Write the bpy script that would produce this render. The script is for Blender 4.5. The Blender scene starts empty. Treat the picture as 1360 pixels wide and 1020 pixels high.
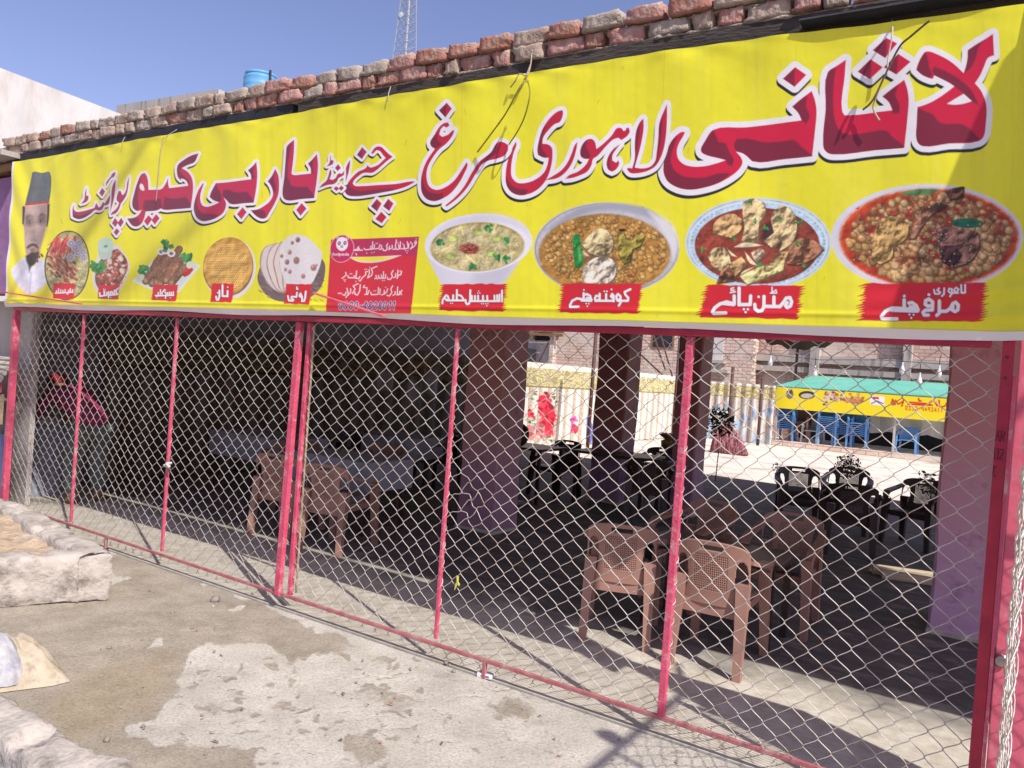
import bpy, bmesh, math, random
import numpy as np
from mathutils import Vector, Matrix
SC = bpy.context.scene
COL = SC.collection
R = math.radians
rnd = random.Random(7)

# ------------------------------------------------------------------ camera
CAM = np.array([0.0, -3.62803, 1.72698]); FPX = 1031.92
YAW, PITCH, ROLL = R(33.35037), R(-0.78732), R(4.17927)
def _basis():
    cy, sy, cp, sp = math.cos(YAW), math.sin(YAW), math.cos(PITCH), math.sin(PITCH)
    f = np.array([-sy*cp, cy*cp, sp]); r0 = np.array([cy, sy, 0.0]); u0 = np.cross(r0, f)
    cr, sr = math.cos(ROLL), math.sin(ROLL)
    return cr*r0 + sr*u0, -sr*r0 + cr*u0, f
CR, CU, CF = _basis()
cam_d = bpy.data.cameras.new('camera'); cam_d.sensor_width = 36.0; cam_d.lens = FPX/1360*36
cam_d.clip_start = 0.05; cam_d.clip_end = 2000
cam = bpy.data.objects.new('camera', cam_d); COL.objects.link(cam)
m = Matrix.Identity(4)
for i in range(3):
    m[i][0], m[i][1], m[i][2], m[i][3] = CR[i], CU[i], -CF[i], CAM[i]
cam.matrix_world = m; SC.camera = cam
# helpers that turn a measured picture point into a point on a known plane of the place
def ray(x, y): return CF + CR*((x-680)/FPX) - CU*((y-510)/FPX)
def at_z(x, y, z=0.0):
    d = ray(x, y); return CAM + d*((z-CAM[2])/d[2])
def at_y(x, y, Y=0.0):
    d = ray(x, y); return CAM + d*((Y-CAM[1])/d[1])
def at_x(x, y, X=0.0):
    d = ray(x, y); return CAM + d*((X-CAM[0])/d[0])
def proj(P):
    d = np.asarray(P, float) - CAM; w = d @ CF
    return 680 + FPX*(d @ CR)/w, 510 - FPX*(d @ CU)/w

# ------------------------------------------------------------------ light
SUN_TRAVEL = Vector((-0.867, 0.394, -1.0)).normalized()
SUN_EL = math.asin(-SUN_TRAVEL.z); SUN_AZ = math.atan2(-SUN_TRAVEL.x, -SUN_TRAVEL.y)
w = bpy.data.worlds.new('World'); SC.world = w; w.use_nodes = True
nt = w.node_tree; bg = nt.nodes['Background']
sky = nt.nodes.new('ShaderNodeTexSky'); sky.sky_type = 'NISHITA'; sky.sun_disc = False
sky.sun_elevation = SUN_EL; sky.sun_rotation = SUN_AZ; sky.air_density = 1.0; sky.dust_density = 1.2; sky.ozone_density = 1.6
tint = nt.nodes.new('ShaderNodeMix'); tint.data_type = 'RGBA'; tint.blend_type = 'MULTIPLY'; tint.inputs[0].default_value = 1; tint.inputs[7].default_value = (1.13, 0.95, 1.12, 1)
nt.links.new(sky.outputs[0], tint.inputs[6]); nt.links.new(tint.outputs[2], bg.inputs[0]); bg.inputs[1].default_value = 0.13
sd = bpy.data.lights.new('sun', 'SUN'); sd.energy = 4.6; sd.angle = R(0.42); sd.color = (1.0, 0.95, 0.87)
so = bpy.data.objects.new('sun', sd); COL.objects.link(so)
so.rotation_euler = SUN_TRAVEL.to_track_quat('-Z', 'Y').to_euler(); so.location = (20, -10, 25)
SC.view_settings.view_transform = 'Standard'; SC.view_settings.look = 'None'
SC.view_settings.exposure = 0.2; SC.view_settings.gamma = 1.0
SC.cycles.max_bounces = 8; SC.cycles.diffuse_bounces = 6

# ------------------------------------------------------------------ helpers
def lin(c):
    return tuple((v/12.92 if v <= 0.04045 else ((v+0.055)/1.055)**2.4) for v in (x/255 for x in c))
def tag(o, label=None, cat=None, group=None, kind=None):
    if label: o['label'] = label
    if cat: o['category'] = cat
    if group: o['group'] = group
    if kind: o['kind'] = kind
    return o
def empty(name, loc=(0, 0, 0), rz=0.0):
    o = bpy.data.objects.new(name, None); COL.objects.link(o); o.location = loc; o.rotation_euler = (0, 0, rz)
    o.empty_display_size = 0.1
    return o
def mesh(name, verts, faces, mat=None, parent=None, smooth=False):
    me = bpy.data.meshes.new(name); me.from_pydata([tuple(map(float, v)) for v in verts], [], faces); me.validate()
    me.update()
    if mat: me.materials.append(mat)
    if smooth:
        me.polygons.foreach_set('use_smooth', [True]*len(me.polygons))
    o = bpy.data.objects.new(name, me); COL.objects.link(o)
    if parent: o.parent = parent
    return o
class MB:
    """collects simple solids into one mesh"""
    def __init__(s): s.v = []; s.f = []
    def add(s, vs, fs):
        n = len(s.v); s.v += [tuple(map(float, q)) for q in vs]; s.f += [tuple(i+n for i in f) for f in fs]; return s
    def box(s, x0, x1, y0, y1, z0, z1, M=None):
        vs = [(x, y, z) for z in (z0, z1) for y in (y0, y1) for x in (x0, x1)]
        if M is not None: vs = [tuple(M @ Vector(q)) for q in vs]
        return s.add(vs, [(0, 2, 3, 1), (4, 5, 7, 6), (0, 1, 5, 4), (2, 6, 7, 3), (0, 4, 6, 2), (1, 3, 7, 5)])
    def bevbox(s, x0, x1, y0, y1, z0, z1, b=0.004, M=None):
        bm = bmesh.new(); bmesh.ops.create_cube(bm, size=1.0)
        for q in bm.verts: q.co = Vector(((x0+x1)/2+q.co.x*(x1-x0), (y0+y1)/2+q.co.y*(y1-y0), (z0+z1)/2+q.co.z*(z1-z0)))
        bmesh.ops.bevel(bm, geom=bm.edges[:], offset=b, segments=2, affect='EDGES', profile=0.6)
        bm.verts.index_update(); vs = [tuple(M @ q.co) if M is not None else tuple(q.co) for q in bm.verts]
        fs = [tuple(q.index for q in f.verts) for f in bm.faces]; bm.free(); return s.add(vs, fs)
    def tube(s, pts, r, n=6, cap=True):
        pts = [Vector(p) for p in pts]; rs = r if hasattr(r, '__len__') else [r]*len(pts)
        base = len(s.v); up = None
        for i, p in enumerate(pts):
            t = (pts[min(i+1, len(pts)-1)]-pts[max(i-1, 0)])
            t = t.normalized() if t.length > 1e-9 else Vector((0, 0, 1))
            if up is None:
                up = Vector((0, 1, 0)) if abs(t.y) < 0.9 else Vector((1, 0, 0))
            a = t.cross(up).normalized(); up = a.cross(t).normalized()
            for k in range(n):
                q = p + (a*math.cos(2*math.pi*k/n) + up*math.sin(2*math.pi*k/n))*rs[i]; s.v.append(tuple(q))
        for i in range(len(pts)-1):
            for k in range(n):
                k2 = (k+1) % n; s.f.append((base+i*n+k, base+i*n+k2, base+(i+1)*n+k2, base+(i+1)*n+k))
        if cap:
            s.f.append(tuple(base+k for k in range(n))[::-1]); e = base+(len(pts)-1)*n; s.f.append(tuple(e+k for k in range(n)))
        return s
    def lathe(s, prof, n=20, c=(0, 0, 0)):
        base = len(s.v)
        for r_, z in prof:
            for k in range(n): s.v.append((c[0]+r_*math.cos(2*math.pi*k/n), c[1]+r_*math.sin(2*math.pi*k/n), c[2]+z))
        for i in range(len(prof)-1):
            for k in range(n):
                k2 = (k+1) % n; s.f.append((base+i*n+k, base+i*n+k2, base+(i+1)*n+k2, base+(i+1)*n+k))
        return s
    def build(s, name, mat=None, parent=None, smooth=False): return mesh(name, s.v, s.f, mat, parent, smooth)

# ------------------------------------------------------------------ materials
def new_mat(name):
    m = bpy.data.materials.new(name); m.use_nodes = True
    return m, m.node_tree.nodes, m.node_tree.links, m.node_tree.nodes['Principled BSDF']
def mat(name, c, c2=None, rough=0.7, scale=6.0, bump=0.0, bscale=None, metal=0.0, spec=0.3, detail=6.0, lo=0.35, hi=0.65, stain=None, sscale=1.2, stretch=None):
    """two-tone noise material with bump; colours are linear albedo"""
    m, N, L, B = new_mat(name)
    B.inputs['Roughness'].default_value = rough; B.inputs['Metallic'].default_value = metal
    B.inputs['Specular IOR Level'].default_value = spec
    tc = N.new('ShaderNodeTexCoord'); src = tc.outputs['Object']
    if stretch:
        mp = N.new('ShaderNodeMapping'); mp.inputs['Scale'].default_value = stretch; L.new(src, mp.inputs[0]); src = mp.outputs[0]
    c2 = c2 or tuple(v*0.72 for v in c)
    n1 = N.new('ShaderNodeTexNoise'); n1.inputs['Scale'].default_value = scale; n1.inputs['Detail'].default_value = detail
    n1.inputs['Roughness'].default_value = 0.62; L.new(src, n1.inputs['Vector'])
    rp = N.new('ShaderNodeValToRGB'); rp.color_ramp.elements[0].position = lo; rp.color_ramp.elements[1].position = hi
    rp.color_ramp.elements[0].color = (*c2, 1); rp.color_ramp.elements[1].color = (*c, 1)
    L.new(n1.outputs['Fac'], rp.inputs[0]); out = rp.outputs[0]
    if stain:
        n2 = N.new('ShaderNodeTexNoise'); n2.inputs['Scale'].default_value = sscale; n2.inputs['Detail'].default_value = 8
        n2.inputs['Roughness'].default_value = 0.7; L.new(src, n2.inputs['Vector'])
        r2 = N.new('ShaderNodeValToRGB'); r2.color_ramp.elements[0].position = 0.52; r2.color_ramp.elements[1].position = 0.66
        L.new(n2.outputs['Fac'], r2.inputs[0]); mx = N.new('ShaderNodeMix'); mx.data_type = 'RGBA'
        L.new(r2.outputs[0], mx.inputs[0]); L.new(out, mx.inputs[6]); mx.inputs[7].default_value = (*stain, 1); out = mx.outputs[2]
    L.new(out, B.inputs['Base Color'])
    if bump:
        n3 = N.new('ShaderNodeTexNoise'); n3.inputs['Scale'].default_value = bscale or scale*4; n3.inputs['Detail'].default_value = 8
        L.new(src, n3.inputs['Vector']); bp = N.new('ShaderNodeBump'); bp.inputs['Strength'].default_value = bump; bp.inputs['Distance'].default_value = 0.02
        L.new(n3.outputs['Fac'], bp.inputs['Height']); L.new(bp.outputs[0], B.inputs['Normal'])
    return m
def vc_mat(name, rough=0.5, spec=0.3, bump=0.0):
    m, N, L, B = new_mat(name); a = N.new('ShaderNodeVertexColor'); a.layer_name = 'Col'
    L.new(a.outputs[0], B.inputs['Base Color']); B.inputs['Roughness'].default_value = rough; B.inputs['Specular IOR Level'].default_value = spec
    if bump:
        n = N.new('ShaderNodeTexNoise'); n.inputs['Scale'].default_value = 9; tc = N.new('ShaderNodeTexCoord'); L.new(tc.outputs['Object'], n.inputs['Vector'])
        b = N.new('ShaderNodeBump'); b.inputs['Strength'].default_value = bump; b.inputs['Distance'].default_value = 0.05
        L.new(n.outputs['Fac'], b.inputs['Height']); L.new(b.outputs[0], B.inputs['Normal'])
    return m
M = {}
M['red_steel'] = mat('red_steel', (0.62, 0.10, 0.17), (0.5, 0.06, 0.12), rough=0.6, scale=9, bump=0.3, bscale=60, stain=(0.58, 0.30, 0.31), sscale=11)
M['shaded_red_steel'] = mat('shaded_red_steel', (0.42, 0.03, 0.06), (0.3, 0.02, 0.045), rough=0.45, scale=8, bump=0.1)  # red steel with shade put into its colour, for top rail and gate post
M['dusty_red'] = mat('dusty_red', (0.42, 0.17, 0.17), (0.34, 0.10, 0.11), rough=0.8, scale=14, bump=0.2, stain=(0.4, 0.29, 0.24), sscale=9)
M['wire'] = mat('wire', (0.64, 0.61, 0.57), (0.44, 0.39, 0.34), rough=0.5, scale=9, metal=0.35, stain=(0.33, 0.24, 0.18), sscale=5)
M['beam'] = mat('beam', (0.085, 0.07, 0.06), (0.045, 0.038, 0.036), rough=0.9, scale=5, bump=0.5, bscale=30, stretch=(0.6, 3, 3))
M['black_tar'] = mat('black_tar', (0.035, 0.036, 0.045), (0.022, 0.022, 0.028), rough=0.7, scale=5, bump=0.3)
M['conc_white'] = mat('conc_white', (0.52, 0.47, 0.415), (0.39, 0.35, 0.31), rough=0.95, scale=6, bump=1.0, bscale=22, stain=(0.21, 0.185, 0.155), sscale=4.5)
M['sand'] = mat('sand', (0.48, 0.37, 0.26), (0.36, 0.27, 0.19), rough=1, scale=9, bump=0.9, bscale=30, stain=(0.55, 0.47, 0.37), sscale=6)
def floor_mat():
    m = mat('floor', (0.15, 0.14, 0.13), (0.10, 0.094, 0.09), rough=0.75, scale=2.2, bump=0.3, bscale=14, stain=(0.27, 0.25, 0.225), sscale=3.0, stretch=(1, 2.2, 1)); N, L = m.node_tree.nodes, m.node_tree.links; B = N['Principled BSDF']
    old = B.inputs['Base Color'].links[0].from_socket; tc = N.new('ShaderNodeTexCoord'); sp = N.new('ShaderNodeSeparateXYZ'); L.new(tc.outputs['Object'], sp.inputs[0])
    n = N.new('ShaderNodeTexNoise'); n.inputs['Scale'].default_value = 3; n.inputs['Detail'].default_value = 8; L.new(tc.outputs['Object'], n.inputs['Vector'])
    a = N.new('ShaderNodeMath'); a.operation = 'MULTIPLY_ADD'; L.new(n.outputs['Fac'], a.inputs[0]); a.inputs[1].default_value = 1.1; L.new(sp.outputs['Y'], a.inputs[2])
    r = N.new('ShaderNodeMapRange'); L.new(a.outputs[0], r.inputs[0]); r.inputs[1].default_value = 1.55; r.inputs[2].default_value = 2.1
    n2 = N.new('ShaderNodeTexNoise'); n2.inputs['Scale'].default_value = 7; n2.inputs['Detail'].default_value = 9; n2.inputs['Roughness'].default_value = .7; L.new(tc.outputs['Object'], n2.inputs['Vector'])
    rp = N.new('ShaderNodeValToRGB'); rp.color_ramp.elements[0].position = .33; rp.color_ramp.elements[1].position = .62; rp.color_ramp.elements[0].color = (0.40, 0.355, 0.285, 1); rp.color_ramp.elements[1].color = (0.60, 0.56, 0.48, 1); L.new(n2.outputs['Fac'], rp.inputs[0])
    x = N.new('ShaderNodeMix'); x.data_type = 'RGBA'; L.new(r.outputs[0], x.inputs[0]); L.new(rp.outputs[0], x.inputs[6]); L.new(old, x.inputs[7]); L.new(x.outputs[2], B.inputs['Base Color']); return m  # pale cement front; the hall shade is partly put into the darker inner colour
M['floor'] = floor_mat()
M['floor_edge'] = mat('floor_edge', (0.42, 0.37, 0.27), (0.33, 0.28, 0.2), rough=0.9, scale=4, bump=0.4, bscale=20, stain=(0.52, 0.47, 0.37), sscale=5)
M['court'] = mat('court', (0.78, 0.70, 0.60), (0.68, 0.60, 0.51), rough=0.95, scale=2, bump=0.4, stain=(0.4, 0.32, 0.25), sscale=1.1)
M['earth'] = mat('earth', (0.30, 0.25, 0.19), (0.22, 0.18, 0.14), rough=1, scale=0.8, bump=0.4)
# ------------------------------------------------------------------ printed surfaces: every vertex of a fine sheet carries its ink
class Sheet:
    """colour sheet; U,V = where each vertex of the flat sheet falls in the measured photograph, used to place the print"""
    def __init__(s, P):
        s.P = P; h, wd, _ = P.shape; s.h, s.w = h, wd
        d = P - CAM; dz = d @ CF
        s.U = 680 + FPX*(d @ CR)/dz; s.V = 510 - FPX*(d @ CU)/dz
        s.C = np.zeros((h, wd, 3)); s.RID = np.zeros((h, wd), int)
        s.px = np.maximum(np.abs(np.gradient(s.U, axis=1)), 0.3)*0.5 + np.abs(np.gradient(s.V, axis=0))*0.5
    def box(s, x0, y0, x1, y1):
        mk = (s.U >= x0) & (s.U <= x1)
        # coarse search on sub-sampled rows, then exact slice
        cols = np.where(((s.U.min(0) <= x1) & (s.U.max(0) >= x0)))[0]
        if len(cols) == 0: return None
        c0, c1 = cols[0], cols[-1]+1
        sub = s.V[:, c0:c1]; rows = np.where((sub.min(1) <= y1) & (sub.max(1) >= y0))[0]
        if len(rows) == 0: return None
        return slice(rows[0], rows[-1]+1), slice(c0, c1)
    def put(s, sl, cov, col, rid=None):
        c = s.C[sl]; cov = np.clip(cov, 0, 1)
        col = np.asarray(col); s.C[sl] = c*(1-cov[..., None]) + (col if col.ndim > 1 else col[None, None, :])*cov[..., None]
        if rid is not None:
            t = s.RID[sl]; t[cov > 0.5] = rid
    def field(s, sl, segs, wide):
        """distance to a set of segments (within `wide`) and even-odd inside test"""
        U, V = s.U[sl], s.V[sl]; D = np.full(U.shape, 1e9); ins = np.zeros(U.shape, bool)
        for (ax, ay, bx, by) in segs:
            if ay != by:
                lo, hi = min(ay, by), max(ay, by)
                rr = np.where((V.max(1) >= lo) & (V.min(1) <= hi))[0]
                if len(rr):
                    rs = slice(rr[0], rr[-1]+1); v = V[rs]
                    ins[rs] ^= ((ay > v) != (by > v)) & (U[rs] < (bx-ax)*(v-ay)/(by-ay)+ax)
            cc = np.where((U.max(0) >= min(ax, bx)-wide) & (U.min(0) <= max(ax, bx)+wide))[0]
            rr = np.where((V.max(1) >= min(ay, by)-wide) & (V.min(1) <= max(ay, by)+wide))[0]
            if len(cc) == 0 or len(rr) == 0: continue
            q = (slice(rr[0], rr[-1]+1), slice(cc[0], cc[-1]+1)); u, v = U[q]-ax, V[q]-ay
            dx, dy = bx-ax, by-ay; L2 = dx*dx+dy*dy+1e-12
            t = np.clip((u*dx+v*dy)/L2, 0, 1); d = np.hypot(u-t*dx, v-t*dy); D[q] = np.minimum(D[q], d)
        return D, ins
    def poly(s, pts, col, rid=None, smooth=0, grow=0.0, off=(0, 0), clip=None, soft=0.0, alpha=1.0):
        loops = pts if isinstance(pts[0][0], (list, tuple)) else [pts]
        loops = [sm(l) if smooth else l for l in loops]
        segs = [(l[i][0]+off[0], l[i][1]+off[1], l[(i+1) % len(l)][0]+off[0], l[(i+1) % len(l)][1]+off[1]) for l in loops for i in range(len(l))]
        xs = [q for g in segs for q in (g[0], g[2])]; ys = [q for g in segs for q in (g[1], g[3])]
        w = grow+soft+2.5; sl = s.box(min(xs)-w, min(ys)-w, max(xs)+w, max(ys)+w)
        if sl is None: return None
        D, ins = s.field(sl, segs, w)
        sd = np.where(ins, -D, D) - grow
        cov = np.clip(0.5 - sd/(s.px[sl]+soft), 0, 1)*alpha
        if clip is not None:
            full = np.zeros((s.h, s.w)); full[clip[0]] = clip[1]; cov = cov*full[sl]
        s.put(sl, cov, col, rid); return sl, cov
    def stroke(s, pts, r, col, rid=None):
        segs = [(*pts[i], *pts[i+1]) for i in range(len(pts)-1)] if len(pts) > 1 else [(*pts[0], *pts[0])]
        xs = [p[0] for p in pts]; ys = [p[1] for p in pts]; w = r+2
        sl = s.box(min(xs)-w, min(ys)-w, max(xs)+w, max(ys)+w)
        if sl is None: return
        D, _ = s.field(sl, segs, w); s.put(sl, 0.5-(D-r)/s.px[sl], col, rid)
    def ell(s, cx, cy, rx, ry, col, rid=None, ang=0.0, hl=0.0, rim=0.0, tex=0.0, rg=None, soft=0.0):
        m_ = max(rx, ry)+2; sl = s.box(cx-m_, cy-m_, cx+m_, cy+m_)
        if sl is None: return
        u, v = s.U[sl]-cx, s.V[sl]-cy; ca, sa = math.cos(ang), math.sin(ang)
        a, b = (u*ca+v*sa)/rx, (-u*sa+v*ca)/ry; q = np.hypot(a, b)
        cov = np.clip(0.5-(q-1)*min(rx, ry)/(s.px[sl]+soft), 0, 1)
        c = np.ones(u.shape+(3,))*np.asarray(col)
        if hl or rim:
            g = 1 + hl*np.exp(-((a+0.35)**2+(b+0.4)**2)/0.18) - rim*np.clip(q, 0, 1)**3
            c = c*g[..., None]
        if tex: c = c*(1+tex*s.noise(sl, 3.0)[..., None])
        s.put(sl, cov, np.clip(c, 0, 0.9), rid)
    def noise(s, sl, sc, seed=0):
        """smooth value noise in picture units"""
        u, v = s.U[sl]/sc, s.V[sl]/sc; iu, iv = np.floor(u).astype(int), np.floor(v).astype(int); fu, fv = u-iu, v-iv
        def h(i, j):
            n = (i*374761393 + j*668265263 + seed*144665) & 0x7fffffff; n = ((n ^ (n >> 13))*1274126177) & 0x7fffffff
            return (n & 0xffff)/32767.5-1
        fu, fv = fu*fu*(3-2*fu), fv*fv*(3-2*fv)
        return (h(iu, iv)*(1-fu)+h(iu+1, iv)*fu)*(1-fv)+(h(iu, iv+1)*(1-fu)+h(iu+1, iv+1)*fu)*fv
    def part(s, name, cells, material, parent, P=None):
        P = s.P if P is None else P
        jj, ii = np.where(cells); used = np.zeros((s.h, s.w), bool)
        for a, b in ((0, 0), (0, 1), (1, 0), (1, 1)): used[jj+a, ii+b] = True
        idx = np.full((s.h, s.w), -1); idx[used] = np.arange(used.sum())
        V = P[used].astype(np.float32); F = np.stack([idx[jj, ii], idx[jj, ii+1], idx[jj+1, ii+1], idx[jj+1, ii]], 1).astype(np.int32)
        me = bpy.data.meshes.new(name); n = len(F)
        me.vertices.add(len(V)); me.vertices.foreach_set('co', V.ravel())
        me.loops.add(n*4); me.loops.foreach_set('vertex_index', F.ravel())
        me.polygons.add(n); me.polygons.foreach_set('loop_start', np.arange(0, n*4, 4, dtype=np.int32))
        me.polygons.foreach_set('use_smooth', np.ones(n, bool)); me.update()
        at = me.color_attributes.new('Col', 'FLOAT_COLOR', 'POINT')
        at.data.foreach_set('color', np.concatenate([s.C[used], np.ones((len(V), 1))], 1).astype(np.float32).ravel())
        me.materials.append(material); o = bpy.data.objects.new(name, me); COL.objects.link(o)
        if parent: o.parent = parent
        return o
def sm(l, n=4):
    """rounds gentle corners of an outline, keeps sharp ones"""
    k = len(l); out = []; T = []
    for i in range(k):
        a, b, c = np.array(l[i-1], float), np.array(l[i], float), np.array(l[(i+1) % k], float)
        u, v = b-a, c-b; lu, lv = np.hypot(*u)+1e-9, np.hypot(*v)+1e-9
        ang = math.degrees(math.acos(max(-1, min(1, (u@v)/(lu*lv)))))
        T.append(None if ang > 52 else (u/lu+v/lv)/2)
    for i in range(k):
        a, b = np.array(l[i], float), np.array(l[(i+1) % k], float); L = np.hypot(*(b-a)); d = (b-a)/(L+1e-9)
        ta, tb = T[i], T[(i+1) % k]; ta = d if ta is None else ta; tb = d if tb is None else tb
        for q in range(n):
            t = q/n; h1 = 2*t**3-3*t*t+1; h2 = t**3-2*t*t+t; h3 = -2*t**3+3*t*t; h4 = t**3-t*t
            out.append(tuple(h1*a+h2*ta*L+h3*b+h4*tb*L))
    return out
def win(ox, oy, sc):
    f = lambda pts: [(ox+x/sc, oy+y/sc) for x, y in pts]
    f.s = sc; f.o = (ox, oy); return f
# ------------------------------------------------------------------ lettering of the big sign (outlines, inner loops, dark facets)
A = win(1080, 20, 5); Bw = win(870, 60, 5); Cw = win(660, 110, 5); Dw = win(530, 110, 5)
Ew = win(420, 170, 8); Fw = win(300, 180, 8); Gw = win(165, 190, 8); Hw = win(85, 210, 10)
RED = (0.60, 0.018, 0.055); DRED = (0.215, 0.022, 0.045); PRED = (0.52, 0.03, 0.085); PDRED = (0.20, 0.03, 0.07)
WORDS = []
def word(label, line, off, red, shapes, shades, dred): WORDS.append((label, line, off, red, shapes, shades, dred))
lamalef = [A([(1195,130),(1198,200),(1202,272),(1162,288),(1135,345),(1108,405),(1075,455),(1112,500),(1140,560),(1152,615),(1147,720),(1130,812),(1098,838),(900,855),(730,872),(700,855),(685,815),(688,720),(693,612),(720,605),(780,582),(840,548),(890,512),(938,475),(900,450),(850,425),(805,402),(795,427),(775,422),(720,397),(685,365),(695,330),(720,278),(745,246),(772,243),(820,260),(890,295),(945,335),(1000,388),(1015,340),(1025,290),(1027,235),(1080,200),(1140,165)]),
           A([(888,592),(940,560),(1000,525),(1055,573),(1000,590),(940,597)])]
tha = [A([(215,292),(207,400),(190,632),(205,660),(300,656),(420,641),(525,630),(500,575),(458,538),(520,490),(605,430),(625,490),(635,560),(630,650),(605,882),(400,896),(140,922),(100,915),(70,887),(63,840),(80,620),(95,375),(150,335)])]
ni = [Bw([(1038,300),(1060,365),(1070,430),(1060,560),(1040,735),(850,753),(645,768),(610,738),(575,714),(535,705),(565,738),(578,775),(555,822),(500,870),(420,915),(330,945),(230,960),(150,945),(85,905),(58,850),(60,760),(85,680),(130,610),(180,575),(198,578),(190,600),(160,650),(145,700),(155,755),(190,790),(250,806),(330,803),(400,786),(468,762),(420,750),(340,730),(310,712),(305,690),(330,640),(385,562),(600,543),(970,495),(950,450),(908,405),(960,360)])]
word('large red outlined word at the right end of the sign', 7.6, (-1.2, 4.6), RED,
  [lamalef, tha, ni] + [[A(d)] for d in ([(485,150),(558,188),(478,285),(395,232)], [(380,290),(462,345),(375,422),(293,372)], [(565,258),(648,312),(552,395),(468,345)])] + [[Bw([(930,145),(1003,195),(925,275),(848,222)])]],
  [A([(693,612),(740,640),(800,665),(830,705),(880,725),(960,722),(1010,735),(1060,775),(1115,835),(900,858),(730,876),(690,855),(680,815),(683,720)]),
   A([(685,365),(720,275),(745,245),(765,300),(770,345),(790,400),(775,424),(720,399)]),
   A([(805,345),(870,370),(960,420),(1050,500),(1100,600),(1060,580),(1000,525),(938,475),(850,425),(805,402),(790,370)]),
   A([(1027,235),(1080,200),(1140,165),(1100,215),(1080,290),(1050,350),(1000,390),(1015,340),(1022,290)]),
   A([(92,375),(150,335),(140,400),(130,560),(140,680),(165,750),(215,785),(330,780),(480,765),(530,810),(600,870),(605,886),(400,900),(140,926),(95,915),(66,885),(58,840),(76,620)]),
   A([(455,538),(520,490),(570,460),(545,530),(575,600),(570,650),(525,650),(525,630),(500,575)]),
   A([(485,150),(490,215),(478,285),(395,232)]), A([(380,290),(385,355),(375,422),(293,372)]), A([(565,258),(560,330),(552,395),(468,345)]),
   Bw([(540,620),(620,618),(720,640),(840,635),(915,625),(980,680),(1040,725),(1040,738),(850,757),(645,772),(600,727),(540,705),(520,660)]),
   Bw([(905,405),(960,360),(1010,330),(1000,400),(1025,470),(1000,520),(970,495),(950,450)]),
   Bw([(383,562),(400,590),(420,640),(470,650),(490,700),(520,760),(510,800),(480,790),(468,762),(420,750),(340,730),(306,712),(302,690),(326,640)]),
   Bw([(54,850),(56,760),(81,680),(126,610),(150,600),(115,700),(105,770),(130,830),(190,870),(260,880),(340,875),(420,850),(500,850),(420,919),(330,949),(230,964),(150,949),(81,905)]),
   Bw([(930,145),(925,210),(925,275),(848,222)])], DRED)
word('thin red outlined word second from the right of the sign', 5.4, (-1.0, 4.0), (0.5, 0.02, 0.05),
  [[Cw([(1128,140),(1128,250),(1115,400),(1090,490),(1050,555),(1000,585),(930,601),(885,598),(862,573),(870,565),(898,568),(915,500),(914,400),(925,310),(950,255),(970,235),(972,300),(950,430),(914,562),(960,568),(1020,555),(1050,520),(1060,460),(1070,370),(1075,280),(1085,240)])],
   [Cw([(858,298),(872,295),(880,320),(865,350),(825,380),(805,364),(770,377),(720,427),(668,487),(640,507),(630,547),(600,592),(550,617),(500,633),(455,638),(480,615),(540,590),(590,547),(613,506),(585,506),(560,490),(555,455),(570,410),(600,378),(630,373),(650,390),(662,440),(700,410),(760,350),(785,310),(800,298),(825,300),(838,318),(850,315)])],
   [Cw([(818,405),(792,440),(768,480),(766,515),(790,530),(808,515),(812,537),(790,577),(765,591),(740,577),(729,540),(740,490),(772,440)])],
   [Cw([(537,393),(528,450),(497,540),(450,602),(400,634),(320,648),(370,620),(430,580),(470,530),(498,470),(520,412)])],
   [Cw([(438,183),(442,205),(420,262),(385,277),(340,322),(310,365),(304,405),(340,410),(365,430),(371,480),(360,560),(330,640),(280,702),(220,737),(150,748),(100,727),(70,682),(64,610),(75,530),(100,450),(130,393),(134,410),(115,470),(100,560),(105,630),(140,665),(190,666),(250,646),(310,600),(335,550),(345,498),(310,497),(275,480),(270,450),(280,390),(310,300),(360,230),(410,190)])]],
  [Cw([(66,680),(64,620),(100,680),(150,705),(210,710),(190,750),(150,752),(96,728)]), Cw([(272,482),(276,390),(310,300),(332,285),(300,380),(300,430),(345,500),(310,499)]),
   Cw([(560,500),(550,455),(566,410),(600,376),(595,430),(622,480),(615,508)]), Cw([(912,400),(922,310),(952,253),(942,350),(930,450),(914,565),(900,565),(912,500)]),
   Cw([(1070,370),(1076,280),(1100,200),(1092,330),(1080,440),(1050,540),(1000,575),(1050,520)]), Cw([(735,560),(735,490),(780,435),(752,500),(752,560),(770,590)])], (0.2, 0.022, 0.045))
word('thin red outlined word third from the right of the sign', 5.0, (-1.0, 3.4), (0.5, 0.02, 0.05),
  [[Dw([(670,395),(700,398),(730,415),(728,452),(700,490),(650,510),(600,522),(560,547),(520,602),(470,682),(420,742),(370,787),(320,823),(311,815),(360,775),(410,725),(450,670),(490,600),(540,530),(590,490),(625,460),(645,420)])],
   [Dw([(330,265),(340,285),(320,300),(300,290),(280,310),(270,345),(290,360),(330,345),(360,320),(374,318),(360,352),(320,402),(270,442),(225,500),(190,570),(186,640),(205,690),(250,712),(310,695),(370,650),(415,590),(455,530),(462,545),(440,602),(400,672),(350,732),(300,767),(240,787),(185,772),(153,730),(146,670),(154,600),(185,520),(240,440),(215,420),(209,395),(235,350),(265,300),(300,270)])],
   [Dw([(322,135),(358,175),(312,232),(268,185)])]],
  [Dw([(207,395),(233,350),(255,335),(260,380),(290,410),(245,437),(213,420)]), Dw([(152,600),(143,670),(151,730),(183,774),(240,789),(290,770),(300,735),(240,735),(190,715),(165,670)]),
   Dw([(622,460),(655,405),(665,420),(655,470),(600,515),(560,540),(540,530),(588,490)]), Dw([(322,135),(318,185),(312,232),(268,185)])], (0.2, 0.022, 0.045))
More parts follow.
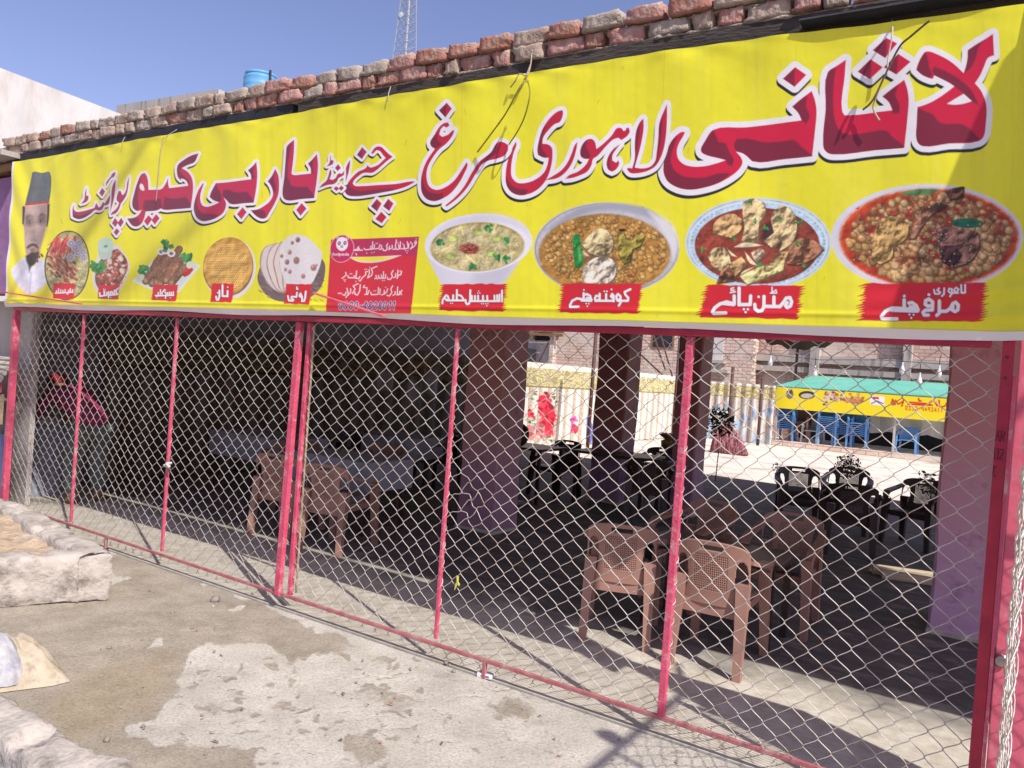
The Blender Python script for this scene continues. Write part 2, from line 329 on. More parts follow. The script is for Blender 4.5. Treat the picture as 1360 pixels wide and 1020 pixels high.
word('red outlined word fourth from the right above the soup bowl', 3.5, (-1.0, 2.7), (0.5, 0.02, 0.05),
  [[Ew([(588,270),(625,215),(660,198),(700,205),(730,235),(770,275),(810,305),(760,343),(700,397),(640,450),(590,477),(540,474),(490,480),(440,514),(400,550),(382,585),(400,610),(480,615),(650,605),(850,590),(950,572),(1020,565),(1047,572),(950,620),(850,652),(700,684),(550,709),(420,723),(340,716),(308,690),(301,660),(320,610),(350,555),(400,498),(450,458),(505,438),(535,415),(545,392),(560,412),(580,420),(620,410),(665,388),(705,350),(738,318),(710,287),(680,247),(645,237),(605,277)])]] +
  [[Ew(d)] for d in ([(490,205),(540,255),(485,330),(430,285)], [(640,752),(690,800),(640,885),(575,830)], [(760,750),(815,800),(770,880),(705,830)], [(685,888),(742,945),(690,1010),(620,965)])],
  [Ew([(299,660),(318,610),(345,565),(355,620),(420,660),(550,660),(780,640),(850,655),(700,688),(550,713),(420,727),(338,720),(306,690)]), Ew([(640,752),(640,820),(640,885),(575,830)]), Ew([(760,750),(765,820),(770,880),(705,830)]), Ew([(490,205),(485,270),(485,330),(430,285)])], PDRED)
word('smallest red outlined word near the middle of the sign', 3.0, (-0.8, 2.3), (0.4, 0.03, 0.08),
  [[Ew([(356,335),(352,400),(337,480),(305,582),(313,500),(313,420),(335,368)])], [Ew([(230,383),(260,425),(225,457),(196,425)])],
   [Ew([(153,440),(160,480),(140,540),(168,552),(203,532),(223,495),(250,480),(268,487),(295,452),(292,497),(262,517),(237,532),(217,572),(180,597),(130,602),(92,612),(22,638),(58,595),(103,560),(128,500),(143,450)])],
   [Ew([(210,618),(242,640),(215,670),(183,645)])], [Ew([(262,610),(292,635),(265,667),(236,645)])],
   [Ew([(156,283),(152,340),(182,343),(178,375),(150,397),(106,407),(138,370),(146,310)])]], [], PDRED)
word('red outlined word with a tall upright left of the middle', 3.5, (-0.9, 2.8), PRED,
  [[Fw([(718,40),(715,180),(690,402),(705,415),(800,410),(895,400),(890,340),(863,295),(910,250),(958,193),(971,290),(966,400),(930,663),(800,673),(640,686),(605,662),(592,610),(610,450),(630,200),(640,113)])],
   [Fw([(800,716),(852,775),(790,852),(743,790)])],
   [Fw([(512,350),(545,420),(554,500),(545,622),(500,732),(450,822),(420,872),(380,883),(330,862),(262,795),(330,785),(400,745),(460,690),(490,620),(480,560),(450,502),(433,485),(480,420)])],
   [Gw([(1400,195),(1410,320),(1400,480),(1375,633),(1280,639),(1130,646),(1095,610),(1063,580),(1086,640),(1081,692),(1050,752),(980,802),(900,829),(850,833),(790,802),(758,742),(749,690),(765,600),(800,500),(845,430),(856,435),(840,480),(820,560),(825,630),(850,670),(900,680),(960,661),(1017,632),(950,605),(918,575),(930,530),(980,428),(1100,418),(1350,385),(1345,330),(1318,290),(1370,240)])],
   [Fw([(180,763),(222,815),(165,890),(120,835)])]],
  [Fw([(637,115),(690,75),(660,250),(650,430),(690,530),(760,545),(855,540),(930,640),(930,666),(800,676),(640,690),(602,664),(588,610),(606,450),(626,200)]),
   Fw([(861,295),(910,250),(935,225),(915,300),(920,390),(895,402),(890,340)]), Fw([(430,485),(480,418),(505,370),(500,470),(520,540),(505,610),(490,620),(480,560),(450,502)]),
   Fw([(260,795),(330,785),(400,800),(420,840),(400,879),(380,887),(328,864)]), Gw([(1060,500),(1110,495),(1180,522),(1310,520),(1370,610),(1375,637),(1280,643),(1130,650),(1085,600),(1050,560)]),
   Gw([(916,575),(926,530),(978,428),(1000,480),(1030,530),(1040,600),(1017,634),(950,607)]), Gw([(745,690),(761,600),(790,560),(785,640),(800,700),(850,750),(930,755),(1010,760),(980,806),(900,833),(850,837),(786,804),(754,742)]),
   Gw([(1316,290),(1370,238),(1390,230),(1370,300),(1385,370),(1350,387)])], PDRED)
word('red outlined word with a slanted top stroke left of centre', 3.2, (-0.9, 2.5), PRED,
  [[Gw([(800,113),(755,207),(680,237),(618,268),(690,315),(728,375),(741,450),(735,560),(715,692),(560,702),(415,707),(395,695),(350,717),(235,727),(215,802),(180,862),(130,887),(88,876),(33,803),(100,795),(160,760),(190,713),(140,722),(98,690),(88,640),(110,540),(145,430),(200,330),(235,323),(258,370),(268,500),(330,497),(400,490),(440,440),(471,370),(470,430),(480,479),(560,470),(690,455),(672,410),(640,385),(612,378),(605,397),(576,365),(573,240),(640,183),(720,138)]), Gw([(185,432),(205,440),(228,500),(205,510),(175,485),(172,450)])],
   [Gw([(265,768),(302,810),(250,880),(213,830)])], [Gw([(345,756),(380,800),(330,867),(296,820)])]],
  [Gw([(430,575),(520,590),(670,575),(718,670),(715,696),(560,706),(415,711)]), Gw([(225,610),(300,605),(390,590),(410,690),(350,721),(235,731),(205,690)]), Gw([(84,640),(106,540),(141,430),(198,328),(170,450),(150,560),(155,700),(140,726),(96,692)]),
   Gw([(571,240),(640,181),(720,136),(800,111),(757,207),(680,237),(620,262),(595,300),(640,350),(700,400),(690,457),(660,400),(612,375),(576,365)]), Gw([(30,803),(100,795),(150,800),(170,860),(130,891),(86,878)])], PDRED)
word('small dark red outlined word beside the portrait', 2.9, (-0.8, 2.1), (0.36, 0.035, 0.09),
  [[Hw([(872,250),(858,370),(833,490),(793,562),(762,602),(733,680),(693,732),(615,757),(638,720),(690,680),(728,620),(733,592),(703,560),(703,518),(730,438),(757,438),(775,490),(798,480),(828,420),(843,330)])],
   [Hw([(692,288),(684,400),(664,540),(608,724),(626,560),(638,400),(663,328)])], [Hw([(692,187),(674,242),(624,272),(584,322),(547,373),(556,318),(620,248),(650,203)])], [Hw([(490,393),(537,440),(490,507),(448,460)])],
   [Hw([(125,618),(122,680),(150,708),(230,704),(330,678),(388,658),(410,588),(440,650),(468,640),(500,578),(530,600),(558,560),(612,488),(594,592),(562,622),(522,622),(482,682),(440,692),(402,684),(332,742),(250,792),(170,807),(108,782),(103,720),(108,660)])],
   [Hw([(292,393),(284,495),(312,498),(313,540),(282,582),(212,607),(258,550),(270,460)])],
   [Hw([(680,793),(722,850),(685,917),(636,865)])], [Hw([(765,793),(797,850),(755,917),(713,865)])], [Hw([(700,933),(742,970),(700,1032),(660,985)])]],
  [Hw([(100,740),(180,760),(260,745),(340,715),(400,690),(332,746),(250,796),(170,811),(106,786)])], (0.16, 0.025, 0.06))
# ------------------------------------------------------------------ the printed banner
M['print'] = vc_mat('banner_print', rough=0.42, spec=0.35, bump=0.06)
def ztop(X): return np.interp(X, [-8.284, -3.733, -1.529, -0.129, 0.1], [3.417, 3.397, 3.371, 3.303, 3.29])
def zbot(X): return np.interp(X, [-8.26, -4.09, -2.7, -1.42, -0.09, 0.1], [2.045, 2.047, 2.035, 2.032, 2.03, 2.03])
def banner_sheet():
    xs = [-8.31]
    while xs[-1] < 0.04:
        d = 3.03-0.55*xs[-1]; xs.append(xs[-1]+0.0023*(d/3.1)**1.4)
    xs = np.array(xs); nr = 430; t = np.linspace(0, 1, nr)
    zt, zb = ztop(xs), zbot(xs); Z = zt[None]*(1-t[:, None]) + zb[None]*t[:, None]
    hem = np.linspace(0, 1, 14)[1:]; Z = np.concatenate([Z, zb[None]-0.034*hem[:, None]*np.ones((1, len(xs)))])
    P = np.stack([np.broadcast_to(xs, Z.shape), np.full(Z.shape, -0.05), Z], -1)
    s = Sheet(P); G = P.copy(); X = P[..., 0]
    # slack cloth: long shallow waves, creases by the tied corners, hem turned under
    y = 0.007*np.sin(X*2.1+Z*1.3)+0.004*np.sin(X*5.3-Z*2.2)+0.0022*np.sin(X*13+4*Z+2*np.sin(X*1.7))
    cr = np.clip((X+0.75)/0.7, 0, 1)*np.clip((2.42-Z)/0.35, 0, 1); y += cr*0.006*np.sin((Z-0.12*X)*62)
    for tx in (-7.0, -6.35, -4.05, -2.72, -0.98, -5.3, -3.3, -1.8):   # pulls below the ties
        q = np.exp(-((X-tx)/.28)**2)*np.exp(-(zt[None]-Z)/.16); y -= .013*q; y += .004*np.exp(-((X-tx)/.5)**2)*np.exp(-(zt[None]-Z)/.5)*np.sin((X-tx)/(.05+(zt[None]-Z)*.35)*1.2)
    cl = np.clip((-7.2-X)/1.0, 0, 1); y += cl*0.006*np.sin((Z*0.8+X)*17)
    y += -0.004*np.exp(-((Z-2.085)/0.012)**2)
    G[..., 1] += y
    hr = np.clip((zb[None]-Z)/0.034, 0, 1); G[..., 1] += hr*0.016; G[..., 2] += hr*0.008*np.sin(X*3.0)
    fold = np.clip((X+0.10), 0, None); G[..., 1] -= fold*0.55
    # rounded left corners
    return s, G, nr
S, BG, NR = banner_sheet()
YEL = (0.80, 0.755, 0.033)
S.C[:] = YEL
S.C *= (1+0.05*S.noise((slice(None), slice(None)), 90.0, 3)+0.015*S.noise((slice(None), slice(None)), 7.0, 4))[..., None]
_al = (slice(None), slice(None)); _u, _v = S.U, S.V; S.U, S.V = _u, _v*.05; st_ = S.noise(_al, 5.0, 21); S.U, S.V = _u*.4, _v*.02; st2 = S.noise(_al, 6.0, 22); S.U, S.V = _u, _v
S.C *= (1-.055*np.clip(st_, 0, 1)-.05*np.clip(st2, 0, 1)*np.clip(1.2-np.arange(S.h)/S.h*1.6, 0, 1)[:, None])[..., None]; S.C[..., 2] += .02*np.clip(st2, 0, 1)
WHITE = (0.80, 0.78, 0.80); BLACK = (0.022, 0.02, 0.026)
S.C[NR:] = (0.78, 0.74, 0.71); S.C[NR-2:NR] = (0.66, 0.57, 0.1)
Ul = S.P[..., 0]; S.C[Ul < -8.275] = (0.75, 0.72, 0.72)
# faint folds, scuffs and dirt on the yellow
for q in range(46):
    a, b = rnd.uniform(30, 1330), rnd.uniform(30, 420); S.stroke([(a, b), (a+rnd.uniform(-3, 3), b+rnd.uniform(2, 10))], 0.25, (0.42, 0.35, 0.04))
for a in (452, 620, 884, 1058): S.stroke([(a, 60), (a-4, 130), (a-6, 210)], 0.3, (0.66, 0.57, 0.03))
rid = 0; PARTS = {}
def new_part(name, label=None):
    global rid
    rid += 1; PARTS[rid] = (name, label); return rid
# ---- portrait
def portrait():
    k = new_part('portrait', 'portrait of a bearded man in a grey cap'); Pw = win(10, 215, 5.453); H = lambda p: Pw(p)
    S.poly(H([(130,690),(40,760),(30,790),(60,870),(110,930),(165,960),(210,945),(285,880),(300,830),(290,720),(240,690),(190,760)]), (0.70, 0.70, 0.78), k, 1)
    S.poly(H([(185,800),(178,900),(172,955),(160,955),(168,880),(170,800)]), (0.52, 0.53, 0.62), k, 1)
    S.poly(H([(130,690),(100,720),(150,790),(170,800),(150,730)]), (0.60, 0.60, 0.68), k)
    S.poly(H([(118,320),(112,400),(106,440),(118,480),(122,560),(132,640),(150,700),(180,730),(215,700),(240,640),(262,560),(280,470),(296,440),(300,380),(300,300)]), (0.46, 0.33, 0.29), k, 1)
    S.poly(H([(230,330),(300,300),(300,400),(292,450),(262,560),(240,640),(215,700),(205,560),(250,470)]), (0.28, 0.19, 0.17), k, 1, soft=5, alpha=0.7)
    S.poly(H([(112,318),(106,400),(104,450),(114,452),(122,400),(132,330)]), (0.045, 0.035, 0.04), k, 1)
    S.poly(H([(288,305),(304,305),(300,420),(290,470),(282,470),(288,400)]), (0.045, 0.035, 0.04), k, 1)
    S.poly(H([(135,682),(152,670),(176,650),(200,655),(226,650),(240,660),(228,700),(200,740),(178,760),(165,800),(155,750),(142,720)]), (0.03, 0.022, 0.022), k, 1, soft=2)
    S.poly(H([(138,618),(150,600),(180,590),(215,600),(232,620),(224,632),(205,615),(180,608),(160,618),(148,632)]), (0.05, 0.035, 0.035), k, 1, soft=1)
    S.poly(H([(160,632),(180,626),(205,632),(196,648),(178,652),(165,646)]), (0.40, 0.12, 0.13), k, 1)
    S.poly(H([(128,395),(160,380),(196,400),(200,440),(165,468),(130,450)]), (0.13, 0.085, 0.08), k, 1, soft=5, alpha=.8); S.poly(H([(212,395),(245,372),(276,388),(276,435),(240,460),(212,440)]), (0.12, 0.08, 0.075), k, 1, soft=5, alpha=.8)
    for ex, ey in ((160, 432), (238, 428)):
        S.ell(*H([(ex, ey)])[0], 3.6, 2.3, (0.10, 0.07, 0.07), k, soft=1.5); S.ell(*H([(ex, ey+1)])[0], 2.6, 1.2, (0.34, 0.29, 0.29), k, soft=.6); S.ell(*H([(ex, ey)])[0], 1.5, 1.6, (0.02, 0.015, 0.02), k, soft=.6)
    for g in ([(134,408),(150,388),(172,386),(190,402),(172,394),(150,397)], [(214,402),(232,382),(256,374),(276,384),(256,384),(234,391)]): S.poly(H(g), (0.06, 0.04, 0.04), k, 1, soft=1.5)
    S.poly(H([(200,440),(196,520),(206,565),(190,574),(175,566),(190,540),(188,480)]), (0.30, 0.2, 0.175), k, 1, soft=4, alpha=.8); S.ell(*H([(174,566)])[0], 1.0, .7, (0.12, 0.07, 0.07), k, soft=.8); S.ell(*H([(203,568)])[0], 1.0, .7, (0.12, 0.07, 0.07), k, soft=.8)
    S.poly(H([(150,330),(200,325),(210,400),(190,480),(160,380)]), (0.6, 0.46, 0.41), k, 1, soft=10, alpha=.5); S.poly(H([(130,480),(165,490),(160,580),(140,600)]), (0.6, 0.46, 0.42), k, 1, soft=8, alpha=.5)
    cap = H([(178,75),(150,180),(130,310),(200,300),(300,290),(308,190),(302,80),(290,66),(240,78),(200,70)])
    r_ = S.poly(cap, (0.115, 0.135, 0.15), k, 1)
    for q in range(160):
        x_, y_ = rnd.uniform(135, 305), rnd.uniform(75, 295); S.poly(H([(x_, y_), (x_+9, y_+4), (x_+2, y_+22)]), (0.075, 0.09, 0.105), None, clip=r_, alpha=0.55)
    S.poly(H([(200,70),(250,80),(230,200),(215,300),(160,305),(180,180)]), (0.17, 0.19, 0.21), None, 1, clip=r_, soft=8, alpha=0.5)
    S.poly(H([(130,302),(210,292),(300,284),(300,300),(200,308),(128,318)]), (0.5, 0.03, 0.06), k)
portrait()
def chick(cx, cy, rx, ry, n, r0, r1, cols, k, clip=None):
    for q in range(n):
        a = rnd.uniform(0, 6.283); t = math.sqrt(rnd.random()); x, y = cx+rx*t*math.cos(a), cy+ry*t*math.sin(a); r = rnd.uniform(r0, r1); c = rnd.choice(cols)
        if clip and ((x-clip[0])/(clip[2]-r))**2+((y-clip[1])/(clip[3]-r))**2 > 1: continue
        S.ell(x+r*.2, y+r*.3, r*1.08, r*1.0, tuple(v*0.38 for v in c), k); S.ell(x, y, r, r*.92, c, k, hl=0.5, rim=0.45)
def lumps(pts, base, k, n=60, dark=0.45, lightf=1.5):
    S.poly(pts, tuple(v*0.22 for v in base), k, 1, off=(.9, 1.5), grow=.9, soft=1.2)
    r_ = S.poly(pts, base, k, 1); xs = [p[0] for p in pts]; ys = [p[1] for p in pts]
    if r_ is None: return
    dark = min(dark*1.3, .75); lightf = 1+(lightf-1)*.6; n = n//2
    for q in range(n):
        x, y = rnd.uniform(min(xs), max(xs)), rnd.uniform(min(ys), max(ys)); f = rnd.choice([dark, 0.7, 1.2, lightf]); a = rnd.uniform(0, 6.28); l = rnd.uniform(1.5, 5)
        S.poly([(x, y), (x+l*math.cos(a), y+l*math.sin(a)), (x+l*math.cos(a+.9)*.8, y+l*math.sin(a+.9)*.8)], tuple(min(v*f, .85) for v in base), None, clip=r_, alpha=0.45, soft=.8)
    emboss(r_[0], r_[1], 1.0, int(sum(xs)))
def emboss(sl, cov, amt, seed=0):
    U0, V0 = S.U, S.V; e = 0
    for sc, am in ((13.0, 1.0), (6.0, .9), (2.8, .6)):
        d = sc*.22; a = S.noise(sl, sc, seed); S.U, S.V = U0+d, V0+d*1.2; b = S.noise(sl, sc, seed); S.U, S.V = U0, V0; e = e+am*(a-b)*1.5
    c = S.C[sl]; S.C[sl] = np.clip(c*(1+np.clip(amt*e, -.72, .75)*cov)[..., None], 0, .88)
def leafs(x, y, k, s=1.0, n=7):
    for q in range(n):
        a = rnd.uniform(0, 6.28); d = rnd.uniform(0, 5)*s; S.ell(x+d*math.cos(a), y+d*math.sin(a)*.8, rnd.uniform(1.5, 3)*s, rnd.uniform(.9, 1.6)*s, rnd.choice([(0.02, 0.17, 0.04), (0.05, 0.28, 0.07), (0.1, 0.36, 0.1)]), k, ang=rnd.uniform(0, 3))
# ---- chickpea platter (right)
MP = (1235, 316.5, 114, 63)
def dish_murgh():
    k = new_part('dish_picture', 'oval white plate of chickpeas with chicken'); w_ = win(1100, 240, 5.23)
    S.ell(1231, 316, 127.5, 71.5, (0.72, 0.71, 0.77), k, rim=0.08); S.ell(1231, 318, 119, 65, (0.76, 0.75, 0.8), k)
    S.ell(1233.5, 316, 119.5, 66, (0.62, 0.16, 0.03), k, soft=3); S.ell(1234, 317, 117, 64, (0.50, 0.045, 0.018), k, soft=3); S.ell(1236, 316, 108, 58, (0.27, 0.06, 0.025), k, soft=6)
    chick(1234, 316, 108, 58, 620, 3.0, 5.6, [(0.47,0.27,0.10),(0.52,0.30,0.13),(0.38,0.2,0.08),(0.56,0.37,0.18),(0.3,0.14,0.06)], k, MP)
    for q in range(60): a, b = rnd.uniform(1140, 1330), rnd.uniform(262, 375); S.ell(a, b, rnd.uniform(2, 6), rnd.uniform(1.5, 4), (0.33, 0.03, 0.02), k, soft=2) if ((a-1234)/110)**2+((b-316)/58)**2 < 1 else None
    chick(1200, 362, 55, 12, 40, 4.6, 6.6, [(0.56,0.32,0.12),(0.6,0.38,0.17)], k, MP); chick(1290, 330, 34, 36, 60, 4, 6, [(0.52,0.3,0.12),(0.56,0.36,0.17)], k, MP); chick(1130, 330, 22, 34, 30, 4, 5.5, [(0.5,0.29,0.1)], k, MP)
    lumps(w_([(330,330),(380,280),(470,250),(560,300),(540,400),(450,450),(440,530),(360,580),(300,540),(310,430)]), (0.45, 0.28, 0.10), k, 200)
    lumps(w_([(560,400),(640,220),(760,150),(820,170),(700,250),(600,400)]), (0.27, 0.13, 0.08), k, 90)
    lumps(w_([(760,330),(850,320),(930,330),(1040,360),(1050,450),(980,560),(880,600),(790,540),(765,450)]), (0.26, 0.13, 0.09), k, 200)
    lumps(w_([(770,450),(880,450),(920,520),(860,590),(790,560)]), (0.085, 0.035, 0.035), k, 50)
    lumps(w_([(815,70),(880,50),(940,40),(935,110),(850,130)]), (0.2, 0.09, 0.05), k, 40)
    S.ell(*w_([(965,295)])[0], 21, 6.5, (0.015, 0.13, 0.07), k, ang=0.02, hl=0.5); S.ell(*w_([(640,80)])[0], 26, 4, (0.08, 0.2, 0.07), k, ang=-0.06, hl=0.4)
    for q in range(90): a, b = rnd.gauss(1234, 55), rnd.gauss(320, 28); S.ell(a, b, .9, .6, (0.75, 0.6, 0.45), k)
    S.stroke(w_([(195,190),(205,195),(210,180)]), 0.7, (0.05, 0.06, 0.2), k)
dish_murgh()
def dish_paye():
    k = new_part('dish_picture', 'round blue rimmed plate of meat on the bone in red gravy'); w_ = win(900, 245, 5.667)
    S.ell(1006.8, 323, 97, 61, (0.62, 0.68, 0.72), k); S.ell(1006.8, 323, 95, 59.5, (0.42, 0.60, 0.72), k); S.ell(1006.8, 323.2, 92.5, 57.5, (0.70, 0.73, 0.76), k)
    S.ell(1006.3, 324, 90.5, 55.5, (0.50, 0.67, 0.77), k, tex=0.15)
    for q in range(70): a = q/70*6.283; S.ell(1006.5+88*math.cos(a), 323.6+54*math.sin(a), 1.2, .9, (0.25, 0.42, 0.62), k)
    S.ell(1005.5, 326, 83, 51, (0.24, 0.05, 0.03), k, tex=0.25); S.ell(1003, 325, 76, 45, (0.30, 0.06, 0.035), k, soft=8, tex=0.2)
    S.poly(w_([(640,300),(900,250),(900,420),(700,470),(620,420)]), (0.06, 0.03, 0.03), k, 1, soft=6)
    bone, tan, br = (0.60, 0.44, 0.22), (0.52, 0.32, 0.14), (0.33, 0.15, 0.08)
    lumps(w_([(270,300),(330,240),(420,220),(480,260),(470,340),(400,400),(320,380),(265,360)]), tan, k, 110)
    lumps(w_([(490,130),(560,100),(640,130),(655,200),(610,290),(600,420),(540,440),(480,420),(500,320),(485,220)]), bone, k, 150)
    lumps(w_([(700,230),(760,155),(830,170),(890,270),(880,380),(850,440),(760,500),(790,400),(700,470),(645,420),(720,360)]), bone, k, 170)
    lumps(w_([(830,480),(920,400),(1010,410),(1095,480),(1040,540),(900,600),(820,590)]), br, k, 130)
    lumps(w_([(225,540),(270,480),(340,470),(380,520),(400,600),(340,660),(260,610)]), bone, k, 110); lumps(w_([(380,600),(480,540),(520,600),(430,690)]), tan, k, 50)
    lumps(w_([(290,740),(330,640),(410,680),(420,720)]), br, k, 40); lumps(w_([(700,560),(760,510),(830,500),(800,570),(740,600)]), tan, k, 50)
    lumps(w_([(465,690),(560,640),(740,580),(800,570),(790,640),(700,680),(520,750)]), (0.62, 0.52, 0.22), k, 60); lumps(w_([(550,510),(620,475),(650,500),(600,590),(570,560)]), (0.6, 0.45, 0.3), k, 40)
    for g in ([(420,470),(500,435),(640,455),(520,470)], [(370,480),(445,545),(400,530)], [(500,500),(560,570),(600,610),(540,590)], [(480,660),(580,615),(470,680)]): S.poly(w_(g), (0.75, 0.68, 0.42), k, 1)
    for a, b in ((580,275),(425,400),(900,440),(190,488),(945,610),(610,600),(540,135),(760,260),(650,320),(925,285)): leafs(*w_([(a, b)])[0], k, 0.9, 6)
dish_paye()
def dish_kofta():
    k = new_part('dish_picture', 'steel bowl of chickpeas with two meatballs'); w_ = win(700, 255, 6.18)
    S.ell(805.5, 331, 96.5, 62, (0.55, 0.54, 0.55), k); S.ell(805.5, 331, 95, 60.6, (0.30, 0.30, 0.33), k); S.ell(805.8, 330.5, 93.5, 59, (0.50, 0.50, 0.54), k, tex=0.1)
    S.poly(w_([(180,300),(400,150),(700,95),(1000,140),(1180,280),(1100,250),(900,180),(640,150),(400,210),(200,340)]), (0.36, 0.37, 0.42), k, 1, soft=4)
    S.poly(w_([(1000,160),(1180,260),(1240,420),(1200,560),(1160,420),(1080,280)]), (0.7, 0.69, 0.7), k, 1, soft=6)
    S.ell(803, 337, 87.5, 53, (0.38, 0.22, 0.06), k, soft=1.5); S.ell(802, 339, 84, 50, (0.44, 0.22, 0.045), k, soft=6, tex=0.15)
    chick(803, 333, 82, 46, 420, 2.2, 3.7, [(0.55,0.32,0.09),(0.5,0.27,0.07),(0.6,0.37,0.12),(0.44,0.22,0.06)], k)
    S.poly(w_([(430,540),(700,520),(760,560),(470,600)]), (0.25, 0.13, 0.05), k, 1, soft=4)
    lumps(w_([(450,430),(520,350),(580,305),(650,310),(700,370),(715,430),(690,500),(600,525),(520,500)]), (0.55, 0.43, 0.22), k, 140, 0.6, 1.3)
    lumps(w_([(460,680),(480,610),(560,545),(650,535),(720,570),(740,640),(710,720),(640,760),(480,755)]), (0.66, 0.57, 0.44), k, 110, 0.6, 1.25)
    S.poly(w_([(385,360),(400,345),(435,350),(445,420),(465,600),(440,625),(395,625),(385,500)]), (0.02, 0.24, 0.05), k, 1); S.poly(w_([(420,450),(440,440),(455,560),(430,580)]), (0.12, 0.45, 0.1), k, 1, soft=2)
    lumps(w_([(750,345),(800,340),(815,390),(870,410),(900,350),(965,360),(930,440),(870,470),(850,570),(800,590),(760,500)]), (0.33, 0.27, 0.05), k, 110)
    S.ell(*w_([(785,315)])[0], 5, 2, (0.05, 0.02, 0.02), k); S.stroke(w_([(465,490),(505,525)]), 0.7, (0.75, 0.7, 0.6), k)
    S.ell(*w_([(850,690)])[0], 4, 2.5, (0.25, 0.06, 0.03), k)
    for q in range(50): a, b = rnd.gauss(800, 42), rnd.gauss(345, 20); S.ell(a, b, .7, .5, (0.75, 0.62, 0.35), k)
dish_kofta()
def dish_haleem():
    k = new_part('dish_picture', 'deep white bowl of pale green stew'); w_ = win(555, 275, 8)
    S.poly(w_([(75,420),(110,540),(180,680),(260,830),(870,830),(1000,680),(1120,520),(1215,340)]), (0.66, 0.65, 0.72), k, 1)
    S.poly(w_([(600,700),(870,640),(1080,540),(1000,680),(870,830),(560,830)]), (0.58, 0.57, 0.65), k, 1, soft=10)
    S.ell(635.7, 323.5, 71.5, 39, (0.78, 0.77, 0.82), k, ang=-0.07); S.poly(w_([(180,300),(300,170),(600,90),(900,90),(1140,200),(1200,330),(1130,260),(900,170),(600,180),(300,260)]), (0.66, 0.65, 0.72), k, 1, soft=5)
    S.ell(634.5, 328, 62.5, 32.5, (0.42, 0.33, 0.06), k, ang=-0.05, soft=1); S.ell(634.5, 329, 60, 30.5, (0.56, 0.49, 0.24), k, ang=-0.05, soft=2)
    sl = S.box(570, 290, 700, 366)
    for q in range(700):
        a = rnd.uniform(0, 6.283); t = math.sqrt(rnd.random()); x, y = 634+58*t*math.cos(a), 329+29*t*math.sin(a); S.ell(x, y, rnd.uniform(.8, 2.6), rnd.uniform(.6, 1.4), rnd.choice([(0.62,0.56,0.32),(0.48,0.4,0.15),(0.66,0.6,0.42),(0.4,0.33,0.1),(0.55,0.42,0.2)]), k, ang=rnd.uniform(0, 3), soft=.6)
    for g in ([(200,495),(390,405)], [(465,215),(490,300)], [(840,190),(810,280)], [(850,400),(1035,485)], [(520,515),(650,625)]): S.stroke(w_(g), 0.95, (0.75, 0.68, 0.25), k)
    for a, b in ((380,340),(355,530),(640,270),(790,500),(850,340)): S.ell(*w_([(a, b)])[0], 7, 4.6, (0.45, 0.52, 0.1), k, ang=-0.2, hl=0.5, rim=0.3); S.ell(*w_([(a-5, b+8)])[0], 5, 2.2, (0.62, 0.66, 0.25), k)
    S.ell(*w_([(555,445)])[0], 13, 7, (0.22, 0.04, 0.03), k, soft=2)
    for q in range(45): a = rnd.uniform(0, 6.28); x, y = w_([(555, 445)])[0]; x += rnd.gauss(0, 5); y += rnd.gauss(0, 3.0); S.stroke([(x, y), (x+5*math.cos(a), y+3*math.sin(a))], .5, rnd.choice([(0.16,0.02,0.02),(0.36,0.07,0.05),(0.5,0.16,0.1)]), k)
    for a, b in ((250,370),(760,215),(580,640),(840,530),(940,545),(960,365)): leafs(*w_([(a, b)])[0], k, 1.3, 9)
dish_haleem()
def dish_roti():
    k = new_part('dish_picture', 'basket of round white flatbreads'); w_ = win(330, 300, 10)
    S.poly(w_([(150,560),(120,680),(150,800),(250,920),(340,980),(480,1010),(800,960),(950,820),(1005,640),(1005,500),(960,420)]), (0.17, 0.12, 0.12), k, 1, )
    for q in range(80): a, b = rnd.uniform(130, 1000), rnd.uniform(560, 1000); S.stroke(w_([(a, b), (a+40, b+22)]), .45, rnd.choice([(0.3,0.22,0.2),(0.09,0.06,0.07)]), None) if b > 1180-0.9*abs(a-560)-300 and abs(a-560) < 430 else None
    for j in range(4):
        o = j*85; S.poly(w_([(200+o,300+o*.05),(280+o*.9,250-o*.3),(420+o*.6,240),(560,300),(560,800),(500,900),(340+o*.5,850),(190+o,650),(155+o,480)]), (0.36, 0.25, 0.19), k, 1, off=(-.5, 0)); S.poly(w_([(200+o,300+o*.05),(280+o*.9,250-o*.3),(420+o*.6,240),(560,300),(560,800),(500,900),(340+o*.5,850),(190+o,650),(155+o,480)]), (0.67, 0.58, 0.52) if j else (0.6, 0.54, 0.53), k, 1, off=(.6, 0), grow=-.6)
    r_ = S.poly(w_([(410,420),(430,260),(500,160),(600,115),(720,125),(830,190),(900,270),(965,340),(950,500),(900,640),(840,760),(800,790),(520,790),(470,700),(420,560)]), (0.70, 0.67, 0.66), k, 1)
    for a, b, q in ((655,185,3.2),(580,225,2.2),(545,350,2.8),(435,400,2.2),(510,480,3.2),(640,460,4.2),(490,580,2),(550,610,2.4),(860,555,3.8),(730,670,2.8),(900,520,1.4)):
        S.ell(*w_([(a, b)])[0], q, q*1.15, (0.30, 0.15, 0.12), k, hl=0.8, soft=1); 
    for q in range(60): a, b = rnd.uniform(430, 950), rnd.uniform(130, 780); S.ell(*w_([(a, b)])[0], .5, .4, (0.45, 0.38, 0.34), None)
dish_roti()
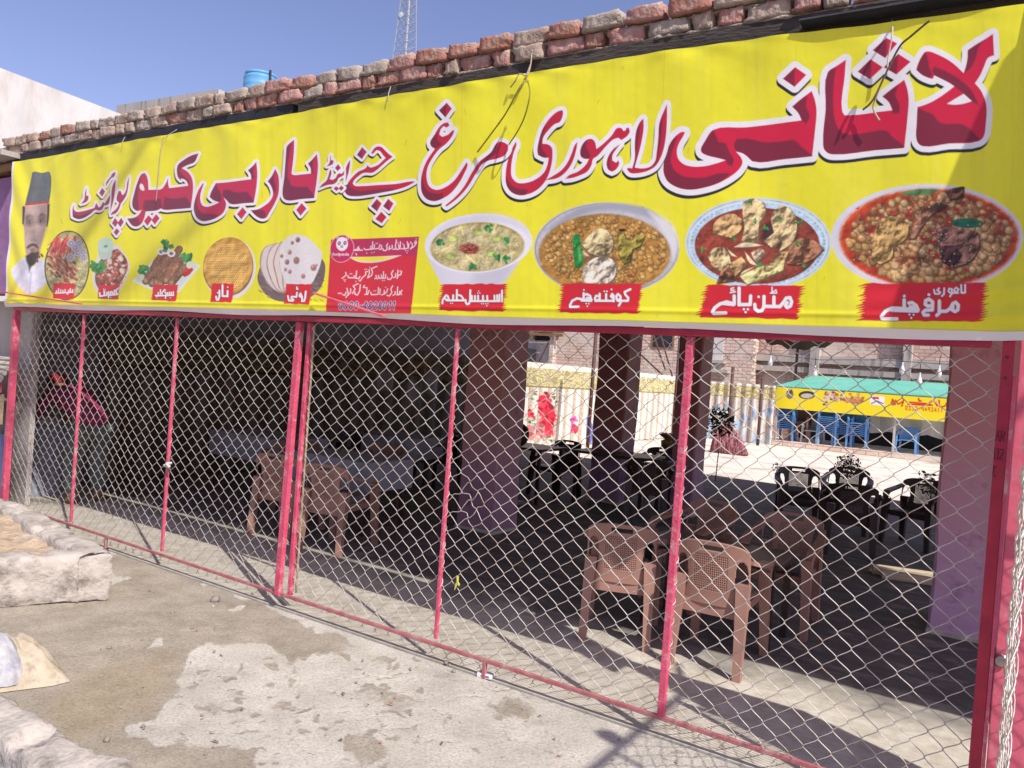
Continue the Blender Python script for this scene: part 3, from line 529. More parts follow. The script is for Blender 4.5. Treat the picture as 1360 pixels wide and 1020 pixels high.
def dish_naan():
    k = new_part('dish_picture', 'stack of golden dimpled round bread'); w_ = win(165, 305, 8)
    S.ell(306, 357, 33.5, 41, (0.72, 0.70, 0.66), k, ang=0.12); S.ell(304, 355, 32.5, 38.5, (0.30, 0.13, 0.06), k, ang=0.15); S.ell(303.8, 353, 31.5, 38, (0.66, 0.42, 0.14), k, ang=0.2, rim=0.3); S.ell(303.8, 353, 30, 36.5, (0.62, 0.33, 0.07), k, ang=0.2, soft=2)
    for i in range(-10, 11):
        for j in range(-13, 14):
            x, y = 304+(i+.5*(j % 2))*2.7, 354+j*2.35
            if ((x-304)/25)**2+((y-354)/30.5)**2 < 1: S.ell(x-.4, y-.4, 1.25, 1.05, (0.72, 0.46, 0.13), k); S.ell(x+.75, y+.75, .75, .65, (0.27, 0.11, 0.03), k)
dish_naan()
def dish_kebab():
    k = new_part('dish_picture', 'square plate of grilled kebab rolls'); w_ = win(165, 305, 8)
    S.poly(w_([(75,545),(320,310),(560,250),(825,385),(590,665),(420,700)]), (0.70, 0.72, 0.70), k); S.poly(w_([(110,545),(330,330),(560,270),(790,388),(585,630),(420,670)]), (0.60, 0.64, 0.60), k)
    for c in ([(330,560),(300,600),(230,560),(260,450),(330,300),(420,260)],): S.poly(w_(c), (0.12, 0.06, 0.05), k, 1)
    rolls = [((220,545),(390,290)), ((290,570),(440,300)), ((345,560),(480,300)), ((430,440),(590,210)), ((380,580),(560,330)), ((450,540),(640,290)), ((510,570),(650,400))]
    for a, b in rolls:
        S.stroke(w_([a, b]), 5.0, (0.10, 0.05, 0.04), k); S.stroke(w_([(a[0]-4, a[1]-6), (b[0]-4, b[1]-6)]), 4.0, (0.25, 0.12, 0.07), k)
        for q in range(22):
            t = rnd.random(); x, y = a[0]+(b[0]-a[0])*t+rnd.gauss(0, 12), a[1]+(b[1]-a[1])*t+rnd.gauss(0, 12); S.ell(*w_([(x, y)])[0], 1.0, .8, rnd.choice([(0.42,0.24,0.13),(0.09,0.04,0.03),(0.33,0.17,0.09)]), k)
        S.ell(*w_([a])[0], 3, 3.3, (0.45, 0.28, 0.15), k, rim=0.4)
    for a, b in ((395,235),(505,255),(440,225)): S.ell(*w_([(a, b)])[0], 5.2, 4.6, (0.76, 0.74, 0.76), k); S.ell(*w_([(a, b)])[0], 2.8, 2.3, (0.25, 0.14, 0.13), k)
    leafs(*w_([(450,180)])[0], k, 1.7, 16); leafs(*w_([(190,430)])[0], k, 1.6, 14); leafs(*w_([(675,290)])[0], k, 1.5, 14); S.ell(*w_([(160,510)])[0], 6, 4.5, (0.55, 0.62, 0.42), k, ang=-.5); S.ell(*w_([(720,380)])[0], 6.5, 5.5, (0.62, 0.66, 0.5), k)
    S.poly(w_([(630,490),(660,430),(735,405),(745,430),(700,480),(650,505)]), (0.55, 0.03, 0.03), k, 1)
dish_kebab()
def dish_tikka():
    k = new_part('dish_picture', 'plate of red grilled meat pieces with a green dip'); w_ = win(10, 215, 5.453)
    S.poly(w_([(610,830),(640,700),(700,620),(800,600),(870,700),(885,760),(850,860),(790,950),(690,960),(630,920)]), (0.66, 0.63, 0.6), k, 1); S.poly(w_([(630,830),(660,720),(720,650),(800,630),(860,700),(870,760),(835,850),(780,930),(690,940),(645,900)]), (0.2, 0.08, 0.06), k, 1)
    for q in range(230):
        x, y = rnd.gauss(755, 50), rnd.gauss(780, 72); S.ell(*w_([(x, y)])[0], rnd.uniform(1.2, 3), rnd.uniform(1, 2), rnd.choice([(0.36,0.07,0.05),(0.2,0.04,0.03),(0.5,0.2,0.13),(0.42,0.12,0.08),(0.6,0.5,0.42)]), k, ang=rnd.uniform(0, 3), hl=.4) if ((x-755)/115)**2+((y-785)/160)**2 < 1 else None
    for a, b in ((830,790),(820,700),(735,720)): S.ell(*w_([(a, b)])[0], 4.3, 3.2, (0.7, 0.62, 0.48), k, ang=1, rim=.2)
    leafs(*w_([(650,760)])[0], k, 2.0, 26); S.poly(w_([(645,600),(660,690),(690,710),(750,690),(768,590)]), (0.45, 0.55, 0.48), k, 1); S.ell(*w_([(706,600)])[0], 11.3, 9.8, (0.5, 0.6, 0.52), k); S.ell(*w_([(706,602)])[0], 8.6, 7.2, (0.45, 0.62, 0.5), k); leafs(*w_([(708,610)])[0], k, .7, 6)
dish_tikka()
def dish_platter():
    k = new_part('dish_picture', 'dark oval platter of rice, salad and red meat'); w_ = win(10, 215, 5.453)
    c = w_([(432,750)])[0]; S.ell(c[0], c[1], 28.8, 46.5, (0.06, 0.05, 0.05), k, ang=0.06); S.ell(c[0], c[1], 27.2, 44.8, (0.40, 0.38, 0.16), k, ang=0.06)
    for q in range(420):
        a = rnd.uniform(0, 6.283); t = math.sqrt(rnd.random()); S.ell(c[0]+25.5*t*math.cos(a), c[1]+43*t*math.sin(a), 1.4, .6, rnd.choice([(0.6,0.58,0.35),(0.3,0.28,0.1),(0.5,0.47,0.2),(0.68,0.66,0.5)]), k, ang=rnd.uniform(0, 3))
    for q in range(60): S.stroke(w_([(x0 := rnd.uniform(350, 490), rnd.uniform(520, 620)), (x0+rnd.uniform(-60, -10), rnd.uniform(600, 690))]), .7, rnd.choice([(0.5,0.04,0.05),(0.62,0.1,0.1),(0.4,0.03,0.03)]), k)
    for q in range(110): x, y = rnd.gauss(385, 45), rnd.gauss(760, 55); S.ell(*w_([(x+(y-760)*.5, y)])[0], 3, 1.6, rnd.choice([(0.3,0.08,0.05),(0.42,0.16,0.1),(0.2,0.05,0.04)]), k, ang=.9, hl=.4)
    for a, b in ((455,590),(505,590),(500,655),(535,650),(450,690),(480,620),(540,690)): S.ell(*w_([(a, b)])[0], 4.6, 5.2, (0.45, 0.44, 0.5), k, ang=.3); S.ell(*w_([(a, b)])[0], 2.9, 3.3, (0.27, 0.25, 0.3), k); S.ell(*w_([(a, b)])[0], 1.4, 1.6, (0.5, 0.5, 0.5), k)
dish_platter()
# ---- red caption plates and their white words
CAPR = (0.62, 0.022, 0.035); CW = (0.82, 0.79, 0.79)
def plate(q, jag, label, n=13, step=1.0):
    k = new_part('caption_plate', label); (x0, y0), (x1, y1), (x2, y2), (x3, y3) = q; pts = []
    for i in range(n): t = i/n; pts.append((x0+(x1-x0)*t+rnd.uniform(-1, 1), y0+(y1-y0)*t+rnd.uniform(-.9, .9)*step))
    for i in range(n*2): t = i/(n*2); o = (rnd.uniform(.2, 1) if i % 2 else -rnd.uniform(0, .5))*jag; pts.append((x1+(x2-x1)*t+o, y1+(y2-y1)*t-o*.25))
    for i in range(n): t = i/n; pts.append((x2+(x3-x2)*t, y2+(y3-y2)*t+rnd.uniform(-.9, .9)*step))
    for i in range(n*2): t = i/(n*2); o = (rnd.uniform(.2, 1) if i % 2 else -rnd.uniform(0, .5))*jag; pts.append((x3+(x0-x3)*t-o, y3+(y0-y3)*t+o*.25))
    S.poly(pts, (0.45, 0.02, 0.03), k, off=(-.5, .6)); S.poly(pts, CAPR, k); return k
def script(w_, strokes, r, k, edge=True):
    sc = w_.s
    out = [(w_(p[0] if isinstance(p, tuple) and isinstance(p[0], list) else p), (p[1] if isinstance(p, tuple) and isinstance(p[0], list) else r)/sc) for p in strokes]
    if edge:
        for p, q in out: S.stroke([(a-.35, b+.25) for a, b in p], q+.8, (0.27, 0.01, 0.03), None)
    for p, q in out: S.stroke(p, q, CW, None)
def dot(x, y): return [(x, y)]
k = plate([(1150, 376), (1308, 375), (1303, 427), (1145, 425)], 11, 'red plate under the chickpea and chicken picture', 15); w_ = win(1110, 365, 6.476)
script(w_, [[(868,348),(888,330),(890,225)], [(888,312),(950,312),(985,285),(1005,248),(1030,235),(1053,260),(1048,300),(1025,315),(1000,300),(1005,270)], [(795,345),(760,345),(748,322),(770,302),(828,300),(832,232),(800,208),(772,222),(768,252),(790,268),(822,262)], ([(800,170)], 13),
  [(525,378),(400,378),(392,358),(425,312),(485,285),(560,288),(705,300)], ([(480,300),(700,308)], 17), [(587,215),(587,290)], ([(588,182)], 13), [(705,298),(690,262),(655,238),(628,242)], ([(640,275),(692,285)], 16), ([(632,340)], 9), ([(668,342)], 9), ([(648,370)], 9),
  ([(1078,88),(1080,150)], 8), ([(1082,155),(1112,153),(1112,85)], 8), ([(1055,155),(1030,155),(1015,130),(1035,108),(1058,125),(1035,148)], 7), ([(982,185),(1000,160),(998,122),(975,118),(967,140),(985,155),(1040,155)], 8), ([(912,182),(930,165),(932,115)], 8), ([(888,115),(872,132),(898,150),(888,163),(852,163),(843,128)], 8)], 15, k)
k = plate([(940, 378), (1063, 379), (1058, 423), (930, 421)], 8, 'red plate under the meat on the bone picture'); w_ = win(920, 370, 8.5)
script(w_, [[(520,105),(520,295)], [(520,292),(645,292),(650,195)], ([(575,345)], 13), ([(620,345)], 13), ([(597,380)], 13), [(465,195),(466,285),(380,262),(300,287),(243,330),(222,378),(235,393),(372,388)], ([(460,295),(340,282)], 16), ([(458,102),(428,112),(432,135),(465,128)], 8), ([(420,158),(478,148)], 8),
  [(800,200),(800,320),(775,362),(737,368),(702,340),(697,290)], ([(740,205)], 15), [(800,312),(980,314)], [(912,205),(912,310)], [(980,314),(1020,265),(1050,218),(1092,212),(1112,260),(1098,308),(1062,325),(1042,302),(1062,268)], ([(890,95),(890,158)], 7), ([(870,162),(942,162),(935,125),(900,148)], 7)], 19, k)
k = plate([(750, 377), (852, 377), (848, 416), (745, 415)], 6, 'red plate under the meatball picture'); w_ = win(735, 370, 10.46)
script(w_, [[(1080,152),(1002,190),(1012,228),(1052,272),(1045,312),(905,312)], [(922,378),(945,340),(945,252),(912,218),(888,245),(892,290),(940,302)], [(850,318),(850,245),(830,218),(812,250),(850,285)], [(850,312),(595,312)], [(745,220),(745,308)], [(655,215),(655,308)], [(640,245),(602,245),(588,285),(602,312),(640,298)], ([(820,155)], 12), ([(720,180)], 12), ([(757,182)], 12),
  [(358,392),(242,395),(238,372),(268,312),(335,278),(420,290),(540,302)], [(540,300),(520,242),(474,218),(460,226)], ([(480,270),(525,285)], 18), [(430,205),(430,290)], ([(433,160)], 12), ([(465,350)], 11), ([(502,352)], 11), ([(483,386)], 11), ([(400,305),(535,312)], 17)], 16, k)
k = plate([(590, 377), (671, 377), (668, 413), (585, 412)], 5.5, 'red plate under the pale green stew picture'); w_ = win(575, 370, 12.36)
script(w_, [[(1137,198),(1135,375)], [(1095,265),(1090,365)], [(1055,275),(1055,365)], [(1010,280),(1010,365)], [(1095,370),(615,370)], [(890,285),(890,365)], [(820,285),(820,365)], [(740,280),(740,365)], [(690,285),(690,365)], [(640,285),(640,365)], [(615,190),(610,360),(592,412),(562,422),(543,400),(538,352)], ([(735,238)], 10), ([(770,240)], 10), ([(752,207)], 10), ([(797,412)], 10), ([(828,412)], 10), ([(865,412)], 10), ([(900,412)], 10), ([(881,445)], 10),
  [(430,272),(470,285),(508,350)], [(508,360),(235,360)], [(400,190),(397,355)], [(340,275),(337,355)], [(270,360),(255,292),(225,275),(198,310),(218,348),(250,352)], [(200,312),(168,345),(162,408)], ([(297,405)], 10), ([(328,405)], 10)], 16, k)
k = plate([(284, 376.5), (311, 376.5), (308, 401), (281.5, 401)], 1.6, 'red plate under the golden bread picture', 8, .6); w_ = win(270, 370, 9.07)
script(w_, [[(298,150),(296,215)], [(298,213),(240,213),(240,80)], ([(299,105)], 9), [(205,145),(205,215),(190,258),(172,255),(166,218)], ([(184,172)], 9)], 11, k)
k = plate([(381, 377), (413, 377.5), (411, 404), (378, 403)], 1.6, 'red plate under the flatbread picture', 8, .6)
script(w_, [[(1237,155),(1230,232),(1217,272)], [(1193,275),(1195,222),(1175,180),(1160,210),(1188,228)], [(1132,170),(1125,222),(1068,218),(1062,240),(1090,256),(1080,268),(1032,265),(1020,210)], ([(1127,98),(1127,130),(1143,130),(1140,112)], 6)], 11, k)
k = plate([(204, 378.5), (237, 378), (235, 400), (201, 398)], 1.6, 'red plate under the kebab picture', 8, .6); w_ = win(50, 370, 6.8)
script(w_, [[(1235,152),(1065,156)], [(1232,122),(1232,150)], [(1214,125),(1214,150)], [(1197,125),(1197,150)], [(1180,128),(1180,150)], [(1162,150),(1165,132),(1152,122)], [(1162,155),(1158,178)], [(1150,100),(1126,125),(1126,155)], [(1110,102),(1108,150)], [(1088,125),(1086,155),(1060,152)], ([(1070,172)], 5), ([(1160,105)], 5), ([(1205,175)], 5)], 6.5, k)
k = plate([(131, 378.5), (158, 378.5), (156.5, 397), (130.5, 396)], 0.8, 'red plate under the red grilled meat picture', 6, .4)
script(w_, [[(722,142),(640,150)], [(724,88),(702,108),(716,142)], [(690,105),(690,145)], [(668,118),(680,145),(652,148),(655,118)], [(636,120),(634,170)], [(620,125),(618,150),(598,152),(596,112)], [(596,152),(560,160),(556,130)], ([(590,95)], 5), ([(606,98)], 5), ([(655,170)], 5)], 7.5, k)
k = plate([(72, 376), (98, 376), (97, 397), (71, 396)], 0.8, 'faded red plate under the dark platter picture', 6, .4)
script(w_, [[(312,122),(158,132)], [(310,100),(308,124)], [(290,90),(290,124)], [(275,105),(275,128),(262,140)], [(245,98),(240,128)], [(225,105),(222,130)], [(205,100),(203,130)], [(185,92),(183,132)], [(168,110),(165,132)]], 5.0, k, False)
# ---- red panel with the delivery notice
def panel():
    k = new_part('notice_panel', 'red notice panel with white script and a phone number'); w5, w6 = win(430, 305, 10.46), win(430, 350, 10.46)
    S.poly([(439.5, 318), (556.3, 314.2), (545.5, 416), (432, 414.5)], (0.40, 0.02, 0.03), k, off=(-.4, .5)); S.poly([(439.5, 318), (556.3, 314.2), (545.5, 416), (432, 414.5)], (0.62, 0.032, 0.055), k)
    S.poly([(439.5, 318), (556.3, 314.2), (553.2, 339), (500, 339.5), (437, 341)], (0.47, 0.03, 0.105), k)
    S.poly(w5([(330,375),(700,370),(1075,352),(960,395),(800,440),(620,458),(450,440)]), (0.78, 0.62, 0.55), k, 1); S.poly(w5([(370,380),(700,374),(960,372),(860,405),(700,430),(560,432),(430,410)]), YEL, k, 1)
    b = new_part('badge', 'round pink badge with a white animal face'); c = w5([(243,262)])[0]
    S.ell(c[0], c[1], 15.6, 18.6, (0.75, 0.5, 0.5), b, ang=0.25); S.ell(c[0], c[1], 14.9, 17.9, (0.52, 0.025, 0.105), b, ang=0.25)
    for q in ((195,118),(318,116)): S.ell(*w5([q])[0], 2.0, 1.9, (0.75, 0.7, 0.72), b); S.ell(*w5([q])[0], 1.1, 1.1, (0.3, 0.02, 0.1), b)
    S.ell(*w5([(247,198)])[0], 7.6, 9.2, (0.80, 0.77, 0.79), b, ang=0.1)
    for q in ((210,188),(287,183)): S.ell(*w5([q])[0], 2.0, 2.8, (0.22, 0.05, 0.12), b, ang=.3); S.ell(*w5([q])[0], .7, .8, (0.7, 0.65, 0.68), b)
    S.ell(*w5([(244,222)])[0], 1.4, .8, (0.2, 0.05, 0.1), b); S.stroke(w5([(228,240),(244,246),(260,238)]), .5, (0.2, 0.05, 0.1), b)
    x = 118
    for ch in 'foodpanda':
        y = 345; rr = 8
        if ch == 'f': st = [[(x+10,320),(x+2,326),(x+2,360)], [(x-4,338),(x+9,338)]]; dx = 16
        else:
            cir = [(x+9+9*math.cos(q), y+10*math.sin(q)) for q in np.linspace(0, 6.28, 9)]
            st = {'o': [cir], 'd': [cir, [(x+18,320),(x+18,355)]], 'p': [cir, [(x,335),(x,372)]], 'a': [cir, [(x+18,335),(x+18,356)]], 'n': [[(x,335),(x,356)], [(x,340),(x+9,334),(x+17,340),(x+17,356)]]}[ch]; dx = 26
        for p in st: S.stroke(w5(p), .36, (0.78, 0.62, 0.66), b)
        x += dx
    c_ = (0.80, 0.72, 0.72)
    for p in ([(1280,125)], [(1270,155),(1285,165),(1280,190),(1245,235),(1205,250)], [(1262,170),(1255,185),(1275,190)], [(1222,190),(1225,245),(1195,268)], [(1200,170),(1205,185)], [(1150,165),(1165,250),(1110,268)], [(1175,190),(1165,255)], [(1130,290)], [(1160,290)], [(1147,318)], [(1105,210),(1110,255),(1070,265)], [(1090,195)], [(1055,165),(1050,265)], [(1030,205),(1035,265),(1010,275)], [(1020,180)],
              [(1000,140),(985,235),(1000,265),(950,270)], [(940,215),(945,245),(915,265),(890,275)], [(905,225),(900,255)], [(880,190),(860,225),(875,255),(850,290),(815,285),(812,262)], [(790,215),(795,260),(765,275)], [(770,205),(755,255),(700,265)], [(735,185)], [(715,190)], [(690,205),(685,262),(640,268)], [(665,165),(660,260)], [(650,315)], [(685,310)], [(640,225),(635,268),(560,275),(540,255)], [(580,322)],
              [(470,232),(455,250),(480,262),(410,278),(420,285),(520,280)], [(432,330),(440,348)]): S.stroke(w5(p), .62, c_, None)
    for p in ([(1075,110),(1060,155),(1030,160),(1010,205)], [(1050,112)], [(1062,98)], [(1022,90),(1018,165)], [(990,140),(995,180),(965,195)], [(955,95),(930,140),(948,180),(915,220),(880,215),(875,190)], [(850,150),(845,200),(800,205)], [(820,110),(815,200)], [(805,235)], [(830,232)], [(785,155),(795,190),(770,205),(755,190)], [(745,160),(748,195),(725,212)], [(710,160),(715,195),(690,208)], [(725,35),(640,70),(660,110),(645,165)], [(640,165),(600,190)], [(610,80),(615,130),(590,195)], [(590,105),(560,115),(565,150),(520,190),(485,240)], [(620,50)], [(575,75)], [(552,78)],
              [(485,175),(470,205),(420,200)], [(440,100),(430,200)], [(430,245)], [(470,228)], [(410,165),(405,195),(330,195),(325,165)], [(375,140)], [(355,140)], [(295,120),(300,160),(245,205)], [(270,225)], [(290,222)], [(283,245)],
              [(1080,370),(1060,410),(1075,430)], [(1050,385),(1045,430),(1010,435)], [(1020,325),(1015,430)], [(985,390),(985,425),(955,440)], [(950,310),(925,350),(940,400),(905,450),(870,440)], [(880,350),(860,400),(820,425)], [(850,330)], [(830,370),(830,420),(790,435)], [(770,350),(765,425)], [(745,330),(740,425),(640,430),(635,395)], [(705,375)], [(680,378)], [(610,370),(590,425),(550,425)], [(580,330),(575,420)], [(545,300),(530,330),(560,330)], [(490,290),(480,380),(450,435),(420,425),(415,395)], [(460,275),(395,310),(420,350),(385,415)], [(360,350),(360,400),(320,440)], [(310,340),(330,420),(295,470)], [(300,395),(280,440),(250,430)], [(190,412),(235,412)]): S.stroke(w6(p), .66, c_, None)
    D = {'0': [[(.5,0),(.15,.2),(.1,.5),(.15,.8),(.5,1),(.85,.8),(.9,.5),(.85,.2),(.5,0)]], '3': [[(.12,.15),(.5,0),(.85,.22),(.45,.46),(.9,.72),(.5,1),(.08,.82)]], '4': [[(.7,1),(.7,0),(.05,.7),(.95,.7)]], '8': [[(.5,.47),(.18,.25),(.5,0),(.82,.25),(.5,.47),(.1,.75),(.5,1),(.9,.75),(.5,.47)]], '2': [[(.12,.25),(.45,0),(.85,.25),(.6,.6),(.1,1),(.9,1)]], '1': [[(.3,.2),(.65,0),(.65,1)]], '-': [[(.2,.55),(.8,.55)]]}
    for pas in (0, 1):
        x = 192
        for ch in '0300-4828011':
            for p in D[ch]: S.stroke(w6([(x+a*50+(1-b)*14, 530+b*106) for a, b in p]), 1.35 if pas == 0 else .75, (0.72, 0.62, 0.7) if pas == 0 else (0.045, 0.03, 0.17), None)
            x += 71 if ch not in '1-' else (56 if ch == '1' else 50)
panel()
# ---- the big words
for label, line, off, red, shapes, shades, dred in WORDS:
    k = new_part('lettering', label)
    for sh in shapes: S.poly(sh, BLACK, k, 1, grow=line, off=off)
    for sh in shapes: S.poly(sh, WHITE, k, 1, grow=line)
    full = np.zeros((S.h, S.w))
    for sh in shapes:
        r_ = S.poly(sh, red, k, 1)
        if r_: full[r_[0]] = np.maximum(full[r_[0]], r_[1])
    cl = ((slice(None), slice(None)), full)
    for p in shades: S.poly(p, dred, None, 1, clip=cl, soft=1.6)
for i_, (nm_, lb_) in PARTS.items():
    if nm_ == 'dish_picture':
        sat = (S.C.max(-1)-S.C.min(-1))/(S.C.max(-1)+1e-6); emboss((slice(None), slice(None)), (S.RID == i_)*np.clip((sat-.25)*4, 0, 1), .30, i_)
    if nm_ == 'portrait': emboss((slice(None), slice(None)), (S.RID == i_).astype(float), .10, i_)
S.C[NR+1:] = (0.78, 0.74, 0.71)
banner = empty('shop_banner', (0, 0, 0)); tag(banner, 'long yellow printed shop banner with big red script over the mesh front', 'banner')
cell = np.zeros((S.h, S.w), bool); cell[:-1, :-1] = True
rm = S.RID.copy(); rm[NR-1:] = 0
for i, (nm, lb) in PARTS.items():
    c_ = cell & (rm == i)
    if c_.any():
        o = S.part(nm, c_, M['print'], banner, BG)
        if lb: o['label'] = lb
S.part('sheet', cell & (rm == 0), M['print'], banner, BG)
# ------------------------------------------------------------------ grounds
M['white_wall'] = mat('white_wall', (0.64, 0.62, 0.60), (0.56, 0.54, 0.52), rough=0.95, scale=2.5, bump=0.5, bscale=9, stain=(0.5, 0.46, 0.42), sscale=1.6, stretch=(1, 1, 0.4))
M['grey_wall'] = mat('grey_wall', (0.50, 0.46, 0.42), (0.40, 0.37, 0.335), rough=0.95, scale=1.2, bump=0.4, stain=(0.2, 0.18, 0.165), sscale=2.4, stretch=(1.6, 1, 0.2))
M['purple'] = mat('purple', (0.30, 0.16, 0.33), (0.24, 0.12, 0.26), rough=0.85, scale=4, bump=0.3)
M['maroon'] = mat('maroon', (0.22, 0.075, 0.08), (0.17, 0.055, 0.06), rough=0.8, scale=3, bump=0.25)
M['wood'] = mat('wood', (0.30, 0.18, 0.09), (0.2, 0.11, 0.055), rough=0.8, scale=4, bump=0.3, stretch=(0.4, 6, 6))
M['bounce_ceiling'] = mat('bounce_ceiling', (0.55, 0.5, 0.44), (0.45, 0.4, 0.35), rough=1, scale=8, bump=0.8, stretch=(0.5, 4, 4))  # unseen ceiling, made pale to bounce light into the hall
M['pole'] = mat('pole', (0.12, 0.06, 0.05), (0.08, 0.04, 0.035), rough=0.6, scale=6, bump=0.2)

def height_blend(name, low, high, zc=1.05, wdt=0.5):  # low colour blends into high colour with height, edge broken by noise
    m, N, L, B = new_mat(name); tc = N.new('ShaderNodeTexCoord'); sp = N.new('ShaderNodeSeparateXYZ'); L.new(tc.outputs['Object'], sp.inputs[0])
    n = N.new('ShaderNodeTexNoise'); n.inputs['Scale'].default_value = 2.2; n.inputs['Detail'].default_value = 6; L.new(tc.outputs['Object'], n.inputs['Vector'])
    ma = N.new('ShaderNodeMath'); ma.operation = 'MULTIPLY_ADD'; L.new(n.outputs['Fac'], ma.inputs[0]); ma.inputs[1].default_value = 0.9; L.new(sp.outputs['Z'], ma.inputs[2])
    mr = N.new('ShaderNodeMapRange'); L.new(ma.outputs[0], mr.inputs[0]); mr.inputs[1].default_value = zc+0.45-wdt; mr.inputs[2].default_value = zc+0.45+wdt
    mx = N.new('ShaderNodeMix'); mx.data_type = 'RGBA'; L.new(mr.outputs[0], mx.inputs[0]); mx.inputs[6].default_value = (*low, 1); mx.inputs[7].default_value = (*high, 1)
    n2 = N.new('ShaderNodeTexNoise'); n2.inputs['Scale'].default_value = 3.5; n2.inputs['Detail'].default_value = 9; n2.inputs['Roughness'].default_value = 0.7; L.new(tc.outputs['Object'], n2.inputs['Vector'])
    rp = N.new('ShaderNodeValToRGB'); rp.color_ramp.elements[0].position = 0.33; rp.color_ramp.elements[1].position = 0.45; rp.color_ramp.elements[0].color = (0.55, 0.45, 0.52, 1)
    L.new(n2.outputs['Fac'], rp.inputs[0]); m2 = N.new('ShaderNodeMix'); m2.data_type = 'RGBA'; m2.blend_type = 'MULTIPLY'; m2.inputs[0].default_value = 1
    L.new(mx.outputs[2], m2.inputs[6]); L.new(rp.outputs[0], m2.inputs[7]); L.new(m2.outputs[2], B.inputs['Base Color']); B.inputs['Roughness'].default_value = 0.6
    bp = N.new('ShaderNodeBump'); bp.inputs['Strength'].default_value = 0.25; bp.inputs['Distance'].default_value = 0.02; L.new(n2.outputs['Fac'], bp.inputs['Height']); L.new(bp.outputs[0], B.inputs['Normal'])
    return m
M['pillar'] = height_blend('pillar_tones', (0.60, 0.38, 0.56), (0.58, 0.26, 0.285), 0.9, 0.75)
M['pillar_mid'] = height_blend('pillar_mid_tones', (0.37, 0.21, 0.31), (0.37, 0.165, 0.17), 0.75, 0.8)
M['pillar_dark'] = height_blend('pillar_dark_tones', (0.33, 0.2, 0.33), (0.3, 0.11, 0.11), 0.7, 0.5)

def brick_mat(name, c1, c2, mortar, sx=1.0, plaster=None, bw=0.24, rh=0.085):
    m, N, L, B = new_mat(name); tc = N.new('ShaderNodeTexCoord'); mp = N.new('ShaderNodeMapping'); mp.inputs['Rotation'].default_value = (R(90), 0, 0)
    L.new(tc.outputs['Object'], mp.inputs[0]); b = N.new('ShaderNodeTexBrick'); L.new(mp.outputs[0], b.inputs['Vector'])
    b.inputs['Scale'].default_value = 1.0; b.inputs['Brick Width'].default_value = bw; b.inputs['Row Height'].default_value = rh; b.inputs['Mortar Size'].default_value = 0.012
    b.inputs['Color1'].default_value = (*c1, 1); b.inputs['Color2'].default_value = (*c2, 1); b.inputs['Mortar'].default_value = (*mortar, 1); b.inputs['Bias'].default_value = -0.1
    n = N.new('ShaderNodeTexNoise'); n.inputs['Scale'].default_value = 0.55; n.inputs['Detail'].default_value = 10; n.inputs['Roughness'].default_value = 0.7; L.new(tc.outputs['Object'], n.inputs['Vector'])
    rp = N.new('ShaderNodeValToRGB'); rp.color_ramp.elements[0].position = 0.50; rp.color_ramp.elements[1].position = 0.60; L.new(n.outputs['Fac'], rp.inputs[0])
    mx = N.new('ShaderNodeMix'); mx.data_type = 'RGBA'; L.new(rp.outputs[0], mx.inputs[0]); L.new(b.outputs['Color'], mx.inputs[6]); mx.inputs[7].default_value = (*(plaster or mortar), 1)
    L.new(mx.outputs[2], B.inputs['Base Color']); B.inputs['Roughness'].default_value = 0.95
    bp = N.new('ShaderNodeBump'); bp.inputs['Strength'].default_value = 0.6; bp.inputs['Distance'].default_value = 0.02; bp.invert = True; L.new(b.outputs['Fac'], bp.inputs['Height']); L.new(bp.outputs[0], B.inputs['Normal'])
    return m
M['brick_pale'] = brick_mat('brick_pale', (0.74, 0.57, 0.47), (0.58, 0.41, 0.33), (0.30, 0.24, 0.2), plaster=(0.66, 0.58, 0.5), bw=.36, rh=.13)
M['brick_red'] = brick_mat('brick_red', (0.60, 0.42, 0.35), (0.44, 0.28, 0.23), (0.24, 0.2, 0.17), plaster=(0.58, 0.5, 0.43), bw=.36, rh=.13)

tag(mesh('ground', [(-400, -400, -0.06), (400, -400, -0.06), (400, 400, -0.06), (-400, 400, -0.06)], [(0, 1, 2, 3)], M['earth']), kind='structure')
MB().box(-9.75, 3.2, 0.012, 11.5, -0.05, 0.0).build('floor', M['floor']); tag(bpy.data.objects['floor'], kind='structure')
tag(MB().box(-9.75, 8, 11.5, 40, -0.05, -0.004).build('courtyard', M['court']), kind='structure')
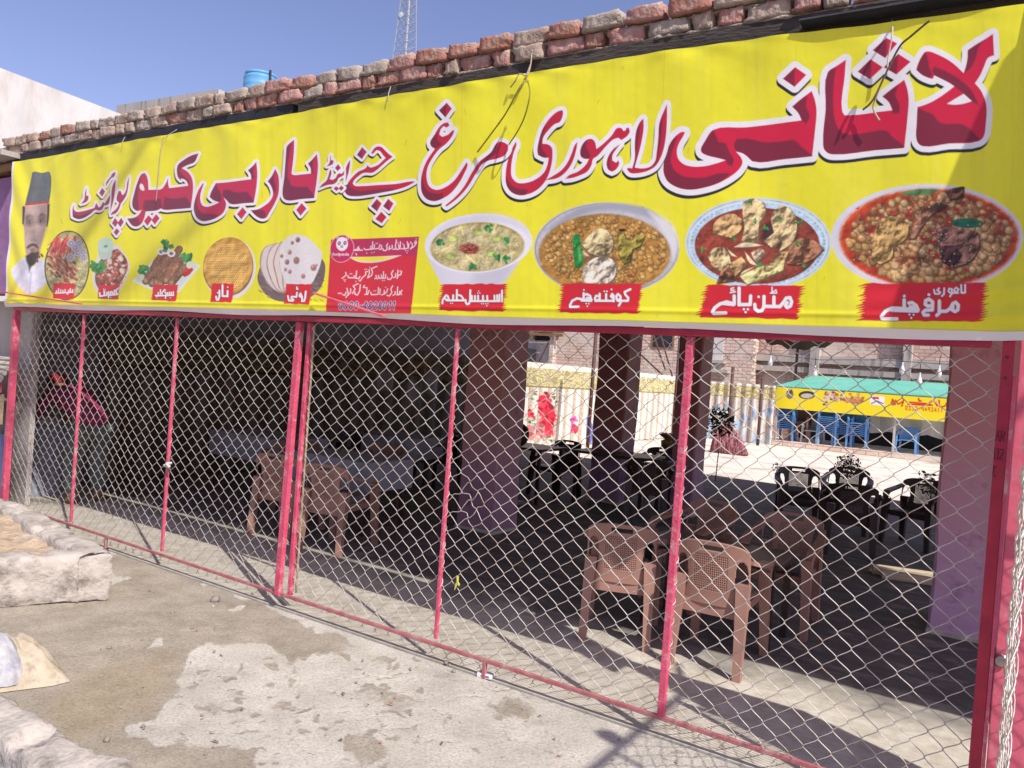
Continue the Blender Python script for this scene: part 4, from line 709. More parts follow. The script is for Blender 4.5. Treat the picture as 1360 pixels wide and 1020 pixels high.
# pavement in front: slightly uneven sheet, the damp patch is drawn on it
def pavement():
    xs = np.arange(-7.6, 1.4, 0.0125); ys = np.arange(-2.6, -0.012, 0.0125); X, Y = np.meshgrid(xs, ys); Z = 0.0*X
    P = np.stack([X, Y, Z], -1); ok = ((P-CAM) @ CF) > 0.3
    s = Sheet(P); al = (slice(None), slice(None))
    s.U = s.U+0; nu = 9*s.noise(al, 34.0, 1)+5*s.noise(al, 13.0, 2)+2.5*s.noise(al, 6.0, 5); nv = 6*s.noise(al, 30.0, 3)+3.5*s.noise(al, 12.0, 4)+2*s.noise(al, 5.0, 6)
    s.U = s.U+nu; s.V = s.V+nv; s.U[~ok] = 1e5; s.V[~ok] = 1e5; s.px[:] = 2.0
    damp = [(-400,900),(0,700),(150,735),(172,735),(250,765),(370,812),(430,838),(475,856),(430,868),(380,884),(362,860),(300,856),(258,864),(240,884),(230,902),(238,925),(212,948),(165,970),(172,985),(250,988),(330,1000),(350,1040),(-400,1100)]
    s.poly(damp, (1, 0, 0), None, 1, soft=15)
    for q in [[(205,855),(220,852),(212,862),(195,862)], [(148,758),(178,765),(150,772)], [(310,808),(330,806),(322,814),(305,812)], [(345,800),(370,802),(360,808)], [(258,775),(280,778),(262,782)]]: s.poly(q, (0, 0, 0), None, 1, soft=2)
    for q in range(150):
        x, y = rnd.uniform(230, 560), rnd.uniform(868, 1018); r = rnd.uniform(1.2, 6); s.ell(x, y, r*1.7, r*.55, (rnd.uniform(.5, .95), 0, 0), None, ang=rnd.uniform(-.5, .3), soft=2)
    for q in range(40):
        x, y = rnd.uniform(560, 1000), rnd.uniform(890, 1018); r = rnd.uniform(2, 10); s.ell(x, y, r*1.7, r*.6, (rnd.uniform(.3, .6), 0, 0), None, ang=rnd.uniform(-.5, .3), soft=6)
    for q in [[(640,935),(670,925),(720,945),(700,958),(660,950)], [(455,968),(500,975),(530,1005),(480,1015),(455,990)], [(480,905),(520,910),(545,925),(520,930)]]: s.poly(q, (0.55, 0, 0), None, 1, soft=6)
    # sunken brown stain in the damp part and grit
    s.poly([(60,930),(160,880),(230,870),(210,930),(150,970),(90,985)], (1, 1, 0), None, 1, soft=30, alpha=0.8)
    # broken paving blocks: dark joints, traced on the ground
    for a in ([(484,905),(520,912),(548,926),(575,934)], [(548,926),(530,918),(516,930)], [(560,905),(545,922)], [(600,930),(640,926)], [(690,945),(720,990),(780,1010)], [(620,900),(650,912),(700,925)], [(470,900),(500,895),(540,890)], [(500,950),(520,965),(560,960)], [(575,935),(600,950),(590,975)]):
        s.stroke(a, .7, (0.9, 0, 0.9), None)
    for a in ([(250,905),(300,912),(345,930),(400,938),(470,930)], [(330,958),(380,975),(420,1000),(430,1020)], [(700,905),(760,950),(830,985),(900,1015)], [(560,985),(640,975),(720,990)], [(180,820),(240,835),(310,828),(360,840)], [(120,900),(160,925),(200,930)], [(640,905),(655,950),(690,1000)], [(500,870),(520,905),(500,940),(520,985)]): s.stroke(a, .45, (0.95, 0, 0.8), None)
    h = np.zeros(X.shape); r2 = np.random.RandomState(3)
    for i in range(26):
        kx, ky, ph = r2.normal(0, 3+i*.9), r2.normal(0, 3+i*.9), r2.uniform(0, 6.28); h += np.sin(X*kx+Y*ky+ph)/(1.5+i*.35)
    G = P.copy(); G[..., 2] = 0.003*h*np.clip(-Y/0.3, 0, 1)-0.002-0.006*s.C[..., 2]
    c = np.ones((s.h, s.w), bool); c[-1] = False; c[:, -1] = False
    m, N, L, B = new_mat('pavement_concrete'); a = N.new('ShaderNodeVertexColor'); a.layer_name = 'Col'; sx = N.new('ShaderNodeSeparateColor'); L.new(a.outputs[0], sx.inputs[0])
    tc = N.new('ShaderNodeTexCoord')
    def noise(sc, d=8, ro=.65):
        n = N.new('ShaderNodeTexNoise'); n.inputs['Scale'].default_value = sc; n.inputs['Detail'].default_value = d; n.inputs['Roughness'].default_value = ro; L.new(tc.outputs['Object'], n.inputs['Vector']); return n.outputs['Fac']
    def ramp(v, p0, p1, c0, c1):
        r = N.new('ShaderNodeValToRGB'); r.color_ramp.elements[0].position = p0; r.color_ramp.elements[1].position = p1; r.color_ramp.elements[0].color = (*c0, 1); r.color_ramp.elements[1].color = (*c1, 1); L.new(v, r.inputs[0]); return r.outputs[0]
    def mix(f, x, y):
        q = N.new('ShaderNodeMix'); q.data_type = 'RGBA'
        if hasattr(f, 'default_value') or hasattr(f, 'links'): L.new(f, q.inputs[0])
        else: q.inputs[0].default_value = f
        L.new(x, q.inputs[6]); L.new(y, q.inputs[7]); return q.outputs[2]
    ma = N.new('ShaderNodeMath'); ma.operation = 'MULTIPLY_ADD'; L.new(noise(9, 12, .72), ma.inputs[0]); ma.inputs[1].default_value = 0.9; L.new(sx.outputs[0], ma.inputs[2])
    mask = ramp(ma.outputs[0], 0.82, 1.32, (0, 0, 0), (1, 1, 1))
    spots = ramp(noise(4.5, 6, .5), 0.60, 0.72, (0, 0, 0), (0.55, 0.55, 0.55))
    dry = mix(spots, ramp(noise(3), 0.3, 0.7, (0.50, 0.465, 0.40), (0.70, 0.665, 0.585)), ramp(noise(11), 0.3, 0.7, (0.30, 0.265, 0.225), (0.37, 0.33, 0.285)))
    wet = ramp(noise(3.6, 10, .72), 0.3, 0.7, (0.30, 0.258, 0.20), (0.52, 0.465, 0.38))
    brown = ramp(noise(6), 0.3, 0.7, (0.33, 0.27, 0.18), (0.47, 0.39, 0.27))
    wet = mix(sx.outputs[1], wet, brown)
    base = mix(mask, dry, wet)
    grit = ramp(noise(70, 6, .7), 0.32, 0.55, (0.5, 0.47, 0.45), (1, 1, 1))
    ml = N.new('ShaderNodeMix'); ml.data_type = 'RGBA'; ml.blend_type = 'MULTIPLY'; ml.inputs[0].default_value = .7; L.new(base, ml.inputs[6]); L.new(grit, ml.inputs[7])
    L.new(ml.outputs[2], B.inputs['Base Color']); B.inputs['Roughness'].default_value = 0.92; B.inputs['Specular IOR Level'].default_value = 0.2
    b1 = N.new('ShaderNodeBump'); b1.inputs['Strength'].default_value = 0.9; b1.inputs['Distance'].default_value = 0.016; L.new(noise(26, 12, .8), b1.inputs['Height']); L.new(b1.outputs[0], B.inputs['Normal'])
    o = s.part('pavement', c, m, None, G); tag(o, kind='structure')
pavement()

# ------------------------------------------------------------------ planters and bag at the left front
def rough(bm, amp, f=6.0, seed=1):
    from mathutils import noise as mn
    for v in bm.verts:
        v.co += mn.noise_vector(v.co*f+Vector((seed, 0, 0)))*amp + mn.noise_vector(v.co*f*3.1)*amp*0.4
def wall_ring(name, outline, z0, z1, th, m, parent, seed=1, closed=True):
    """a low rough masonry ring that follows an outline"""
    n = len(outline); bm = bmesh.new(); rings = []
    pts = [Vector((*p, 0)) for p in outline]
    dense = []
    for i in range(n if closed else n-1):
        a, b = pts[i], pts[(i+1) % n]; k = max(1, int((b-a).length/0.028))
        dense += [a+(b-a)*(q/k) for q in range(k)]
    if not closed: dense.append(pts[-1])
    ctr = sum(dense, Vector())/len(dense); N_ = len(dense)
    for i, p in enumerate(dense):
        t = (dense[(i+1) % N_]-dense[i-1]) if closed or 0 < i < N_-1 else (dense[min(i+1, N_-1)]-dense[max(i-1, 0)])
        t.normalize(); nrm = Vector((-t.y, t.x, 0));
        if nrm.dot(ctr-p) < 0: nrm = -nrm
        hz = z1-z0; prof = [(0.012, z0)]+[(.006*math.sin(q*9+i*.13), z0+hz*q) for q in (.12, .25, .38, .5, .62, .74, .86, .94)]+[(.008, z1-.006), (.02, z1), (th*.25, z1+.004), (th*.5, z1+.002), (th*.75, z1), (th-.02, z1-.002), (th, z1-.012), (th+.004, z1-.05), (th, z0)]
        rings.append([bm.verts.new(p+nrm*d+Vector((0, 0, z))) for d, z in prof])
    for i in range(N_ if closed else N_-1):
        a, b = rings[i], rings[(i+1) % N_]
        for j in range(len(a)-1): bm.faces.new((a[j], b[j], b[j+1], a[j+1]))
    rough(bm, 0.009, 3.1, seed); rough(bm, 0.008, 11, seed+3); rough(bm, 0.006, 27, seed+5)
    from mathutils import noise as mn
    for v in bm.verts:   # knocked off corners and spalled plaster
        q = mn.noise(v.co*6.5+Vector((seed*2, 3, 1)))
        if q > .3 and v.co.z > z0+(z1-z0)*.5: v.co.z -= min(.04, (q-.3)*.16)
        if q < -.28 and v.co.z > z0+.02: v.co += (ctr-v.co).normalized()*min(.02, (-.28-q)*.09)*Vector((1, 1, 0)).length*.7; bm.verts.index_update()
    vs = [tuple(v.co) for v in bm.verts]; fs = [tuple(v.index for v in f.verts) for f in bm.faces]; bm.free()
    return mesh(name, vs, fs, m, parent, True)
def soil(name, outline, z, m, parent, seed=2, amp=0.03):
    xs = [p[0] for p in outline]; ys = [p[1] for p in outline]; st = 0.045
    gx = np.arange(min(xs), max(xs), st); gy = np.arange(min(ys), max(ys), st); vid = {}; V = []; F = []
    from mathutils import noise as mn
    def ins(x, y):
        c = False
        for i in range(len(outline)):
            (ax, ay), (bx, by) = outline[i], outline[i-1]
            if (ay > y) != (by > y) and x < (bx-ax)*(y-ay)/(by-ay)+ax: c = not c
        return c
    for i, x in enumerate(gx):
        for j, y in enumerate(gy):
            if ins(x, y):
                vid[i, j] = len(V); q = Vector((x, y, 0)); V.append((x, y, z+amp*mn.noise(q*2.5+Vector((seed, 0, 0)))+amp*.5*mn.noise(q*9)+amp*.3*mn.noise(q*23)))
    for (i, j) in vid:
        k = [(i, j), (i+1, j), (i+1, j+1), (i, j+1)]
        if all(q in vid for q in k): F.append(tuple(vid[q] for q in k))
    return mesh(name, V, F, m, parent, True)
pl = empty('planter', (0, 0, 0)); tag(pl, 'low whitewashed concrete planter full of dry sand beside the mesh front', 'planter')
o1 = [(-5.05,-0.69),(-5.45,-0.585),(-6.08,-0.50),(-6.8,-0.36),(-7.5,-0.36),(-8.6,-0.5),(-8.8,-2.6),(-6.2,-2.9),(-5.35,-1.26)]
wall_ring('wall', o1, 0.0, 0.31, 0.2, M['conc_white'], pl, 1)
soil('sand', [(-5.2,-0.78),(-6.1,-0.58),(-6.8,-0.45),(-8.5,-0.55),(-8.6,-2.5),(-6.3,-2.75),(-5.4,-1.3)], 0.25, M['sand'], pl, 4, 0.06)
pk = empty('planter', (0, 0, 0)); tag(pk, 'rough grey kerb of a planter at the lower left corner of the picture', 'planter')
o2 = [tuple(at_z(x, y, 0.16)[:2]) for x, y in ((-60, 890), (0, 921), (40, 945), (75, 972), (110, 990), (175, 1012), (230, 1045))]
o2 = o2 + [(o2[-1][0]+.2, -2.8), (o2[0][0]-.2, -2.9)]
wall_ring('wall', o2, 0.0, 0.17, 0.17, M['conc_white'], pk, 9)
soil('soil', [(x*0.97-.1, y-0.13) for x, y in o2], 0.09, mat('white_rubble', (0.42, 0.41, 0.42), (0.27, 0.26, 0.26), rough=1, scale=8, bump=1.0, bscale=25, stain=(0.12, 0.11, 0.1), sscale=5), pk, 6, 0.04)
def bag():
    from mathutils import noise as mn
    m = mat('sack_cloth', (0.52, 0.45, 0.34), (0.42, 0.35, 0.25), rough=0.9, scale=6, bump=1.0, bscale=14, stain=(0.33, 0.27, 0.2), sscale=9)
    m2 = mat('plastic_film', (0.50, 0.49, 0.49), (0.30, 0.30, 0.33), rough=0.45, scale=9, bump=1.0, bscale=12, stain=(0.27, 0.28, 0.34), sscale=7)
    r = empty('cloth_sack', (0, 0, 0)); tag(r, 'crumpled cream sack lying on the damp ground by the kerb', 'sack')
    out = [tuple(at_z(x, y, 0)[:2]) for x, y in ((93, 906), (70, 912), (30, 917), (0, 921), (-60, 915), (-90, 890), (-40, 866), (0, 860), (30, 858), (62, 868), (80, 886))]
    cx = sum(p[0] for p in out)/len(out); cy = sum(p[1] for p in out)/len(out); V = []; F = []; n = 44; k = 12
    d = [np.array(p) for p in out]
    def edge(t):
        t = t*len(d); i = int(t) % len(d); f = t-int(t); return d[i]*(1-f)+d[(i+1) % len(d)]*f
    for j in range(k+1):
        q = j/k
        for i in range(n):
            e = edge(i/n); p = np.array([cx, cy])*(1-q)+e*q; z = 0.17*(1-q**2.0)*(1+.22*math.sin(i/n*6.28*5+2*math.sin(q*5))*q); w = Vector((p[0], p[1], 0))
            z += 0.03*mn.noise(w*9)*(1-q*.6)+0.03*abs(mn.noise(w*14))-.01; V.append((p[0], p[1], max(z, 0.004)))
    for j in range(k):
        for i in range(n): F.append((j*n+i, j*n+(i+1) % n, (j+1)*n+(i+1) % n, (j+1)*n+i))
    mesh('cloth', V, F, m, r, True)
    o = [tuple(at_z(x, y, 0)[:2]) for x, y in ((38, 908), (20, 916), (-30, 925), (-60, 880), (0, 872), (30, 884))]
    cx = sum(p[0] for p in o)/len(o); cy = sum(p[1] for p in o)/len(o); d = [np.array(p) for p in o]; V = []; F = []
    for j in range(9):
        q = j/8
        for i in range(n):
            e = edge(i/n); p = np.array([cx, cy])*(1-q)+e*q; w = Vector((p[0], p[1], 0)); V.append((p[0], p[1], 0.175*(1-q**2)+.035*mn.noise(w*12)*(1-q)+.02+.02*abs(mn.noise(w*25))))
    for j in range(8):
        for i in range(n): F.append((j*n+i, j*n+(i+1) % n, (j+1)*n+(i+1) % n, (j+1)*n+i))
    mesh('plastic_sheet', V, F, m2, r, True)
bag()
cb = empty('cigarette_box', tuple(at_z(645, 899, 0)), R(12)); tag(cb, 'small white carton lying on the pavement under the bottom rail', 'carton')
MB().bevbox(-.045, .045, -.028, .028, 0, .024, .003).build('box', mat('carton', (0.75, 0.73, 0.72), (0.65, 0.63, 0.63), rough=.5, scale=20), cb)
MB().box(-.02, .03, -.0285, -.0281, .006, .018).build('print', mat('carton_print', (0.2, 0.18, 0.3), rough=.5), cb)
stone_m = mat('pebble', (0.34, 0.3, 0.26), (0.22, 0.19, 0.16), rough=.95, scale=30, bump=.5)
rs_ = random.Random(11); EXTRA = tuple((rs_.uniform(120, 900), rs_.uniform(770, 1015), rs_.uniform(.003, .008)) for q in range(70)); EXTRA = tuple(e for e in EXTRA if at_z(e[0], e[1], 0)[1] < -.06)
for i, (x, y, s_) in enumerate(EXTRA+((592, 882, .012), (597, 885, .010), (603, 893, .012), (142, 985, .014), (190, 966, .010), (229, 815, .013), (286, 799, .03), (145, 862, .012), (335, 790, .012), (255, 835, .01), (545, 890, .009))):
    bm = bmesh.new(); bmesh.ops.create_icosphere(bm, subdivisions=2, radius=s_); rough(bm, s_*.5, 40, i); bm.verts.index_update()
    o = mesh('pebble', [tuple(v.co*(1)) for v in bm.verts], [tuple(v.index for v in f.verts) for f in bm.faces], stone_m, None, True); bm.free()
    p = at_z(x, y, 0); o.location = (p[0], p[1], s_*.5); tag(o, 'small loose stone lying on the concrete pavement', 'stone', 'loose stones on the pavement')

lm = [mat('litter_paper', (.62, .6, .56), (.5, .48, .44), rough=.8, scale=30), mat('litter_leaf', (.20, .13, .06), (.13, .09, .04), rough=.9, scale=30), mat('litter_foil', (.35, .12, .1), (.3, .1, .08), rough=.5, scale=30)]
for i in range(34):
    x, y = rs_.uniform(130, 860), rs_.uniform(775, 1010); p = at_z(x, y, 0)
    if p[1] > -.08: continue
    l, w_ = rs_.uniform(.012, .035), rs_.uniform(.006, .016); a = rs_.uniform(0, 6.28)
    V = []; n = 5
    for j in range(n+1):
        for s_ in (-1, 1): V.append(((j/n-.5)*l, s_*w_/2*(1-.5*abs(j/n*2-1)), .003+.5*w_*abs(math.sin(j*1.7+i))+.0015*s_))
    F = [(j*2, j*2+2, j*2+3, j*2+1) for j in range(n)]; k = rs_.choice([0, 1, 1, 1, 2]); o = mesh('litter_scrap', V, F, lm[k]); o.location = (p[0], p[1], 0.002); o.rotation_euler = (0, 0, a)
    tag(o, ['small curled scrap of pale paper on the pavement', 'small dry brown leaf scrap on the pavement', 'small reddish wrapper scrap on the pavement'][k], 'litter', ['paper scraps on the pavement', 'dry leaf scraps on the pavement', 'wrapper scraps on the pavement'][k])
# ------------------------------------------------------------------ mesh front: steel frame and chain link
fence = empty('chain_link_fence', (0, 0, 0)); tag(fence, 'chain link mesh on a pink red steel frame across the shop front', 'fence')
PX = [-8.165, -6.95, -5.57, -4.155, -2.80, -1.373]
RS = M['red_steel']
def bar(name, p0, p1, wx, wy, m=RS, parent=None, b=0.003):
    p0, p1 = Vector(p0), Vector(p1); d = p1-p0; L = d.length; q = d.to_track_quat('Z', 'Y').to_matrix().to_4x4(); q.translation = p0
    mb = MB(); mb.bevbox(-wx/2, wx/2, -wy/2, wy/2, 0, L, b, q); return mb.build(name, m, parent)
bar('top_rail', (-8.2, 0.0, 2.0), (-0.12, 0.0, 1.985), 0.045, 0.035, M['shaded_red_steel'], fence)
bar('bottom_rail', (-8.2, -0.005, 0.115), (-4.16, -0.005, 0.10), 0.019, 0.019, M['dusty_red'], fence)
bar('bottom_rail', (-4.155, -0.005, 0.10), (-0.1, -0.005, 0.10), 0.021, 0.021, M['dusty_red'], fence)
for i, x in enumerate(PX):
    if i == 0: bar('post', (x-.01, 0.0, 0.0), (x, 0.0, 1.985), 0.055, 0.05, RS, fence)
    elif i == 3:
        bar('post', (x-.02, -0.01, 0.09), (x-.02, 0.02, 1.97), 0.05, 0.035, RS, fence)
        bar('post', (x+.055, 0.03, 0.10), (x+.055, 0.045, 1.97), 0.03, 0.03, RS, fence)
        bar('mesh_edge_bar', (x+.095, 0.045, 0.12), (x+.095, 0.045, 1.95), 0.012, 0.012, mat('bare_wood', (0.45, 0.36, 0.24), rough=.8), fence)
    elif i == 5: bar('post', (x, 0.0, 0.11), (x, 0.012, 1.97), 0.034, 0.034, RS, fence)
    else:
        bar('post', (x, 0.008, 0.13), (x, 0.008, 1.97), 0.021, 0.021, RS, fence)
for i, x in enumerate(PX):
    if i in (0, 3): continue
    w_ = .014 if i != 5 else .021; cy_ = .012; n_ = int(1.85/.006); mb = MB()
    mb.tube([(x+w_*1.05*math.cos(q*.35), cy_+w_*1.05*math.sin(q*.35), .13+q*.006+.012*math.sin(q*.05+i)) for q in range(n_)], .0017, 5); mb.build('lacing_wire', M['wire'], fence)
for x in (-6.35, -2.43): bar('stub_leg', (x, -0.004, -0.02), (x, -0.004, 0.10), 0.022, 0.022, M['dusty_red'], fence)
def chain_link(name, x0, x1, z0, z1, y0, parent, wd=0.0587, hh=0.0535, r=0.0022, seed=1, at=None, warp=1.0):
    from mathutils import noise as mn
    n = int((x1-x0)/wd); kk = int((z1-z0)/hh); V = []; F = []; ns = 5; cs = [(math.cos(2*math.pi*q/ns)*r, math.sin(2*math.pi*q/ns)*r) for q in range(ns)]
    def wpos(x, z, dy):
        a = Vector((x*0.9, z*0.9, seed)); b = Vector((x*4, z*4, seed+5))
        X = x + warp*(0.03*mn.noise(a)+0.011*mn.noise(b)); Z = z + warp*(0.03*mn.noise(a+Vector((9, 3, 1)))+0.011*mn.noise(b+Vector((3, 7, 1)))); Y = y0+dy+warp*(0.012*mn.noise(a+Vector((0, 0, 7)))+.010*mn.noise(Vector((x*2.3, z*2, seed+3)))*math.exp(-z/.35))
        # one spot has been kicked out of shape
        q = math.exp(-(((x+2.66)/0.11)**2+((z-0.96)/0.15)**2)) if warp else 0
        X += 0.035*q; Z += 0.02*q*math.sin(x*70)
        return Vector((X, Y, Z)) if at is None else at(X, Y, Z)
    for i in range(n+1):
        xc = x0+i*wd+wd/2; pts = []
        for k in range(kk+1):
            s_ = 1 if (k+i) % 2 == 0 else -1; z = z1-k*hh; e = wd/2+0.0022
            pts += [(xc+s_*(e-0.0168), z+0.0165, 0.003*s_), (xc+s_*(e-0.0048), z+0.0065, 0.0025*s_), (xc+s_*e, z, 0.0), (xc+s_*(e-0.0048), z-0.0065, -0.0025*s_), (xc+s_*(e-0.0168), z-0.0165, -0.003*s_)]
        pts = [wpos(*p) for p in pts]; base = len(V)
        for j, p in enumerate(pts):
            t = pts[min(j+1, len(pts)-1)]-pts[max(j-1, 0)]; a = t.cross(Vector((0, 1, 0)))
            a = a.normalized() if a.length > 1e-6 else Vector((1, 0, 0)); u = a.cross(t).normalized()
            for cx, cy in cs: V.append(tuple(p+a*cx+u*cy))
        for j in range(len(pts)-1):
            for q in range(ns):
                q2 = (q+1) % ns; F.append((base+j*ns+q, base+j*ns+q2, base+(j+1)*ns+q2, base+(j+1)*ns+q))
    me = bpy.data.meshes.new(name); me.from_pydata(V, [], F); me.update(); me.materials.append(M['wire'])
    me.polygons.foreach_set('use_smooth', np.ones(len(F), bool)); o = bpy.data.objects.new(name, me); COL.objects.link(o)
    if parent: o.parent = parent
    return o
chain_link('wire_mesh', -8.14, -4.17, 0.03, 1.985, 0.026, fence, seed=2)
chain_link('wire_mesh', -4.06, -0.10, 0.03, 1.985, 0.022, fence, seed=3)
# post and red sheet gate at the right
gp = empty('gate_post', (0, 0, 0)); tag(gp, 'shaded red square steel gate post with a row of rivet holes at the right edge', 'post')
bar('post', (-0.062, 0.0, 0.0), (-0.062, 0.0, 2.10), 0.042, 0.06, M['shaded_red_steel'], gp)
bar('lit_edge', (-0.034, -0.02, 0.0), (-0.034, -0.02, 1.86), 0.012, 0.03, RS, gp)  # sunlit edge of the post put in as a strip of brighter red
hm = mat('rivet', (0.2, 0.03, 0.04), rough=.5)
for z in (2.07, 2.0, 1.93, 1.85): MB().lathe([(0, .004), (.006, .003), (.007, 0)], 8).build('rivet', hm, gp).matrix_local = Matrix.Translation((-.066, -.03, z)) @ Matrix.Rotation(R(90), 4, 'X')
def stencil():
    mb = MB(); st = {'A': [[(0,0),(.5,1),(1,0)],[(.2,.4),(.8,.4)]], 'R': [[(0,0),(0,1),(.9,.9),(.9,.6),(0,.5)],[(.4,.5),(1,0)]], '0': [[(0,0),(0,1),(1,1),(1,0),(0,0)]], '2': [[(0,.9),(.9,1),(.9,.6),(0,0),(1,0)]], 'C': [[(1,.9),(.1,1),(0,.1),(1,0)]]}
    for txt, z in (('AR', 1.60), ('02', 1.53), ('C', 1.46)):
        for i, ch in enumerate(txt):
            for p in st[ch]: mb.tube([(-0.081+i*0.017+a*0.012, -0.0306, z+b*0.042) for a, b in p], 0.0016, 5)
    mb.build('stencil', mat('stencil_ink', (0.07, 0.01, 0.02), rough=.6), gp)
stencil()
gate = empty('sheet_gate', (0, 0, 0)); tag(gate, 'red sheet metal gate leaf behind the rolled mesh at the right edge', 'gate')
MB().bevbox(-0.025, 0.95, 0.0, 0.02, 0.03, 2.12, .004).build('leaf', mat('gate_red', (0.72, 0.17, 0.24), (0.64, 0.12, 0.18), rough=.5, scale=5, bump=.2, stain=(0.6, 0.26, 0.3), sscale=9), gate)
MB().lathe([(0, .012), (.02, .01), (.028, 0)], 16).build('latch', mat('latch_metal', (0.45, 0.4, 0.38), rough=.35, metal=.8), gate).matrix_local = Matrix.Translation((-.004, -.01, 0.745)) @ Matrix.Rotation(R(90), 4, 'X')
# the opened mesh leaf, seen almost edge on
a_, b_ = at_y(1346, 800, -0.35), at_y(1353, 800, -1.25)
leaf = empty('mesh_gate_leaf', (0, 0, 0)); tag(leaf, 'opened chain link gate leaf seen edge on at the right edge', 'gate')
def fold(X, Y, Z):
    t = X; p = Vector((a_[0]+(b_[0]-a_[0])*t, a_[1]+(b_[1]-a_[1])*t, Z)); p.x += 0.010*math.sin(t*23)+(Y)*.8; return p
chain_link('wire_mesh', 0.0, 1.0, 0.03, 1.72, 0.0, leaf, seed=8, at=fold, warp=0.3, wd=0.066)
leaf2 = empty('mesh_gate_leaf', (0, 0, 0)); tag(leaf2, 'second chain link gate leaf standing open outside the right edge', 'gate')
chain_link('wire_mesh', 0.28, 1.25, 0.1, 1.9, -0.30, leaf2, seed=5, warp=0.4)
bar('frame', (0.235, -0.165, 0.0), (0.235, -0.165, 2.5), 0.085, 0.05, RS, leaf2); bar('frame', (0.26, -0.30, 0.02), (0.26, -0.30, 2.0), 0.03, 0.03, RS, leaf2); bar('frame', (1.27, -0.30, 0.02), (1.27, -0.30, 2.0), 0.03, 0.03, RS, leaf2)  # first bar is added unseen to shade the gate post; the others frame the leaf
bar('frame', (0.26, -0.30, 1.95), (1.27, -0.30, 1.95), 0.03, 0.03, RS, leaf2); bar('frame', (0.26, -0.30, 0.09), (1.27, -0.30, 0.09), 0.03, 0.03, RS, leaf2)

# ------------------------------------------------------------------ eaves: beam and the loose brick courses
def beam_top(X): return np.interp(X, [-9, -7.3, -4.8, -3.2, -1.7, -0.3, 0.6], [3.52, 3.515, 3.505, 3.485, 3.475, 3.44, 3.42])
bt = empty('eaves_beam', (0, 0, 0)); tag(bt, 'dark weathered beam along the eaves above the yellow banner', 'beam')
def beam(name, x0, x1, m, y0=0.015):
    xs = np.arange(x0, x1+.001, 0.1); V = []; F = []
    for x in xs:
        zt = float(beam_top(x)); zb = 3.355+.004*math.sin(x*7); V += [(x, y0, zb), (x, y0-.004*math.sin(x*13), zt), (x, 0.12, zt), (x, 0.12, zb)]
    for i in range(len(xs)-1):
        for q in range(4): F.append((i*4+q, i*4+(q+1) % 4, i*4+4+(q+1) % 4, i*4+4+q))
    F += [(3, 2, 1, 0), tuple(len(V)-4+q for q in range(4))]
    mesh(name, V, F, m, bt)
beam('tarred_length', -8.6, -4.35, M['black_tar']); beam('timber_length', -4.345, 0.7, M['beam'], 0.018)
par = empty('brick_parapet', (0, 0, 0)); tag(par, 'two uneven courses of loose old bricks along the roof edge', 'brick parapet')
bmats = [mat('brick_clay', (0.40, 0.19, 0.14), (0.33, 0.15, 0.11), rough=.95, scale=9, bump=.9, bscale=35, stain=(0.42, 0.33, 0.27), sscale=9),
         mat('brick_mortared', (0.44, 0.37, 0.30), (0.36, 0.28, 0.22), rough=.95, scale=9, bump=1, bscale=30, stain=(0.36, 0.21, 0.16), sscale=7),
         mat('brick_rose', (0.44, 0.22, 0.19), (0.36, 0.19, 0.16), rough=.95, scale=7, bump=.8, bscale=35, stain=(0.46, 0.37, 0.31), sscale=8),
         mat('brick_grey', (0.42, 0.36, 0.30), (0.31, 0.26, 0.22), rough=.95, scale=11, bump=1, bscale=28)]
bvar = []
for v_ in range(8):
    bm = bmesh.new(); bmesh.ops.create_cube(bm, size=1); bmesh.ops.subdivide_edges(bm, edges=bm.edges[:], cuts=5, use_grid_fill=True)
    for q in bm.verts:
        c = q.co; e = sorted([abs(c.x), abs(c.y), abs(c.z)])[1]
        if e > .4: q.co *= 0.972
        q.co = Vector((c.x*.215, c.y*.11, c.z*.078))
    rough(bm, 0.009, 8, v_*3.7); rough(bm, 0.006, 38, v_*2.1)
    for q in bm.verts:
        if (q.co-Vector((.09*(-1)**v_, -.05, .03*(-1)**(v_//2)))).length < .035+.01*(v_ % 3): q.co *= .86; bm.verts.index_update()
    bvar.append(([tuple(q.co) for q in bm.verts], [tuple(q.index for q in f.verts) for f in bm.faces])); bm.free()
bmesh_cache = {}
def brick(x, y, z, ln, rz, v, mi, sc=1.0):
    key = (v, mi)
    if key not in bmesh_cache:
        o = mesh('brick', *bvar[v], bmats[mi], par, True); bmesh_cache[key] = o
    else:
        o = bmesh_cache[key].copy(); COL.objects.link(o); o.parent = par
    o.location = (x, y, z); o.rotation_euler = (rnd.uniform(-.05, .05), rnd.uniform(-.04, .04), rz+rnd.uniform(-.06, .06)); o.scale = (ln/.215, sc, sc*rnd.uniform(.92, 1.1))
nb = 0
for course in range(2):
    x = -8.72+course*.05
    while x < 0.45 and nb < 99:
        left = x < -5.2
        head = (rnd.random() < (.35 if course == 0 else .14)); ln = rnd.uniform(.10, .135) if head else rnd.uniform(.2, .235)
        zb = float(beam_top(x))+.002; h = .078; z = zb+h/2+.006+course*.085
        y = .06+rnd.uniform(-.012, .012)-(.012 if course else 0)
        brick(x+ln/2, y, z, ln, 0, rnd.randrange(8), rnd.choice([1, 3, 1, 0, 3, 1] if left else ([0, 2, 1, 2, 0, 3] if x > -3.2 else [1, 3, 0, 2])))
        x += ln+rnd.uniform(.004, .03); nb += 1
